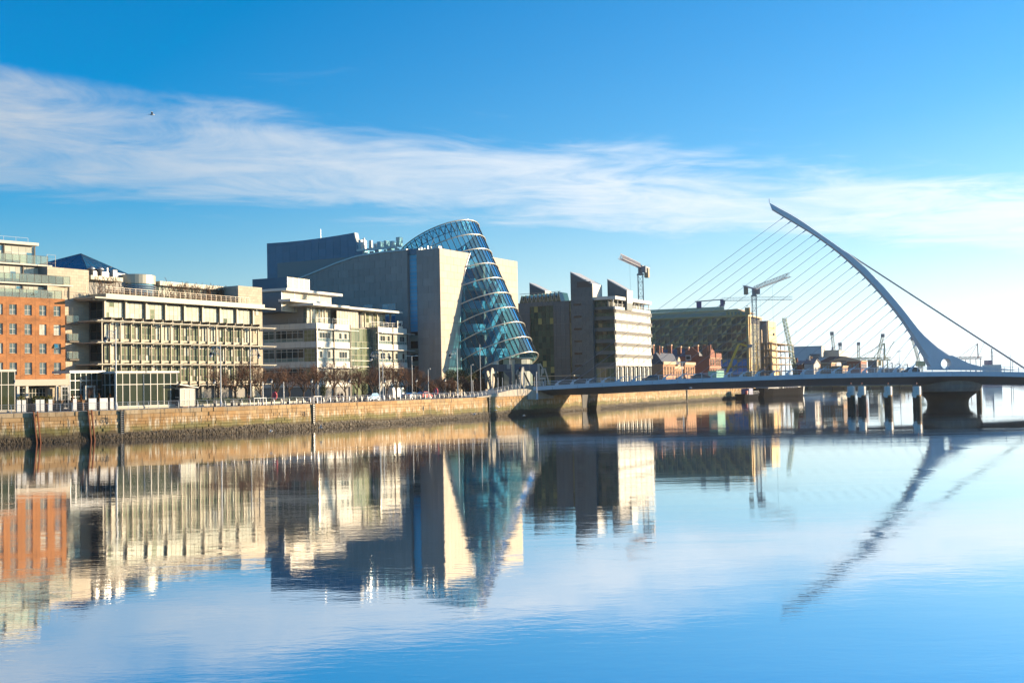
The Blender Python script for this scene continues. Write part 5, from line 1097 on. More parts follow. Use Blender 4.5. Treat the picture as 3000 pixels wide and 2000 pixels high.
# root slab with the round opening: polygon with a hole, bridged
hc=W(pt(1267,1133)); hr=.5*(33*2/2.24)/ (FPX/YC); NH=28
outer=[]
for i in range(len(P)):
    a,b=Vector((P[i][0],0,P[i][1])),Vector((P[(i+1)%len(P)][0],0,P[(i+1)%len(P)][1])); m_=max(1,int((b-a).length/1.2))
    outer+= [a.lerp(b,q/m_) for q in range(m_)]
bm=bmesh.new(); thr=1.3
for sgn in (-1,1):
    vo=[bm.verts.new((p.x,sgn*thr*.93,p.z)) for p in outer]; vh=[bm.verts.new((hc.x+hr*math.cos(2*math.pi*q/NH),sgn*thr*.93,hc.z+hr*1.05*math.sin(2*math.pi*q/NH))) for q in range(NH)]
    eo=[bm.edges.new((vo[i],vo[(i+1)%len(vo)])) for i in range(len(vo))]; eh=[bm.edges.new((vh[i],vh[(i+1)%NH])) for i in range(NH)]
    bmesh.ops.triangle_fill(bm,edges=eo+eh,use_beauty=True)
    if sgn<0: va,ha=vo,vh
for A,B in ((va,vo),(ha,vh)):
    for i in range(len(A)): bm.faces.new((A[i],A[(i+1)%len(A)],B[(i+1)%len(A)],B[i]))
bmesh.ops.recalc_face_normals(bm,faces=bm.faces); me=bpy.data.meshes.new('pylon_root'); bm.to_mesh(me); bm.free(); me.materials.append(m_bw); link(bpy.data.objects.new('pylon_root',me),BR)
mb=MB(); k=NH
for q in range(NH):
    pass
mb.tube([(hc.x+(hr+.12)*math.cos(2*math.pi*q/NH),-thr*.95,hc.z+(hr+.12)*1.05*math.sin(2*math.pi*q/NH)) for q in range(NH+1)],.13,6); mb.obj('opening_rim',m_bw,BR)
# backstays
for dy,(a,b) in zip((-.5,.5),((640,410),(634,407))):
    p=W(pt(a,b)); q=W(at_y(3000+150,1077+98,YC)); mb=MB(); mb.tube([p+Vector((0,dy*.4,0)),q+Vector((0,dy*1.0,0))],.11,6); mb.obj('backstay',MATS['stay_cable'],BR)
q=W(at_y(3085,1133,YC)); 
mb=MB(); mb.tube([W(pt(150,125)),W(pt(640,410))],.11,6); mb.obj('pylon_cable',m_bw,BR)
# small lamp on the tip
mb=MB(); mb.bar(tip,tip+Vector((0,0,.9)),.1); mb.obj('tip_lamp',m_steel,BR)
# river pier: flared bowl under the pylon
m_pier=mat('pier_concrete',(.34,.33,.31),.8,var=.1,vscale=.5,wear=.3); m_piert=mat('pier_tidal_dark',(.035,.035,.028),.7,var=.2,vscale=1)
b=zb(BO.x)
mb=MB(); mb.lathe([(6.9,b+1.6),(7.4,b+.9),(7.65,b+.1),(7.7,4.6),(7.62,4.5),(7.5,3.9),(7.15,3.3),(6.9,3.05)],(0,0,0),48); mb.obj('pier_collar',m_pier,BR,smooth=False)
mb=MB(); mb.lathe([(6.9,3.04),(6.3,2.5),(5.5,1.95),(4.95,1.45),(4.7,.95),(4.6,.4),(4.6,-1.5)],(0,0,0),48); mb.obj('pier_stem',m_piert,BR,smooth=True)
# bridge bearing post by the quay
p=at_y(1572,1150,YN+.5); mb=MB(); mb.box(p.x-.35-BO.x,p.x+.35-BO.x,-10.5,-9.9,3.2,zf(p.x)+.1); mb.obj('bearing_post',m_bw,BR)
# vehicles on the deck use this
def deck_pt(px,Y): x=at_y(px,1110,Y).x; return Vector((x,Y,zt(x)-.34))
# ------------------------------------------------------------------ guard piles in the river
m_pw=mat('pile_white_paint',(.70,.68,.62),.5,var=.05,vscale=.8); m_pd=mat('pile_tidal_band',(.028,.026,.015),.75,var=.3,vscale=2)
def orange_rust():
    m=mat('pile_rust_band',(.45,.22,.07),.8,var=.2,vscale=2); return m
for px,Y,lab in ((2493,258,'white topped guard pile, leftmost of the four left of the pier'),(2525,255,'white topped guard pile, second from the left of the four'),(2602,246,'white topped guard pile, third from the left of the four'),(2686,236,'white topped guard pile beside the bridge pier')):
    p=at_y(px,1150,Y); zt_=at_y(px,1131,Y).z; zl=at_y(px,1160,Y).z; p.z=0; t=thing('guard_pile',lab,'pile',p,group='guard piles'); r=.8
    mb=MB(); mb.lathe([(r,zl+.25),(r,zt_-.06),(r-.06,zt_),(0,zt_)],n=28); mb.obj('pile_head',m_pw,t); mb=MB(); mb.lathe([(r+.003,zl),(r+.003,zl+.25)],n=28); mb.obj('rust_band',orange_rust(),t); mb=MB(); mb.lathe([(r+.06,-1.2),(r+.05,0),(r+.07,.4),(r+.03,.9),(r+.06,zl-.3),(r+.01,zl)],n=28); mb.obj('tidal_band',m_pd,t)
    mb=MB(); mb.lathe([(0,0),(.62,0),(.66,.05),(.66,.16),(0,.16)],n=24); o=mb.obj('flange_plate',m_pw,t); o.rotation_euler=(math.pi/2,0,0); o.location=(-.62,-r*.72,zl+.35)
    for q in range(6): a=q*math.pi/3; mb=MB(); mb.lathe([(0,0),(.05,0),(.05,.04),(0,.04)],n=6); o2=mb.obj('bolt',m_black,o,(.52*math.cos(a),.52*math.sin(a),.16))
    mb=MB(); mb.bar((0,0,zt_),(0,0,zt_+.5),.06); mb.obj('light_post',m_steel,t); mb=MB(); mb.lathe([(0,0),(.13,0),(.13,.2),(.05,.28),(0,.28)],(0,0,zt_+.5),10); mb.obj('lantern',mat('red_lantern',(.5,.12,.05),.4),t)
    mb=MB(); 
    for dx in (r+.12,): 
        mb.bar((dx,-.25,-.5),(dx,-.25,zt_),.05); mb.bar((dx,.2,-.5),(dx,.2,zt_),.05)
        for q in range(22): z=zt_-.15-q*.3; mb.bar((dx,-.25,z),(dx,.2,z),.04)
    mb.obj('ladder',m_rail,t)
p=at_y(2868,1150,292); p.z=0; t=thing('dark_guard_pile','dark weed covered guard pile right of the bridge pier','pile',p,group='guard piles'); mb=MB(); mb.lathe([(.65,-1.2),(.65,2.2),(.6,3.4),(0,3.4)],n=20); mb.obj('pile_shaft',m_pd,t); mb=MB(); mb.lathe([(.66,3.42),(.66,3.7),(0,3.75)],n=20); mb.obj('pile_cap',m_pier,t)
# ================================================================== BRICK HOUSES BEHIND THE BRIDGE
m_redb=mat('red_brick',(.24,.088,.052),.85,var=.12,vscale=1.2,isl=.05); m_orb=mat('orange_stock_brick',(.37,.185,.095),.85,var=.12,vscale=1.2); m_slater=mat('blue_slate',(.06,.065,.085),.6,var=.12,vscale=2); m_sand=mat('sandstone_trim',(.55,.38,.24),.8,var=.08,vscale=2); m_lead=mat('copper_dome',(.10,.28,.22),.6)
def wins(T,m_f,a0,a1,z0,z1,n,pl,ax='f',frac=.5,mg=None,rows=2):
    w=(a1-a0)/n
    for k in range(n): c=a0+(k+.5)*w; glazing(T,'window',m_f,mg or m_gdark,c-w*frac/2,c+w*frac/2,z0,z1,2,rows,pl,ax,bar=.09,dep=.14)
FT=Frame(1944,392,24); T=FT.thing('station_house','low orange brick building with stone cornice behind the bridge','building')
L=FT.front(2036,1080)[0]; H=FT.front(1990,1060)[1]; yb=FT.side(1903,1080)[0]
for a,b,h in ((0,L*.36,H),(L*.36,L*.66,H-1.5),(L*.66,L,H)):
    mb=MB(); mb.box(a,b,.0 if h==H else .6,10,0,h-1.0); mb.obj('brick_wall',m_orb,T); mb=MB(); mb.box(a-.15,b+.15,-.3 if h==H else .35,10.1,h-.98,h); mb.obj('cornice',m_sand,T)
    n=4 if h==H else 5; wins(T,m_sand,a+.4,b-.4,h-4.6,h-1.6,n,-.03 if h==H else .57,frac=.42); box(T,'string_course',m_sand,a,b,-.12 if h==H else .48,.0 if h==H else .59,h-5.4,h-5.05)
MB().prism([(L*.47,H-1.5),(L*.55,H-1.5),(L*.55,H+.8),(L*.51,H+1.9),(L*.47,H+.8)],.3,1.1).obj('dutch_gable',m_sand,T)
mb=MB(); mb.box(-.02,.02,0.1,yb,0,H-1); mb.obj('flank_wall',m_orb,T); wins(T,m_sand,2,yb-2,3.4,6,2,-.05,'s',frac=.25); 
MB().prism([(-.3,H-.9),(yb+.4,H-.9),(yb*.5,H+3.0)],-.3,L*.5,'x').obj('hip_roof',m_slater,T)
for k,(x,y) in enumerate(((3,yb*.5),(L*.4,5),(L*.62,6))): mb=MB(); mb.box(x-.35,x+.35,y-.5,y+.5,H-.5,H+3.4+(k==0)*2); o=mb.obj('chimney',m_redb,T)
FH=Frame(2080,438,24); T=FH.thing('red_brick_hotel','ornate red brick building with gables, slate roof and tall chimneys','building')
W_=FH.front(2112,1060)[0]; HE=FH.front(2082,1042)[1]; HR=FH.front(2082,1014)[1]; YL=FH.side(1905,1060)[0]
mb=MB(); mb.box(0,W_,0,YL,0,HE); mb.obj('brick_wall',m_redb,T)
mb=MB(); mb.prism([(-.2,HE-.05),(W_+.2,HE-.05),(W_/2,HR-.6)],7,YL); mb.obj('slate_roof',m_slater,T)
for a,b,h in ((0,W_*.42,HR-1),(W_*.5,W_,HR-2.4)):
    m_=(a+b)/2; P=[(a,HE-1),(b,HE-1),(b-.1,HE+.8),(b-.7,HE+1.2),(b-.9,(HE+h)/2+.6),(m_+.6,h-.3),(m_,h+.4),(m_-.6,h-.3),(a+.9,(HE+h)/2+.6),(a+.7,HE+1.2),(a+.1,HE+.8)]; MB().prism(P,-.35,.35).obj('gable',m_redb,T); MB().prism([(a,HE-1.02),(b,HE-1.02),(b,HE-.8),(a,HE-.8)],-.5,-.36).obj('gable_band',m_sand,T)
for f in range(3):
    z=1.2+f*HE/3.4; wins(T,m_sand,.3,W_*.45,z,z+2.3,2,-.06,frac=.45); wins(T,m_sand,W_*.5,W_-.3,z,z+2.3,3,-.06,frac=.5); box(T,'string_course',m_sand,-.1,W_+.1,-.15,-.01,z+2.7,z+2.95)
for k in range(7): y=3+k*(YL-5)/7; wins(T,m_sand,y,y+2.2,2,4.6,1,-.05,'s',frac=.5)
mb=MB(); mb.prism([(4,HE-1),(9,HE-1),(9,HE+1.2),(7.4,HE+2.6),(6.5,HR-.2),(5.6,HE+2.6),(4,HE+1.2)],-.35,.4,'x'); mb.obj('gable',m_redb,T)
for k,(px,ptop) in enumerate(((1910,1009),(1935,1015),(1962,1009),(1990,1014),(2013,1016),(2040,1010))):
    y,z=FH.side(px,ptop,3); mb=MB(); mb.box(2.4,3.7,y-.7,y+.7,HE,z-.5); o=mb.obj('chimney',m_redb,T); mb=MB(); mb.box(2.25,3.85,y-.85,y+.85,z-.49,z); mb.obj('chimney_cap',m_sand,o)
for k,(px,ptop) in enumerate(((2062,1010),(2070,1011),(2079,1010))): y,z=FH.side(px,ptop,1.2); mb=MB(); mb.box(.7,1.7,y-.45,y+.45,HE,z); mb.obj('chimney',m_redb,T)
mb=MB(); mb.lathe([(1.5,0),(1.35,.7),(.8,1.3),(0,1.6)],(W_*.42,3.2,HR-3.4),16); mb.obj('copper_dome',m_lead,T,smooth=True)
for px in (1946,2017): y,z=FH.side(px,1048,-.3); mb=MB(); mb.box(-.6,1.6,y-1,y+1,z-1,z+1); o=mb.obj('dormer',m_white,T); box(o,'pane',m_gdark,-.64,-.61,y-.8,y+.8,z-.7,z+.7)
# green wrapped hoarding
FG=Frame(2100,410,24); T=FG.thing('scaffold_wrap','small green netted scaffold beside the red brick building','scaffold'); w=FG.front(2121,1095)[0]; h=FG.front(2110,1086)[1]; mb=MB(); mb.box(0,w,0,3,0,h); mb.obj('netting',mat('green_netting',(.18,.50,.38),.7,var=.2,vscale=3),T); rail(T,'scaffold_poles',m_rail,[(0,-.1,0),(w,-.1,0)],h=h+.6,post=.08,n_rails=3,step=1.2)
# ================================================================== BUILDING SITE
FS=Frame(2266,530,24); T=FS.thing('building_site_frame','unfinished concrete and steel building frame with open floors','building'); w=FS.front(2327,1040)[0]; H=FS.front(2290,1006)[1]; n=6
m_sitec=mat('site_concrete',(.40,.30,.20),.85,var=.15,vscale=1); 
for k in range(n):
    z=H*(k+1)/n; box(T,'floor_slab',m_sitec,0,w,0,16,z-.35,z)
    for q in range(6): x=w*q/5; box(T,'column',m_rail if q%2 else m_sitec,x-.2,x+.2,.2,.6,z-H/n,z-.36)
    for y in (8,15): box(T,'back_wall',m_dark if y==15 else m_sitec,.5,w-.5 if y==15 else w*.3,y,y+.2,z-H/n,z-.37)
    for q in range(5): y=3*q; box(T,'column',m_sitec,-.15,.25,y+.7,y+1.1,z-H/n,z-.36)
rail(T,'edge_protection',m_rail,[(0,15,H),(0,.1,H),(w,.1,H)],h=1.4,post=.07,n_rails=3,step=2); box(T,'core_stub',m_sitec,1,3,5,9,H,H+6); box(T,'core_stub',m_frame,w*.4,w*.62,6,9,H,H+4.5)
# ================================================================== WAREHOUSES AND SMALL HOUSES
m_shed=mat('grey_corrugated',(.52,.54,.55),.6,var=.07,vscale=1,stretch=(.1,.1,6)); m_shedl=mat('pale_corrugated',(.40,.39,.34),.6,var=.05,vscale=1,stretch=(4,4,.1))
def shed(name,lab,px0,px1,pxs,py,Y,ang,mw,ms,dep=40,cat='warehouse'):
    """front-left corner at px0 (lit front runs to px1), shaded flank runs back to pxs"""
    Fm=Frame(px0,Y,ang,3.9); T=Fm.thing(name,lab,cat); w=max(4,Fm.front(px1,1090)[0]); h=Fm.front(px0,py)[1]; yl=max(6,Fm.side(pxs,1080)[0])
    mb=MB(); mb.box(0,w,0,yl,0,h); mb.obj('wall',ms,T); n=max(2,int(yl/6))
    for k in range(n): box(T,'cladding_sheet',mw,-.12,-.01,yl*k/n+.05,yl*(k+1)/n-.05,0,h-.1)
    mb=MB(); mb.box(-.3,w+.3,-.3,yl+.3,h,h+.35); mb.obj('roof',m_shedl,T); return Fm,T,w,h,yl
Fm,T,w,h,yl=shed('grey_warehouse','big grey corrugated warehouse behind the building site',2410,2420,2322,1015,690,22,m_shed,m_shedl); y0,z0=Fm.side(2403,1068); y1,z1=Fm.side(2372,1037); box(T,'louvre_panel',m_slate,-.3,-.2,min(y0,y1),max(y0,y1),z0-3,z1)
Fm,T,w,h,yl=shed('pale_warehouse','pale ribbed warehouse with flat roof behind the small houses',2461,2493,2412,1027,700,22,m_shedl,m_shedl); rail(T,'roof_units',m_steel,[(3,4,h),(3,14,h)],h=2.2,post=1.2,n_rails=1,step=5)
Fm,T,w,h,yl=shed('low_grey_shed','low grey shed with louvre strips in front of the warehouses',2453,2466,2400,1046,620,22,m_shed,m_shedl)
for q in range(3): box(T,'louvre_strip',m_slate,-.2,-.13,6,20,h-3-q*.9,h-2.5-q*.9)
def gable_house(lab,px0,px1,pxs,pye,pyr,Y,mw,mr=None,name='brick_house',nw=2,ang=23):
    Fm=Frame(px0,Y,ang,3.9); T=Fm.thing(name,lab,'house'); w=max(3,Fm.front(px1,1080)[0]); he=Fm.front(px0,pye)[1]; hr=Fm.front(px0,pyr)[1]; yl=max(4,Fm.side(pxs,1080)[0])
    mb=MB(); mb.box(0,w,0,yl,0,he); mb.prism([(0.01,he-.01),(w-.01,he-.01),(w/2,hr)],.02,.4); mb.prism([(0.01,he-.01),(w-.01,he-.01),(w/2,hr)],yl-.4,yl-.02); mb.obj('wall',mw,T)
    MB().add([(-.3,-.3,he-.1),(w/2,-.3,hr+.15),(w/2,yl+.3,hr+.15),(-.3,yl+.3,he-.1),(-.3,-.3,he+.1),(w/2,-.3,hr+.35),(w/2,yl+.3,hr+.35),(-.3,yl+.3,he+.1)],CF).obj('roof',mr or m_slater,T); MB().add([(w+.3,-.3,he-.1),(w/2,-.3,hr+.15),(w/2,yl+.3,hr+.15),(w+.3,yl+.3,he-.1),(w+.3,-.3,he+.1),(w/2,-.3,hr+.35),(w/2,yl+.3,hr+.35),(w+.3,yl+.3,he+.1)],CF).obj('roof',mr or m_slater,T)
    wins(T,m_sand,.3,w-.3,he*.5,he*.82,nw,-.05,frac=.45); wins(T,m_sand,.3,w-.3,he*.12,he*.4,nw,-.05,frac=.45); mb=MB(); mb.box(w*.3,w*.3+.9,yl*.6,yl*.6+.9,he,hr+1.6); mb.obj('chimney',mw,T); return Fm,T
m_rend=mat('grey_render',(.46,.44,.40),.85,var=.08,vscale=1); m_tanb=mat('tan_brick',(.30,.18,.10),.85,var=.12,vscale=1)
gable_house('small red brick house with slate gable left of the rendered house',2350,2364,2330,1068,1058,520,m_redb); gable_house('pale rendered house with steep blank gable behind the bridge',2386,2402,2364,1065,1052,500,m_rend)
gable_house('narrow orange brick house right of the pale rendered house',2393,2404,2384,1064,1054,520,m_orb)
def flat_house(lab,px0,px1,pxs,py,Y,mw,name='flat_roofed_building',n=3,fl=2):
    Fm=Frame(px0,Y,23,3.9); T=Fm.thing(name,lab,'building'); w=max(3,Fm.front(px1,1085)[0]); h=Fm.front(px0,py)[1]; yl=max(4,Fm.side(pxs,1085)[0]); mb=MB(); mb.box(0,w,0,yl,0,h); mb.obj('wall',mw,T); mb=MB(); mb.box(-.2,w+.2,-.25,yl+.2,h,h+.4); mb.obj('parapet',m_sand,T)
    for k in range(fl): wins(T,m_white,.4,w-.4,h*(k+.3)/fl,h*(k+.75)/fl,n,-.05,frac=.6); wins(T,m_white,.6,yl-.6,h*(k+.3)/fl,h*(k+.75)/fl,n,-.05,'s',frac=.5)
    return Fm,T
flat_house('brown flat roofed block with a strip of pale windows',2437,2448,2405,1064,480,m_tanb); flat_house('long low brown brick block behind the bridge fins',2470,2484,2440,1074,470,m_tanb,n=4,fl=1)
Fm,T=flat_house('dark brick hall with pediment and lit end wall',2524,2540,2482,1058,520,m_redb,'brick_hall'); yl=12
MB().prism([(0,Fm.front(2524,1058)[1]+.4),(14,Fm.front(2524,1058)[1]+.4),(7,Fm.front(2524,1052)[1]+1.5)],-.2,.2,'x').obj('pediment',m_sand,T)
Fm,T=flat_house('dark grey hall with steep grey roof left of the brick hall',2496,2500,2465,1062,560,m_slate,'grey_hall'); h=Fm.front(2496,1062)[1]; MB().prism([(0,h+.4),(16,h+.4),(10,h+3.2),(4,h+3.2)],0,8,'x').obj('roof',m_slater,T)
flat_house('square dark container-like block beside the crane feet',2571,2574,2543,1057,640,m_slate,'dark_block',n=2,fl=1)
flat_house('low grey sheds at the foot of the port cranes',2640,2650,2580,1082,800,m_slate,'low_sheds',n=2,fl=1)
# ================================================================== CRANES
m_cranew=mat('crane_white_red',(.50,.44,.42),.5,isl=.25,hue=(.36,.19,.15)); m_craneg=mat('crane_grey',(.22,.23,.25),.5); m_craneb=mat('crane_blue',(.03,.06,.20),.5); m_craney=mat('crane_ochre',(.62,.52,.26),.6); m_cranegr=mat('crane_green',(.12,.26,.12),.6,isl=.3,hue=(.5,.45,.3)); m_craner=mat('crane_dull_red',(.55,.33,.28),.6)
def lattice(mb,a,b,w,n,th,tri=False,up=Vector((0,0,1))):
    a=Vector(a);b=Vector(b); d=(b-a).normalized(); s=d.cross(up)
    if s.length<.05: s=Vector((1,0,0)); u=Vector((0,1,0))
    else: s.normalize(); u=s.cross(d)
    c=[s*.5+u*.5,-s*.5+u*.5,-s*.5-u*.5,s*.5-u*.5] if not tri else [s*.5-u*.4,-s*.5-u*.4,u*.6]
    for k in c: mb.bar(a+k*w,b+k*w,th)
    m=len(c)
    for i in range(n):
        p=a.lerp(b,i/n); q=a.lerp(b,(i+1)/n)
        for j in range(m): mb.bar((p if i%2 else q)+c[j]*w,(q if i%2 else p)+c[(j+1)%m]*w,th*.6); mb.bar(p+c[j]*w,p+c[(j+1)%m]*w,th*.6)
def tower_crane(lab,pxm,pyh,Y,tip,back,m_mast,m_jib,m_cw,mw=1.7,hook=None,base_z=4):
    h=at_y(pxm,pyh,Y); t=thing('tower_crane',lab,'crane',(h.x,h.y,base_z)); o=Vector(t.location); H=h.z-base_z
    mb=MB(); lattice(mb,(0,0,0),(0,0,H),mw,int(H/2.4),.16); mb.obj('mast',m_mast,t)
    mb=MB(); mb.box(-1.1,1.1,-1.1,1.1,H,H+.5); mb.box(-.7,.7,-.7,.7,H+.5,H+3.4); mb.obj('slewing_ring',m_mast,t)
    tp=Vector(tip)-o; bk=Vector(back)-o; root=Vector((0,0,H+3.2)); dj=(tp-root); dj.z=0; dj.normalize(); side=Vector((-dj.y,dj.x,0))
    mb=MB(); lattice(mb,root,tp,1.6,24,.11,True); mb.obj('jib',m_jib,t); mb=MB(); mb.bar(root-side*.6,bk-side*.6,.3); mb.bar(root+side*.6,bk+side*.6,.3); mb.bar(root+Vector((0,0,.2)),bk+Vector((0,0,.2)),1.2,.12); mb.obj('counter_jib',m_jib,t)
    q=bk.lerp(root,.15); mb=MB(); mb.add([q+dj*a+side*b+Vector((0,0,c)) for c in (-3.4,.2) for a,b in ((-1.2,-.7),(1.2,-.7),(1.2,.7),(-1.2,.7))],CF); mb.obj('counterweight',m_cw,t)
    mb=MB(); c=root+side*1.5+dj*.6; mb.add([c+dj*a+side*b+Vector((0,0,z)) for z in (-2.4,-.2) for a,b in ((-.9,-.7),(.9,-.7),(.9,.7),(-.9,.7))],CF); mb.obj('cab',m_craneg,t)
    rail(t,'walkway_rail',m_rail,[tuple(bk+side*.8),tuple(bk-side*.8)],h=1.1,n_rails=2,step=.8)
    f=.55; r=root.lerp(tp,f); mb=MB(); mb.bar(r+Vector((0,0,-.6)),r+Vector((0,0,-20)),.05); mb.box(r.x-.3,r.x+.3,r.y-.3,r.y+.3,r.z-21,r.z-20); mb.obj('hoist',m_craneg,t); return t
h=at_y(1876,785,400); tower_crane('red and white tower crane with jib to the left above the banded office',1876,806,400,(at_y(1818,752,372)),(at_y(1898,786,409)),m_craneg,m_cranew,m_sitec)
tower_crane('red and white tower crane rising over the mesh clad office',2209,868,480,(at_y(2312,806,425)),(at_y(2181,838,492)),m_craneg,m_cranew,m_sitec)
tower_crane('grey tower crane with long flat jib and blue counterweight',2115,897,560,(at_y(2322,874,552)),(at_y(2036,884,563)),m_craneb,m_steel,m_craneb)
def port_crane(lab,px,pyb,Y,m,boom,kind,name='port_crane'):
    b=at_y(px,pyb,Y); b.z=3.5; t=thing(name,lab,'crane',b); o=Vector(b); s=Y/FPX
    tp=at_y(*boom,Y)-o
    if kind=='luff':
        mb=MB(); lattice(mb,(0,0,0),(0,0,tp.z*.35),2.6,6,.3); mb.obj('tower',m,t); mb=MB(); lattice(mb,(0,0,tp.z*.3),tp,1.7,16,.2); mb.obj('boom',m,t); mb=MB(); mb.box(-3,3,-2.5,2.5,tp.z*.33,tp.z*.33+4); mb.obj('machine_house',m,t); mb=MB(); e=tp; mb.box(e.x-1.2,e.x+1.2,-1,1,e.z-1.5,e.z+1.2); mb.obj('boom_head',m_craneg,t)
        mb=MB(); mb.bar((-2,0,tp.z*.5),tp,.2); mb.obj('luffing_rope',m_craneg,t)
    else:
        w=11; mb=MB()
        for x in (-w/2,w/2): mb.bar((x,-6,0),(x,-6,tp.z*.55),7*.1); mb.bar((x,6,0),(x,6,tp.z*.55),.7); mb.bar((x,-6,tp.z*.25),(x,6,tp.z*.25),.8)
        mb.bar((-w/2,-6,tp.z*.3),(w/2,-6,tp.z*.3),.9); mb.obj('portal',m,t); mb=MB(); lattice(mb,(-w*2.2,0,tp.z*.58),(w*.9,0,tp.z*.58),2.2,14,.5); mb.obj('girder',m,t); mb=MB(); mb.bar((w/2,0,tp.z*.55),(w/2,0,tp.z),.9); mb.bar((w/2,0,tp.z),(-w*1.4,0,tp.z*.6),.4); mb.bar((w/2,0,tp.z),(-w*.3,0,tp.z*.6),.4); mb.bar((w/2,0,tp.z*.6),(w*1.2,0,tp.z*1.05),.35); mb.obj('apex_frame',m,t)
    return t
port_crane('pale lattice harbour crane boom above the pale warehouse',2448,1040,900,m_craney,(2437,976),'luff'); port_crane('short dark mast of a harbour crane right of the warehouse boom',2461,1040,920,m_craneg,(2461,1008),'luff')
port_crane('slim yellow harbour crane mast in the middle distance',2516,1075,1000,m_craney,(2515,1006),'luff'); port_crane('large yellow dockside portal crane with raised jib',2572,1075,900,m_craney,(2580,1005),'portal'); port_crane('yellow lattice jib leaning right behind the dockside crane',2567,1060,905,m_craney,(2586,982),'luff')
port_crane('pale yellow crane boom leaning left beside the pylon foot',2697,1078,900,m_craney,(2673,992),'luff'); port_crane('pale pink ship-to-shore crane right of the pylon',2852,1095,1250,m_craner,(2860,1006),'portal')
for k,(px,py) in enumerate(((2600,1062),(2622,1064),(2645,1066))): port_crane('%s of three far red straddle cranes low on the skyline from the left'%ORD[k],px,1090,1300,m_craner,(px+2,py),'portal')
# crawler crane with green lattice boom
b=at_y(2334,1095,515); b.z=3.9; t=thing('crawler_crane','green lattice boom crawler crane beside the building frame','crane',b); e=at_y(2297,931,500)-Vector(b); mb=MB(); lattice(mb,(0,0,3),e,1.4,34,.15); mb.obj('boom',m_cranegr,t); mb=MB(); mb.box(-3,3,-2,2,1.2,4.5); mb.obj('cab_house',m_cranegr,t); mb=MB(); mb.box(-3.6,3.6,-2.6,-1.6,0,1.3); mb.box(-3.6,3.6,1.6,2.6,0,1.3); mb.obj('track',m_black,t); mb=MB(); q=Vector((0,0,3)).lerp(e,.72); mb.bar(e,Vector((e.x,e.y,q.z-8)),.06); mb.bar((-2.5,0,5),e,.06); mb.obj('ropes',m_craneg,t)
# yellow boom lift on the mesh facade
b=at_y(2116,1108,470); b.z=G0-.1; t=thing('boom_lift','yellow telescopic boom lift working on the mesh clad office','lift',b); e=at_y(2165,1013,472)-Vector(b); k=at_y(2166,1003,471)-Vector(b); e1=at_y(2166,1006,471)-Vector(b); mb=MB(); mb.bar((0,0,1.5),Vector((k.x*.0+at_y(2165,1010,470).x-b.x,0,at_y(2160,1006,470).z-b.z)),.9); mb.obj('boom',mat('plant_yellow',(.62,.42,.03),.5),t); p=at_y(2165,1006,470)-Vector(b); q=at_y(2196,1016,470)-Vector(b); mb=MB(); mb.bar(p,q,.6); mb.obj('upper_boom',MATS['plant_yellow'],t); mb=MB(); mb.box(q.x-.9,q.x+.9,q.y-.6,q.y+.6,q.z-.2,q.z+1.0); mb.obj('basket',m_craneg,t); mb=MB(); mb.box(-2,2,-1.2,1.2,.4,1.9); mb.obj('chassis',MATS['plant_yellow'],t)
# ================================================================== SHIPS
def hull(mb,L,B,D,sheer=1.2,n=14):
    V=[]
    for i in range(n+1):
        f=i/n; x=L*(f-.5); w=B/2*(1-max(0,(f-.68)/.32)**2.2)*(min(1,.72+f*2)); z=D+sheer*max(0,(f-.6)/.4)**2+.3*max(0,(.2-f)/.2)
        fl=L*.03*max(0,(f-.7)/.3)
        V+= [(x,0,-1),(x,-w*.72,-.9),(x+fl*.5,-w*.9,.6),(x+fl,-w,z),(x+fl,w,z),(x+fl*.5,w*.9,.6),(x,w*.72,-.9)]
    F=[(i*7+j,i*7+(j+1)%7,i*7+7+(j+1)%7,i*7+7+j) for i in range(n) for j in range(7)]+[tuple(range(6,-1,-1)),tuple(n*7+j for j in range(7))]
    return mb.add(V,F)
m_hull=mat('black_hull',(.012,.012,.014),.85,var=.2,vscale=1,ior=1.1); m_hullw=mat('white_hull',(.66,.66,.62),.45,var=.05,vscale=1)
c=at_z(2288,1161,0); t=thing('moored_barge','dark hulled ship with pale bow moored under the bridge','ship',c,math.radians(48)); hull(MB(),34,7.5,3.1,1.6).obj('hull',m_hull,t); mb=MB(); mb.box(9,12.5,-2.6,2.6,2.6,4.2); mb.obj('foredeck_house',m_hullw,t); mb=MB(); mb.box(-14,-6,-2.6,2.6,2.8,5.6); mb.obj('deck_house',m_rend,t); rail(t,'bulwark_rail',m_hullw,[(-15,-3.2,3.0),(6,-3.4,3.1),(15,-.8,4.3)],h=1.0,post=.1,n_rails=2,step=2); mb=MB(); mb.bar((2,0,3),(2,0,7.2),.25); mb.obj('mast',m_steel,t)
mb=MB(); hull(mb,35,7.62,3.12,1.6); o=mb.obj('bow_strake',m_hullw,t)
bm=bmesh.new(); bm.from_mesh(o.data); bmesh.ops.delete(bm,geom=[v for v in bm.verts if v.co.x<11.5 or v.co.z<.4],context='VERTS'); bm.to_mesh(o.data); bm.free()
c=at_z(2192,1168,0); t=thing('work_boat','small dark work boat with rails moored behind the quay','boat',c,math.radians(60)); hull(MB(),17,5,1.5,.8).obj('hull',m_hull,t); rail(t,'deck_rail',m_rail,[(-7,-2.2,1.5),(5,-2.2,1.6)],h=1.1,post=.07,n_rails=2,step=1.4); rail(t,'deck_rail',m_rail,[(-7,2.2,1.5),(5,2.2,1.6)],h=1.1,post=.07,n_rails=2,step=1.4); mb=MB(); mb.box(-3,1,-1.4,1.4,1.4,3.6); mb.obj('wheel_house',m_craneb,t); mb=MB(); mb.box(-5.5,-4.8,-1.5,-.9,1.5,2.9); mb.obj('red_locker',mat('signal_red',(.5,.03,.03),.5),t)
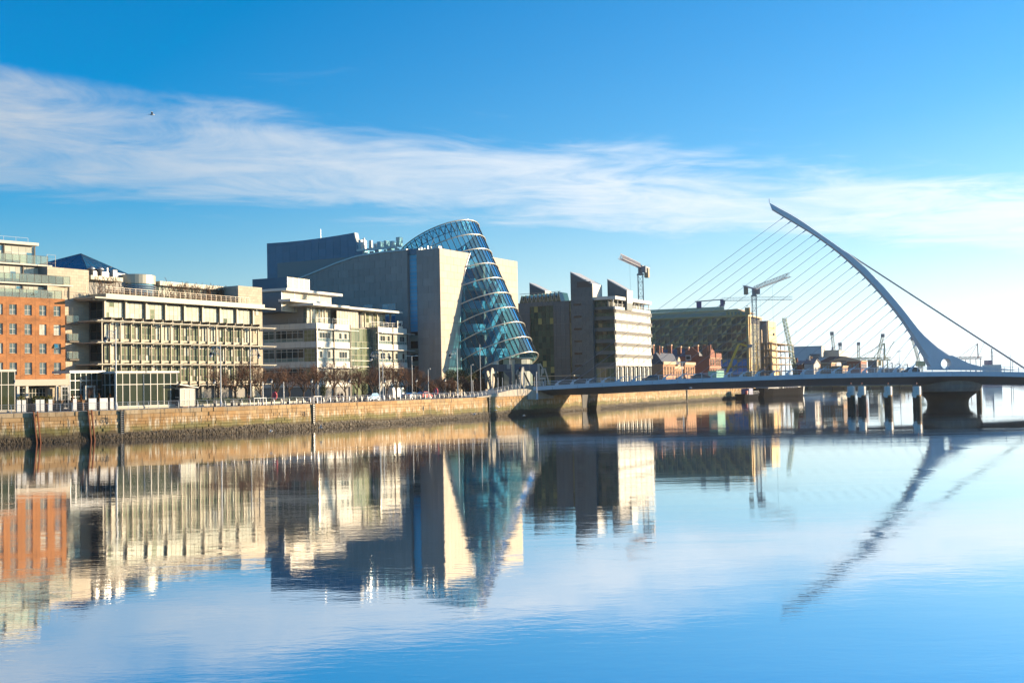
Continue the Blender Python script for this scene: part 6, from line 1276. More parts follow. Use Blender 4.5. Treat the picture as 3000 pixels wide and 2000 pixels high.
c=at_y(2908,1100,1150); c.z=0; t=thing('distant_ship','distant ship with blue and white superstructure and masts','ship',c,0); hull(MB(),70,14,6,3).obj('hull',m_craneb,t); k=1150/FPX; mb=MB(); mb.box(-8,7,-5,5,6,at_y(2908,1068,1150).z); mb.obj('superstructure',m_hullw,t); zt_=at_y(2908,1068,1150).z; mb=MB(); mb.box(-6,-2,-5,5,zt_,zt_+4.5); mb.obj('bridge_wing',m_craneb,t); mb=MB(); mb.box(-.5,.5,-.5,.5,zt_,zt_+16); mb.box(-3,3,-.3,.3,zt_+8,zt_+8.5); mb.box(-2,2,-.3,.3,zt_+12,zt_+12.4); mb.obj('radar_mast',m_steel,t); mb=MB(); mb.bar((18,0,6),(18,0,26),.5); mb.bar((20,0,6),(20,0,22),.4); mb.obj('derrick',m_steel,t)
# ================================================================== BARE STREET TREES
m_bark=mat('bark',(.085,.055,.035),.9,var=.2,vscale=4); m_twig=mat('bare_twigs',(.155,.08,.045),.85,isl=.35)
def tree_meshes(seed,h=8.2,spread=1.0,trunk=.34):
    rg=random.Random(seed); tr=MB(); cr=MB()
    th=h*trunk; pts=[Vector((0,0,0))]
    for k in range(4): pts.append(Vector((rg.uniform(-.07,.07),rg.uniform(-.07,.07),th*(k+1)/4)))
    tr.tube(pts,[.19,.16,.145,.13,.12],7)
    def grow(p,d,l,r,lev):
        q=p; n=3
        pp=[p]
        for k in range(n):
            d=(d+Vector((rg.uniform(-.22,.22),rg.uniform(-.22,.22),rg.uniform(-.02,.2)))).normalized(); q=q+d*l/n; pp.append(q)
        (tr if lev<2 else cr).tube(pp,[r,r*.85,r*.7,r*.5],5 if lev<2 else 3,cap=False)
        if lev>=5: return
        nb={0:3,1:4,2:4,3:4,4:2}[lev]
        for k in range(nb):
            t=rg.uniform(.35,1); i=min(n-1,int(t*n)); s=pp[i].lerp(pp[i+1],t*n-i); a=rg.uniform(0,2*math.pi); o=Vector((math.cos(a),math.sin(a),0)); tilt=rg.uniform(.45,1.0)
            nd=(d*(1-tilt*.5)+(o-d*o.dot(d)).normalized()*tilt*spread); nd.z+=.18; nd.normalize(); grow(s,nd,l*rg.uniform(.52,.78),max(.011,r*.55),lev+1)
    for k in range(5):
        a=2*math.pi*k/5+rg.uniform(-.4,.4); grow(pts[-1]+Vector((0,0,-.15*k)),Vector((math.cos(a)*.75*spread,math.sin(a)*.75*spread,rg.uniform(.75,1.15))).normalized(),h*.27,.085,1)
    grow(pts[-1],Vector((0,0,1)),h*.32,.075,0)
    return mesh('trunk',tr.V,tr.F,m_bark),mesh('crown',cr.V,cr.F,m_twig)
TM=[tree_meshes(s,8.0,.95+.1*(s%3),.30) for s in (1,2,5,9)]; TS=[tree_meshes(s,5.2,.9,.22) for s in (12,15)]
trees=[(641,13,1.0),(691,13.5,1.05),(724,13.2,1.1),(764,13,1.0),(811,13.4,1.02),(848,13,.98),(889,13.6,1.0),(921,13,1.0),(948,13.4,1.12),(978,13,1.1),(1011,13.6,1.0),(1047,13,1.02),(1061,16,.95),(1090,13.2,1.0),(1108,16,1.0),(1134,13,1.02),(1162,13.4,1.14),(1186,13,.98),(1213,13.6,1.0),(1238,14,.9)]
rg=random.Random(21)
for i,(px,off,sc) in enumerate(trees):
    s=quay_s(px,off); p=quay(s,off,G0 if off<11 or off>19 else 4.06)[0]; t=thing('street_tree','leafless street tree on the quay, %s from the left of the row before the offices'%ORD[i],'tree',p,rg.uniform(0,6.28),'leafless street trees'); a,b=TM[i%4]; t.scale=(sc,sc,sc*rg.uniform(.93,1.05))
    link(bpy.data.objects.new('trunk',a),t); link(bpy.data.objects.new('crown',b),t)
small=[1262,1278,1296,1312,1326,1342,1358,1372,1390,1402]
for i,px in enumerate(small):
    off=14+(i%2)*2; s=quay_s(px,off); p=quay(s,off,4.06)[0]; t=thing('small_tree','small leafless tree before the convention centre, %s from the left'%ORD[i],'tree',p,rg.uniform(0,6.28),'small leafless trees'); a,b=TS[i%2]; t.scale=(1,1,rg.uniform(.9,1.15)); link(bpy.data.objects.new('trunk',a),t); link(bpy.data.objects.new('crown',b),t)
for px,off,sc,lab in ((266,11,.62,'small leafless tree behind the roof of the restaurant wing'),(1617,30,.7,'small leafless tree left of the slate tower foot'),(1775,25,.6,'small leafless tree under the dark glass flank, left one'),(1788,26,.65,'small leafless tree under the dark glass flank, right one')):
    s=quay_s(px,off); p=quay(s,off,G0)[0]; t=thing('small_tree',lab,'tree',p,rg.uniform(0,6.28)); a,b=TM[(px)%4]; t.scale=(sc,)*3; link(bpy.data.objects.new('trunk',a),t); link(bpy.data.objects.new('crown',b),t)
m_ever=mat('evergreen_leaf',(.055,.07,.018),.6,isl=.5,var=.25,vscale=3)
for i,(px,off,r,zc) in enumerate(((1322,19,1.7,4.6),(1350,20,1.6,4.7),(1376,20,1.7,4.9),(1395,21,1.6,4.6),(1455,24,1.9,4.2))):
    s=quay_s(px,off); p=quay(s,off,G0)[0]; t=thing('evergreen_tree','rounded evergreen tree before the glass drum, %s from the left'%ORD[i],'tree',p,group='evergreen trees'); mb=MB(); mb.tube([(0,0,0),(.05,0,zc*.6),(0,.05,zc)],[.14,.1,.06],6); mb.obj('trunk',m_bark,t); leafball('crown',m_ever,t,(0,0,zc),r,1500,1,1.05,.13,seed=px)
# ================================================================== LAMPS
m_lampp=mat('lamp_silver',(.52,.52,.52),.35,metal=.5); m_lampk=mat('lamp_black',(.025,.025,.028),.45); m_globe=mat('lamp_globe',(.8,.8,.76),.3)
def ornate_lamp(px,pyt,off,side,lab):
    s=quay_s(px,off); p=quay(s,off,G0)[0]; H=at_y(px,pyt,p.y).z-G0; t=thing('ornate_street_lamp',lab,'street lamp',p,0,'ornate street lamps'); mb=MB(); mb.lathe([(.2,0),(.22,.5),(.14,.8),(.1,1.2),(.085,H*.6),(.06,H-.3),(.09,H-.25),(.05,H-.1),(0,H+.35)],n=10); mb.obj('column',m_lampp,t)
    mb=MB(); c=Vector((side*.75,0,H-1.1)); R=.75
    mb.tube([c+Vector((R*math.cos(a)*1,0,R*math.sin(a))) for a in [math.pi*k/12*1.25-.3 for k in range(13)]],.05,5); mb.tube([c+Vector((.38*math.cos(a),0,.38*math.sin(a))) for a in [2*math.pi*k/12 for k in range(13)]],.035,4); mb.tube([c+Vector((.16*math.cos(a)+.05,0,.16*math.sin(a))) for a in [2*math.pi*k/8 for k in range(9)]],.03,4); mb.bar((0,0,H-1.6),c+Vector((side*R,0,-.1)),.05); mb.bar((0,0,H-.5),c+Vector((0,0,R)),.05)
    for a in (.4,1.3,2.2,3.4,4.6,5.5): mb.bar(c+Vector((.38*math.cos(a),0,.38*math.sin(a))),c+Vector((.74*math.cos(a),0,.74*math.sin(a))),.035)
    mb.obj('scroll_bracket',m_lampp,t); L=c+Vector((side*R,0,-.15)); mb=MB(); mb.lathe([(.05,.1),(.16,0),(.24,-.25),(.38,-.42),(0,-.4)],L,12); o=mb.obj('lantern_hood',m_lampk,t); mb=MB(); mb.lathe([(.26,-.42),(.25,-.6),(.14,-.78),(0,-.82)],L,12); mb.obj('globe',m_globe,t,smooth=True)
for px,py,off,sd,lab in ((340,962,3.0,-1,'ornate scroll street lamp in front of the left end of the glass offices'),(647,1008,3,-1,'ornate scroll street lamp among the first bare trees'),(734,1016,12,1,'ornate scroll street lamp with arm to the right before the stone tower'),(1112,1024,3,-1,'ornate scroll street lamp with arm to the left before the white offices'),(1122,1026,12,1,'ornate scroll street lamp with arm to the right before the white offices'),(1341,1020,5,-1,'ornate scroll street lamp before the bright stone wall'),(1495,1022,12,-1,'ornate scroll street lamp before the glass drum')): ornate_lamp(px,py,off,sd,lab)
for i,(px,py) in enumerate(((795,1110),(913,1110),(1024,1110),(1128,1110),(1220,1109),(1304,1108),(628,1112))):
    off=9.5; s=quay_s(px,off); p=quay(s,off,G0)[0]; H=at_y(px,py,p.y).z-G0; t=thing('globe_lamp','short black hooded lamp post on the promenade, %s from the left of its row'%ORD[[1,2,3,4,5,6,0][i]],'street lamp',p,0,'short hooded lamps'); mb=MB(); mb.lathe([(.14,0),(.12,.6),(.06,.8),(.05,H-.3),(0,H-.3)],n=8); mb.obj('column',m_lampk,t); mb=MB(); mb.lathe([(.3,-.3),(.2,0),(.08,.12),(0,.2)],(0,0,H-.05),10); mb.obj('hood',m_lampk,t); mb=MB(); mb.lathe([(.08,-.62),(.2,-.5),(.22,-.3),(0,-.3)],(0,0,H-.05),10); mb.obj('globe',m_globe,t,smooth=True)
# slim poles and flag poles
def pole(px,pyt,off,lab,name='flag_pole',cat='pole',r=.09,head=None):
    s=quay_s(px,off); p=quay(s,off,G0)[0]; H=at_y(px,pyt,p.y).z-G0; t=thing(name,lab,cat,p); mb=MB(); mb.lathe([(r*1.6,0),(r*1.6,.3),(r,.35),(r*.6,H),(0,H)],n=8); mb.obj('shaft',m_lampp,t)
    if head=='T': mb=MB(); mb.bar((-.9,0,H),(.9,0,H),.09); mb.box(-1.25,-.7,-.15,.15,H-.06,H+.08); mb.box(.7,1.25,-.15,.15,H-.06,H+.08); mb.obj('lamp_arm',m_lampp,t)
    if head=='C': mb=MB(); mb.bar((0,0,H-.2),(.35,0,H+.05),.07); mb.lathe([(0,0),(.13,0),(.13,.25),(0,.3)],(.4,0,H-.15),8); mb.obj('camera',m_white,t)
    if head=='B': mb=MB(); mb.box(-.03,.03,-.02,.02,H,H+.05); mb.obj('finial',m_lampp,t)
    return t,H
for px,py,off,lab,hd in ((1408,1008,9,'tall silver pole left of the lifting bridge frame',None),(1458,1040,14,'double armed modern street lamp before the glass drum','T'),(1463,1003,22,'slim flag pole before the glass drum',None),(1381,1068,9,'camera pole right of the bright wall foot','C'),(1255,1080,12,'camera pole beside the red car','C'),(1578,1012,30,'slim flag pole right of the glass drum','B'),(1617,1008,32,'tall white goal-like flag pole before the slate office','B'),(1732,1052,26,'grey lamp pole before the slate tower','T' if False else None),(1884,1056,36,'thin lamp post before the ivory office front','T'),(1208,1042,12,'modern double armed street lamp right of the white offices','T'),(770,1118,6,'thin pole beside the low hedge',None),(831,1118,6,'thin pole behind the railing by the hedge',None)): pole(px,py,off,lab,'street_pole',head=hd)
# far street lights beyond the bridge
for px,py,Y,lab in ((2590,1024,600,'tall twin headed mast light behind the bridge, left one'),(2636,1030,640,'tall mast light behind the bridge, right one'),(1999,1062,380,'white globe street light beside the red brick building')):
    b=at_y(px,1100,Y); b.z=3.9; H=at_y(px,py,Y).z-3.9; t=thing('mast_light',lab,'street lamp',b); mb=MB(); mb.lathe([(.3,0),(.12,H),(0,H)],n=8); mb.obj('mast',m_lampp,t); mb=MB(); mb.box(-1.3,1.3,-.3,.3,H,H+.35); mb.obj('lamp_head',m_lampp,t)
# ================================================================== VEHICLES
m_tyre=mat('tyre',(.02,.02,.02),.8); m_rim=mat('alloy_rim',(.45,.45,.46),.35,metal=.7); m_cglass=glass_mat('car_glass',(.02,.03,.035),inner=(.05,.06,.07),ior=1.6); m_lite=mat('tail_light',(.5,.02,.02),.3); m_head=mat('head_light',(.75,.75,.72),.2)
CARP={}
def car(lab,col,loc,rz,kind='hatch'):
    key=tuple(col); m=mat('car_paint_%d'%(hash(key)%9999),col,.28,metal=.25,coat=.6,var=.02,vscale=.5); t=thing('car' if kind!='van' else 'van',lab,'car' if kind!='van' else 'van',loc,rz)
    if kind=='van': side=[(-2.6,.45),(2.35,.45),(2.6,.75),(2.55,1.2),(1.95,1.45),(1.45,2.35),(1.2,2.5),(-2.5,2.5),(-2.65,2.3)]; roof=[(1.3,1.5),(1.85,1.5),(1.38,2.25),(.7,2.25),(.7,1.5)]; wb=1.6; wd=.98
    elif kind=='saloon': side=[(-2.2,.35),(2.15,.32),(2.25,.6),(2.1,.78),(1.1,.92),(.4,1.4),(-.9,1.42),(-1.6,1.0),(-2.2,.95),(-2.27,.6)]; roof=[(-1.35,.98),(.95,.95),(.35,1.33),(-.85,1.35)]; wb=1.35; wd=.87
    else: side=[(-1.95,.35),(1.95,.32),(2.05,.6),(1.9,.82),(1.05,.98),(.35,1.48),(-1.2,1.52),(-1.8,1.05),(-2.02,.95),(-2.02,.55)]; roof=[(-1.6,1.05),(.9,1.0),(.3,1.4),(-1.15,1.43)]; wb=1.25; wd=.86
    n=len(side); V=[];F=[]
    for y,k in ((-wd,.0),(-wd*.86,1),(wd*.86,1),(wd,0)):
        for x,z in side:
            zz=z; yy=y
            if k==0 and z>1.0: yy=y*(1-.16*(z-1.0)/.5 if kind!='van' else 1-.06*(z-1)); 
            V.append((x*(1 if k else .985),yy,zz+(.02 if k and z>1 else 0)))
    for r in range(3):
        for i in range(n): F.append((r*n+i,r*n+(i+1)%n,r*n+n+(i+1)%n,r*n+n+i))
    F+=[tuple(reversed(range(n))),tuple(3*n+i for i in range(n))]
    b=obj('body',V,F,m,t); 
    bm=bmesh.new(); bm.from_mesh(b.data); bmesh.ops.recalc_face_normals(bm,faces=bm.faces); bm.to_mesh(b.data); bm.free()
    for sy in (-1,1):
        def sh(x,z): return (x,sy*(wd*(1-.16*max(0,z-1)/.5 if kind!='van' else 1-.06*max(0,z-1))+.012),z)
        m_=len(roof); c=sum(p[0] for p in roof)/m_
        obj('side_window',[sh(*p) for p in roof]+[(sh(*p)[0],sh(*p)[1]-sy*.03,p[1]) for p in roof],[tuple(range(m_)),tuple(reversed(range(m_,2*m_)))],m_cglass,t)
        for wx in (-wb,wb):
            w=MB(); w.lathe([(.16,-.1),(.3,-.1),(.32,-.06),(.32,.06),(.3,.1),(.16,.1)],n=16); o=w.obj('wheel',m_tyre,t,(wx,sy*(wd-.08),.32)); o.rotation_euler=(math.pi/2,0,0); w=MB(); w.lathe([(0,.06),(.17,.08),(.2,.03),(.2,-.03),(.17,-.08),(0,-.06)],n=12); w.obj('rim',m_rim,o)
        xe=side[0][0]-.04; MB().box(xe-.03,xe+.1,sy*wd*.6,sy*wd*.92,.75,1.0).obj('tail_light',m_lite,t); xf=max(p[0] for p in side); MB().box(xf-.18,xf-.02,sy*wd*.55,sy*wd*.9,.6,.75).obj('head_light',m_head,t)
    rs=[p for p in side if p[1]>.9]
    def pane(p,q,nm): V=[(p[0],-wd*.8,p[1]),(p[0],wd*.8,p[1]),(q[0],wd*.72,q[1]),(q[0],-wd*.72,q[1])]; obj(nm,[(a+.015*(1 if nm=='windscreen' else -1),b_,c+.03) for a,b_,c in V],[(0,1,2,3)],m_cglass,t)
    if kind=='van': pane((1.93,1.5),(1.5,2.28),'windscreen')
    elif kind=='saloon': pane((1.05,.95),(.45,1.37),'windscreen'); pane((-1.55,1.03),(-.95,1.39),'rear_window')
    else: pane((1.0,1.01),(.4,1.45),'windscreen'); pane((-1.77,1.1),(-1.25,1.48),'rear_window')
    return t
def road_spot(px,off,z=4.06): s=quay_s(px,off); p,d,ni=quay(s,off,z); return p,math.atan2(d.y,d.x)
p,a=road_spot(1086,13.2); car('blue hatchback parked behind the quay railing',(.08,.16,.26),p,a+math.pi,'hatch')
p,a=road_spot(1162,14.5); car('white delivery van parked among the bare trees',(.78,.78,.75),p,a,'van')
p,a=road_spot(1208,12.6); car('silver saloon car beside the white van',(.52,.53,.52),p,a,'saloon')
p,a=road_spot(1243,13.5); car('red hatchback at the right end of the parked cars',(.30,.03,.025),p,a,'hatch')
for px,Y,col,lab,kind,rz in ((1906,268,(.05,.07,.08),'dark green estate car on the bridge deck by the ivory office','hatch',math.pi),(2052,268,(.03,.03,.035),'black saloon car on the bridge deck below the red brick building','saloon',0),(2668,277,(.03,.035,.04),'dark car with red tail light on the bridge deck near the pylon','hatch',math.pi)):
    car(lab,col,deck_pt(px,Y),rz,kind)
# ================================================================== PEOPLE
m_skin=mat('skin',(.42,.26,.18),.6)
def person(lab,loc,rz,top,legs,h=1.74,hat=None,stride=.16):
    t=thing('person',lab,'person',loc,rz); k=h/1.74
    P={'pel':(0,0,.92),'sp':(0,0,1.18),'ch':(0,.0,1.36),'nk':(0,.01,1.5),'hd':(0,.02,1.6),'tp':(0,.02,1.71),
       'hl':(.09,0,.88),'kl':(.1,stride*.6,.48),'al':(.1,-stride*.1+stride*.6,.07),'tl':(.1,stride*.6+.13,.03),'hr':(-.09,0,.88),'kr':(-.1,-stride*.2,.48),'ar':(-.1,-stride*1.1,.07),'tr':(-.1,-stride*1.1+.14,.03),
       'sl':(.19,0,1.42),'el':(.24,-.05,1.14),'wl':(.25,.06,.9),'fl':(.25,.09,.8),'sr':(-.19,0,1.42),'er':(-.24,.04,1.14),'wr':(-.25,.12,.9),'fr':(-.25,.15,.8)}
    Rr={'pel':.15,'sp':.14,'ch':.165,'nk':.06,'hd':.1,'tp':.075,'hl':.1,'kl':.065,'al':.045,'tl':.035,'hr':.1,'kr':.065,'ar':.045,'tr':.035,'sl':.075,'el':.055,'wl':.04,'fl':.035,'sr':.075,'er':.055,'wr':.04,'fr':.035}
    Ed=[('pel','sp'),('sp','ch'),('ch','nk'),('nk','hd'),('hd','tp'),('pel','hl'),('hl','kl'),('kl','al'),('al','tl'),('pel','hr'),('hr','kr'),('kr','ar'),('ar','tr'),('ch','sl'),('sl','el'),('el','wl'),('wl','fl'),('ch','sr'),('sr','er'),('er','wr'),('wr','fr')]
    names=list(P); me=bpy.data.meshes.new('body'); me.from_pydata([tuple(c*k for c in P[n]) for n in names],[(names.index(a),names.index(b)) for a,b in Ed],[]); o=bpy.data.objects.new('body',me); link(o,t)
    md=o.modifiers.new('skin','SKIN'); md.use_smooth_shade=True
    for i,n in enumerate(names): me.skin_vertices[0].data[i].radius=(Rr[n]*k,Rr[n]*k*.8); me.skin_vertices[0].data[i].use_root=(n=='pel')
    s=o.modifiers.new('sub','SUBSURF'); s.levels=s.render_levels=1
    dg=bpy.context.evaluated_depsgraph_get(); em=bpy.data.meshes.new_from_object(o.evaluated_get(dg)); o.modifiers.clear(); o.data=em
    mt=mat('coat_%d'%(hash(tuple(top))%9999),top,.8,var=.1,vscale=6); ml=mat('trousers_%d'%(hash(tuple(legs))%9999),legs,.85); em.materials.clear()
    for m in (mt,ml,m_skin): em.materials.append(m)
    for f in em.polygons:
        z=f.center.z/k; x=abs(f.center.x)/k
        f.material_index=2 if z>1.47 or (z<.87 and x>.2) else (1 if z<.82 else 0)
    mb=MB(); mb.lathe([(.085*k,1.6*k),(.108*k,1.66*k),(.09*k,1.73*k),(0,1.755*k)],(0,-.005,0),10); mb.obj('hair',mat('dark_hair',(.03,.022,.018),.7) if not hat else mat('wool_hat',hat,.9),t,smooth=True); return t
def spot(px,off,z=G0): s=quay_s(px,off); p,d,ni=quay(s,off,z); return p,math.atan2(d.y,d.x)
for px,off,top,leg,h,lab,hat in ((991,8.5,(.16,.03,.025),(.03,.03,.035),1.66,'person in a dark red coat walking beside the dark coated one',None),(1002,8.3,(.02,.02,.022),(.02,.02,.025),1.8,'person in a long dark coat walking on the promenade',None),(729,6.5,(.14,.025,.02),(.03,.03,.04),1.72,'person with a red top behind the quay railing left of the white gate frame',None),(765,7.5,(.05,.05,.06),(.05,.06,.09),1.7,'person in grey seated height near the white gate frame',None),(1040,7.5,(.03,.035,.05),(.03,.03,.03),1.72,'person in dark clothes behind the railing left of the blue hatchback',None)):
    p,a=spot(px,off); person(lab.replace(' seated height',''),p,a-math.pi/2,top,leg,h,hat)
for px,Y,lab in ((2580,279,'person in dark clothes crossing the bridge deck'),): person(lab,deck_pt(px,Y),math.pi/2,(.03,.03,.04),(.03,.03,.03))
p=FN.w(1.5,FN.side(1902,905)[0]-6,FN.side(2130,905)[1]+1.2-1.6) if False else None
# ================================================================== SMALL THINGS ON THE QUAY
m_red=mat('lifebuoy_red',(.55,.06,.08),.5)
for px,off,lab in ((804,2.5,'pink-red lifebuoy holder by the railing near the hedge'),(1277,2.5,'red and white lifebuoy holder by the railing near the bright wall')):
    p,a=spot(px,off); t=thing('lifebuoy_stand',lab,'lifebuoy',p,0); mb=MB(); mb.bar((0,0,0),(0,0,1.1),.08); mb.obj('post',m_lampp,t); mb=MB(); mb.tube([(.3*math.cos(x),0,1.45+.55*math.sin(x)) for x in [2*math.pi*k/18 for k in range(19)]],.16,8); mb.obj('buoy',m_red,t,smooth=True); mb=MB(); mb.box(-.32,.32,.05,.18,.95,2.0); mb.obj('back_board',m_white if px>1000 else m_red,t)
m_canvas=mat('white_canvas',(.80,.78,.73),.7,var=.03,vscale=2)
for i,(x0,x1) in enumerate(((52,58),(65,75),(106,114),(120,128),(143,152),(217,221),(260,281),(293,314),(323,331))):
    off=5.2; s0,s1=quay_s(x0,off),quay_s(x1,off); p,d,ni=quay((s0+s1)/2,off,G0); t=thing('canvas_screen','white canvas wind screen on the terrace, %s from the left'%ORD[i],'screen',p,math.atan2(d.y,d.x),'white wind screens'); w=max(.25,(s1-s0)/2); mb=MB(); mb.box(-w,w,-.04,.04,.12,1.75); mb.obj('canvas',m_canvas,t); mb=MB(); mb.bar((-w,0,0),(-w,0,1.8),.06); mb.bar((w,0,0),(w,0,1.8),.06); mb.box(-w,w,-.2,.2,0,.06); mb.obj('stand',m_rail,t)
for i,(px,kind) in enumerate(((60,'ball'),(104,'ball'),(121,'ball'),(143,'ball'),(212,'cone'),(237,'cone'),(259,'cone'),(290,'cone'),(322,'cone'))):
    off=7.6; p,a=spot(px,off); t=thing('potted_shrub','%s from the left of the clipped potted shrubs on the terrace'%ORD[i],'shrub',p,0,'potted shrubs'); box(t,'pot',m_wood,-.35,.35,-.35,.35,0,1.1 if kind=='ball' else 1.3)
    if kind=='ball': leafball('foliage',mat('yellow_green_leaf',(.14,.13,.02),.6,isl=.5),t,(0,0,1.75),.6,380,1,1,.1,seed=px)
    else: leafball('foliage',mat('copper_leaf',(.20,.08,.02),.6,isl=.4),t,(0,0,1.85),.6,320,.45,1,.09,seed=px,cone=True)
for i,(x0,x1) in enumerate(((70,99),(135,165),(168,186),(204,258))):
    off=8.4; s0,s1=quay_s(x0,off),quay_s(x1,off); p,d,ni=quay((s0+s1)/2,off,G0); w=(s1-s0)/2; t=thing('timber_fence','brown slatted timber screen on the terrace, %s from the left'%ORD[i],'fence',p,math.atan2(d.y,d.x),'timber terrace screens'); n=max(3,int(w*2/.35))
    for k in range(n): box(t,'slat',m_wood,-w+2*w*k/n+.02,-w+2*w*(k+1)/n-.02,-.04,.04,.05,1.55+(.5 if i==0 else 0))
    mb=MB(); mb.box(-w,w,.05,.1,.4,.5); mb.box(-w,w,.05,.1,1.2,1.3); mb.obj('fence_rail',m_wood,t)
m_bench=mat('dark_bench',(.03,.03,.035),.6)
for i,px in enumerate((640,690,835,880,917,975,1035,1062,1150,1225,1300,1340)):
    p,a=spot(px,5.2); t=thing('quay_bench','dark slatted bench on the promenade, %s from the left'%ORD[i],'bench',p,a,'promenade benches')
    for k in range(3): box(t,'seat_slat',m_bench,-.85,.85,-.28+k*.19,-.12+k*.19,.42,.47)
    for k in range(2): box(t,'back_slat',m_bench,-.85,.85,.3,.34,.6+k*.18,.72+k*.18)
    for x in (-.7,.7): box(t,'leg',m_bench,x-.05,x+.05,-.25,.34,0,.42)
for i,px in enumerate((946,1068)): p,a=spot(px,12.3); t=thing('conical_shrub','%s tall clipped evergreen beside the white office entrance'%('left' if i==0 else 'right'),'shrub',p); box(t,'tub',m_bench,-.35,.35,-.35,.35,0,.7); leafball('foliage',m_ever,t,(0,0,2.0),1.3,700,.45,1,.1,seed=px)
# ================================================================== OLD LIFTING BRIDGE beside the road bridge
m_sch=mat('blue_grey_plate',(.075,.10,.13),.5,var=.08,vscale=1,isl=.05); m_schw=mat('cream_plate',(.40,.37,.30),.6,var=.06,vscale=1)
YS=268.0; o=at_y(1500,1130,YS); o.z=4.6; T=thing('bascule_bridge','old steel rolling lift bridge with plate portals and cream quadrants','bridge',o); S=FPX/YS
def sx(px): return at_y(px,1130,YS).x-o.x
def sz(py,px=1500): return at_y(px,py,YS).z-o.z
def plate(nm,m,px0,px1,py0,py1,y0,y1,par=None): return MB().box(sx(px0),sx(px1),y0,y1,sz(py1,px0),sz(py0,px0)).obj(nm,m,par or T)
for nm,y0,a,b in (('far',6.0,1418,1500),('near',0,1508,1576)):
    n=4 if nm=='far' else 3
    for k in range(n): x0,x1=a+(b-a)*k/n,a+(b-a)*(k+1)/n; plate('portal_plate',m_sch,x0+.15,x1-.15,1066,1087,y0,y0+.9)
    plate('portal_leg',m_sch,a,a+8,1087.2,1140,y0,y0+.9); plate('portal_leg',m_sch,b-8,b,1087.2,1140,y0,y0+.9)
    mb=MB(); x0,x1=sx(a+8),sx(b-8); z=sz(1087.2); mb.prism([(x0,z-.01),(x0+1.3,z-.01),(x0,z-1.5)],y0+.1,y0+.8); mb.prism([(x1,z-.01),(x1-1.3,z-.01),(x1,z-1.5)],y0+.1,y0+.8); mb.obj('portal_knee',m_sch,T)
plate('lit_post',m_schw,1575.5,1582.5,1065,1134,0,1.2)  # sunlit side of the portal, its brightness put into the cream colour
for px,y in ((1441,1.5),(1530,-2.0)):
    c=Vector((sx(px),y,sz(1106))); mb=MB(); mb.lathe([(0,0),(1.9,0),(1.95,.15),(1.9,.3),(0,.3)],n=24); q=mb.obj('quadrant',m_schw,T,c); q.rotation_euler=(math.pi/2,0,math.radians(74)); q.scale=(.8,1.25,.8)
    c2=c+Vector((-1.1,1.6,-.4)); mb=MB(); mb.lathe([(0,0),(1.8,0),(1.85,.15),(1.8,.3),(0,.3)],n=24); q=mb.obj('quadrant',m_schw,T,c2); q.rotation_euler=(math.pi/2,0,math.radians(74)); q.scale=(.8,1.2,.8)
    mb=MB()
    for k in range(6): f=k/6; mb.bar((sx(px-14)+f*1.5,y+.8,sz(1112)-f*2.6),(sx(px-4)+f*.6,y+.8,sz(1098)-f*2.4),.3)
    mb.bar((sx(px-16),y+.8,sz(1092)),(sx(px-4),y+.8,sz(1140)),.35); mb.obj('rolling_tread',m_schw,T); mb=MB(); mb.bar((sx(px+5),y,sz(1093)),(sx(px+24),y,sz(1134)),.28); mb.bar((sx(px+7),y+.5,sz(1093)),(sx(px+26),y+.5,sz(1134)),.2); mb.obj('tail_strut',m_black,T)
mb=MB()
for p,q in (((1586,1104),(1592,1083)),((1597,1080),(1610,1128)),((1583,1066),(1592,1082))): mb.bar((sx(p[0]),.3,sz(p[1])),(sx(q[0]),.3,sz(q[1])),.3)
mb.obj('tower_brace',m_schw,T); plate('tower_head',m_schw,1586,1594,1080,1093,0,1.2); plate('tower_beam',m_schw,1577,1599,1105,1112,-.2,1.4)
mb=MB()
for a,b in ((1587,1583),(1587,1593)): mb.bar((sx(a),.5,sz(1112)),(sx(b),.5,sz(1134)),.35)
mb.bar((sx(1597.5),.5,sz(1112)),(sx(1597.5),.5,sz(1134)),.35); mb.obj('tower_leg',m_schw,T)
mb=MB(); mb.box(sx(1486),sx(1496),-.6,-.1,sz(1080),sz(1067)); mb.obj('machinery',m_schw,T); plate('vent_box',m_schw,1504,1508.5,1060,1066,0,.8)
# traffic signals and posts
for px,py,Y,lab,col in ((1459,1105,255,'traffic signal before the lifting bridge, left one',None),(1472,1105,255,'traffic signal before the lifting bridge, second one',None),(1524,1088,256,'traffic signal post showing red before the cream quadrant','red'),(1566,1103,270,'traffic signal behind the near bridge end',None),(1512,1110,262,'traffic signal cluster under the near portal',None)):
    b=at_y(px,1130,Y); zb_=ramp_z(S_R1)-.1 if px>1490 else G0+.6; b.z=zb_; H=at_y(px,py,Y).z-zb_; t=thing('traffic_signal',lab,'traffic light',b,group='traffic signals'); mb=MB(); mb.lathe([(.08,0),(.06,H),(0,H)],n=8); mb.obj('post',m_lampp,t); mb=MB(); mb.box(-.18,.18,-.16,.1,H-.05,H+.95); mb.obj('signal_head',m_black,t)
    for k in range(3): mb=MB(); mb.lathe([(0,0),(.1,0),(.1,.04)],n=10); q=mb.obj('lens',mat('red_lens',(.7,.03,.02),.3) if (col and k==2) else mat('dark_lens',(.03,.03,.03),.2),t,(0,-.17,H+.15+k*.3)); q.rotation_euler=(math.pi/2,0,0)
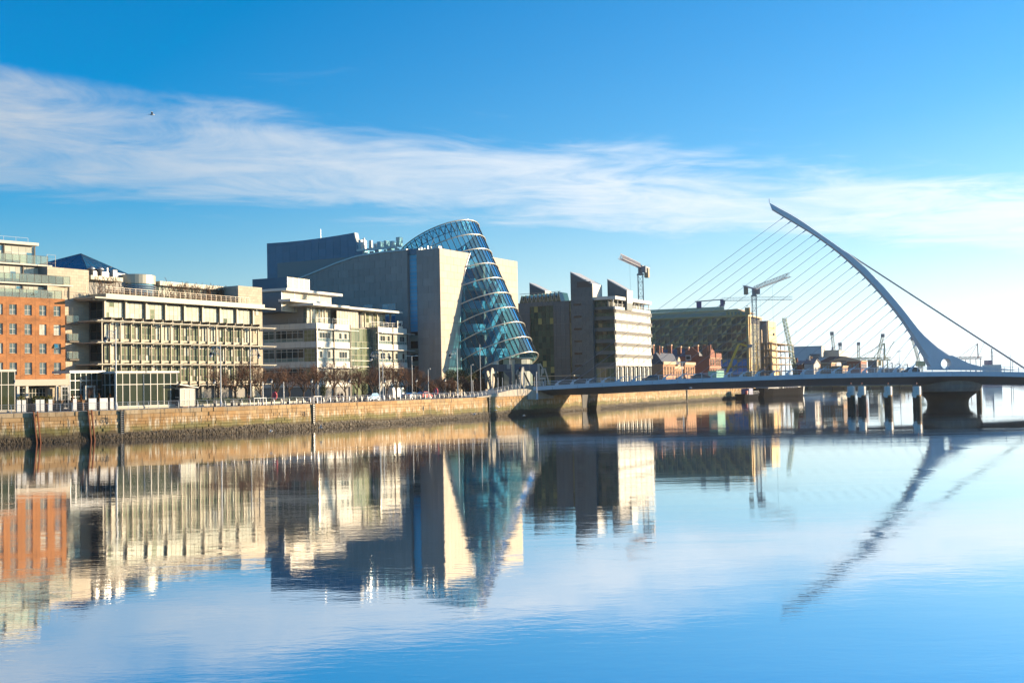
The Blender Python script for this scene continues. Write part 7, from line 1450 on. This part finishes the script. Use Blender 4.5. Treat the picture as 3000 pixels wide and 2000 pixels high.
for px,py,lab in ((1385,1118,'thin silver post at the foot of the ramp'),(1534,1078,'dark cased post with camera before the near portal'),(1572,1093,'silver post right of the near portal'),(1443,1120,'short silver post on the ramp')): b=at_y(px,1130,256); b.z=G0+.5; H=at_y(px,py,256).z-b.z; t=thing('steel_post',lab,'post',b); mb=MB(); mb.lathe([(.11,0),(.09,H),(0,H)],n=8); mb.obj('shaft',m_lampp,t); mb=MB(); mb.lathe([(.14,0),(.14,.3),(0,.34)],(0,0,H),8); mb.obj('cap',m_white,t)
# ================================================================== GULLS
m_gull=mat('gull_white',(.75,.75,.74),.7); m_gullw=mat('gull_grey_wing',(.45,.47,.5),.7)
def gull(lab,px,py,Y,rz,flap,sc=1.0):
    t=thing('gull',lab,'bird',at_y(px,py,Y),rz,'gulls'); t.scale=(sc,)*3; mb=MB(); mb.lathe([(0,-.22),(.05,-.16),(.075,-.02),(.06,.1),(.045,.16),(.04,.2),(0,.25)],n=8); o=mb.obj('body',m_gull,t,smooth=True); o.rotation_euler=(0,math.pi/2,0)
    for s in (-1,1):
        V=[(.08,s*.04,.02),(-.08,s*.04,.02),(-.06,s*.32,.02+flap*.2),(.1,s*.34,.02+flap*.2),(-.08,s*.68,.02+flap*.16)]; V=V+[(a,b,c-.012) for a,b,c in V]; obj('wing',V,[(0,1,2,3),(3,2,4),(5,8,7,6),(8,9,7),(0,5,6,1),(1,6,7,2),(2,7,9,4),(4,9,8,3),(3,8,5,0)],m_gullw,t)
    obj('tail',[(-.2,-.03,0),(-.2,.03,0),(-.36,.07,.0),(-.36,-.07,0),(-.2,0,.02),(-.34,0,.015)],[(0,1,2,3),(0,4,1),(4,5,2,1),(0,3,5,4)],m_gull,t)
gull('gull flying high against the blue sky at upper left',445,336,60,.3,.6,.6); gull('gull flying low over the water below the offices',794,1263,150,.5,1); gull('gull with raised wings low over the water by the ladder',940,1252,170,.2,1.6,1.1)
gull('gull wheeling before the dark shadow on the wall, upper one',1461,1192,210,1.0,1.2,1.2); gull('gull wheeling before the dark shadow on the wall, lower one',1453,1201,208,.4,-.2,1.1); gull('gull skimming the water at the left end of the shadow',1390,1213,205,.1,.8,1.2); gull('gull skimming the water right of the shadow',1535,1217,215,.1,.7,1.2); gull('gull gliding in front of the dark bridge girder',2024,1136,230,.2,.6,1.2); gull('small gull above the building site',2331,971,330,.1,.8,1)
b=at_z(2694,1200,0); 
# ================================================================== HAZE
hz=MB(); hz.box(-1000,3600,-70,3200,-1.0,64); m=bpy.data.materials.new('haze'); m.use_nodes=True; nt=m.node_tree; nt.nodes.clear(); o_=nt.nodes.new('ShaderNodeOutputMaterial'); v_=nt.nodes.new('ShaderNodeVolumePrincipled'); v_.inputs['Color'].default_value=(.9,.95,1,1); v_.inputs['Density'].default_value=.00007; v_.inputs['Anisotropy'].default_value=.4; nt.links.new(v_.outputs[0],o_.inputs['Volume'])
tag(hz.obj('haze',m),label='thin pale haze over the river and the far docks',cat='haze',kind='stuff')
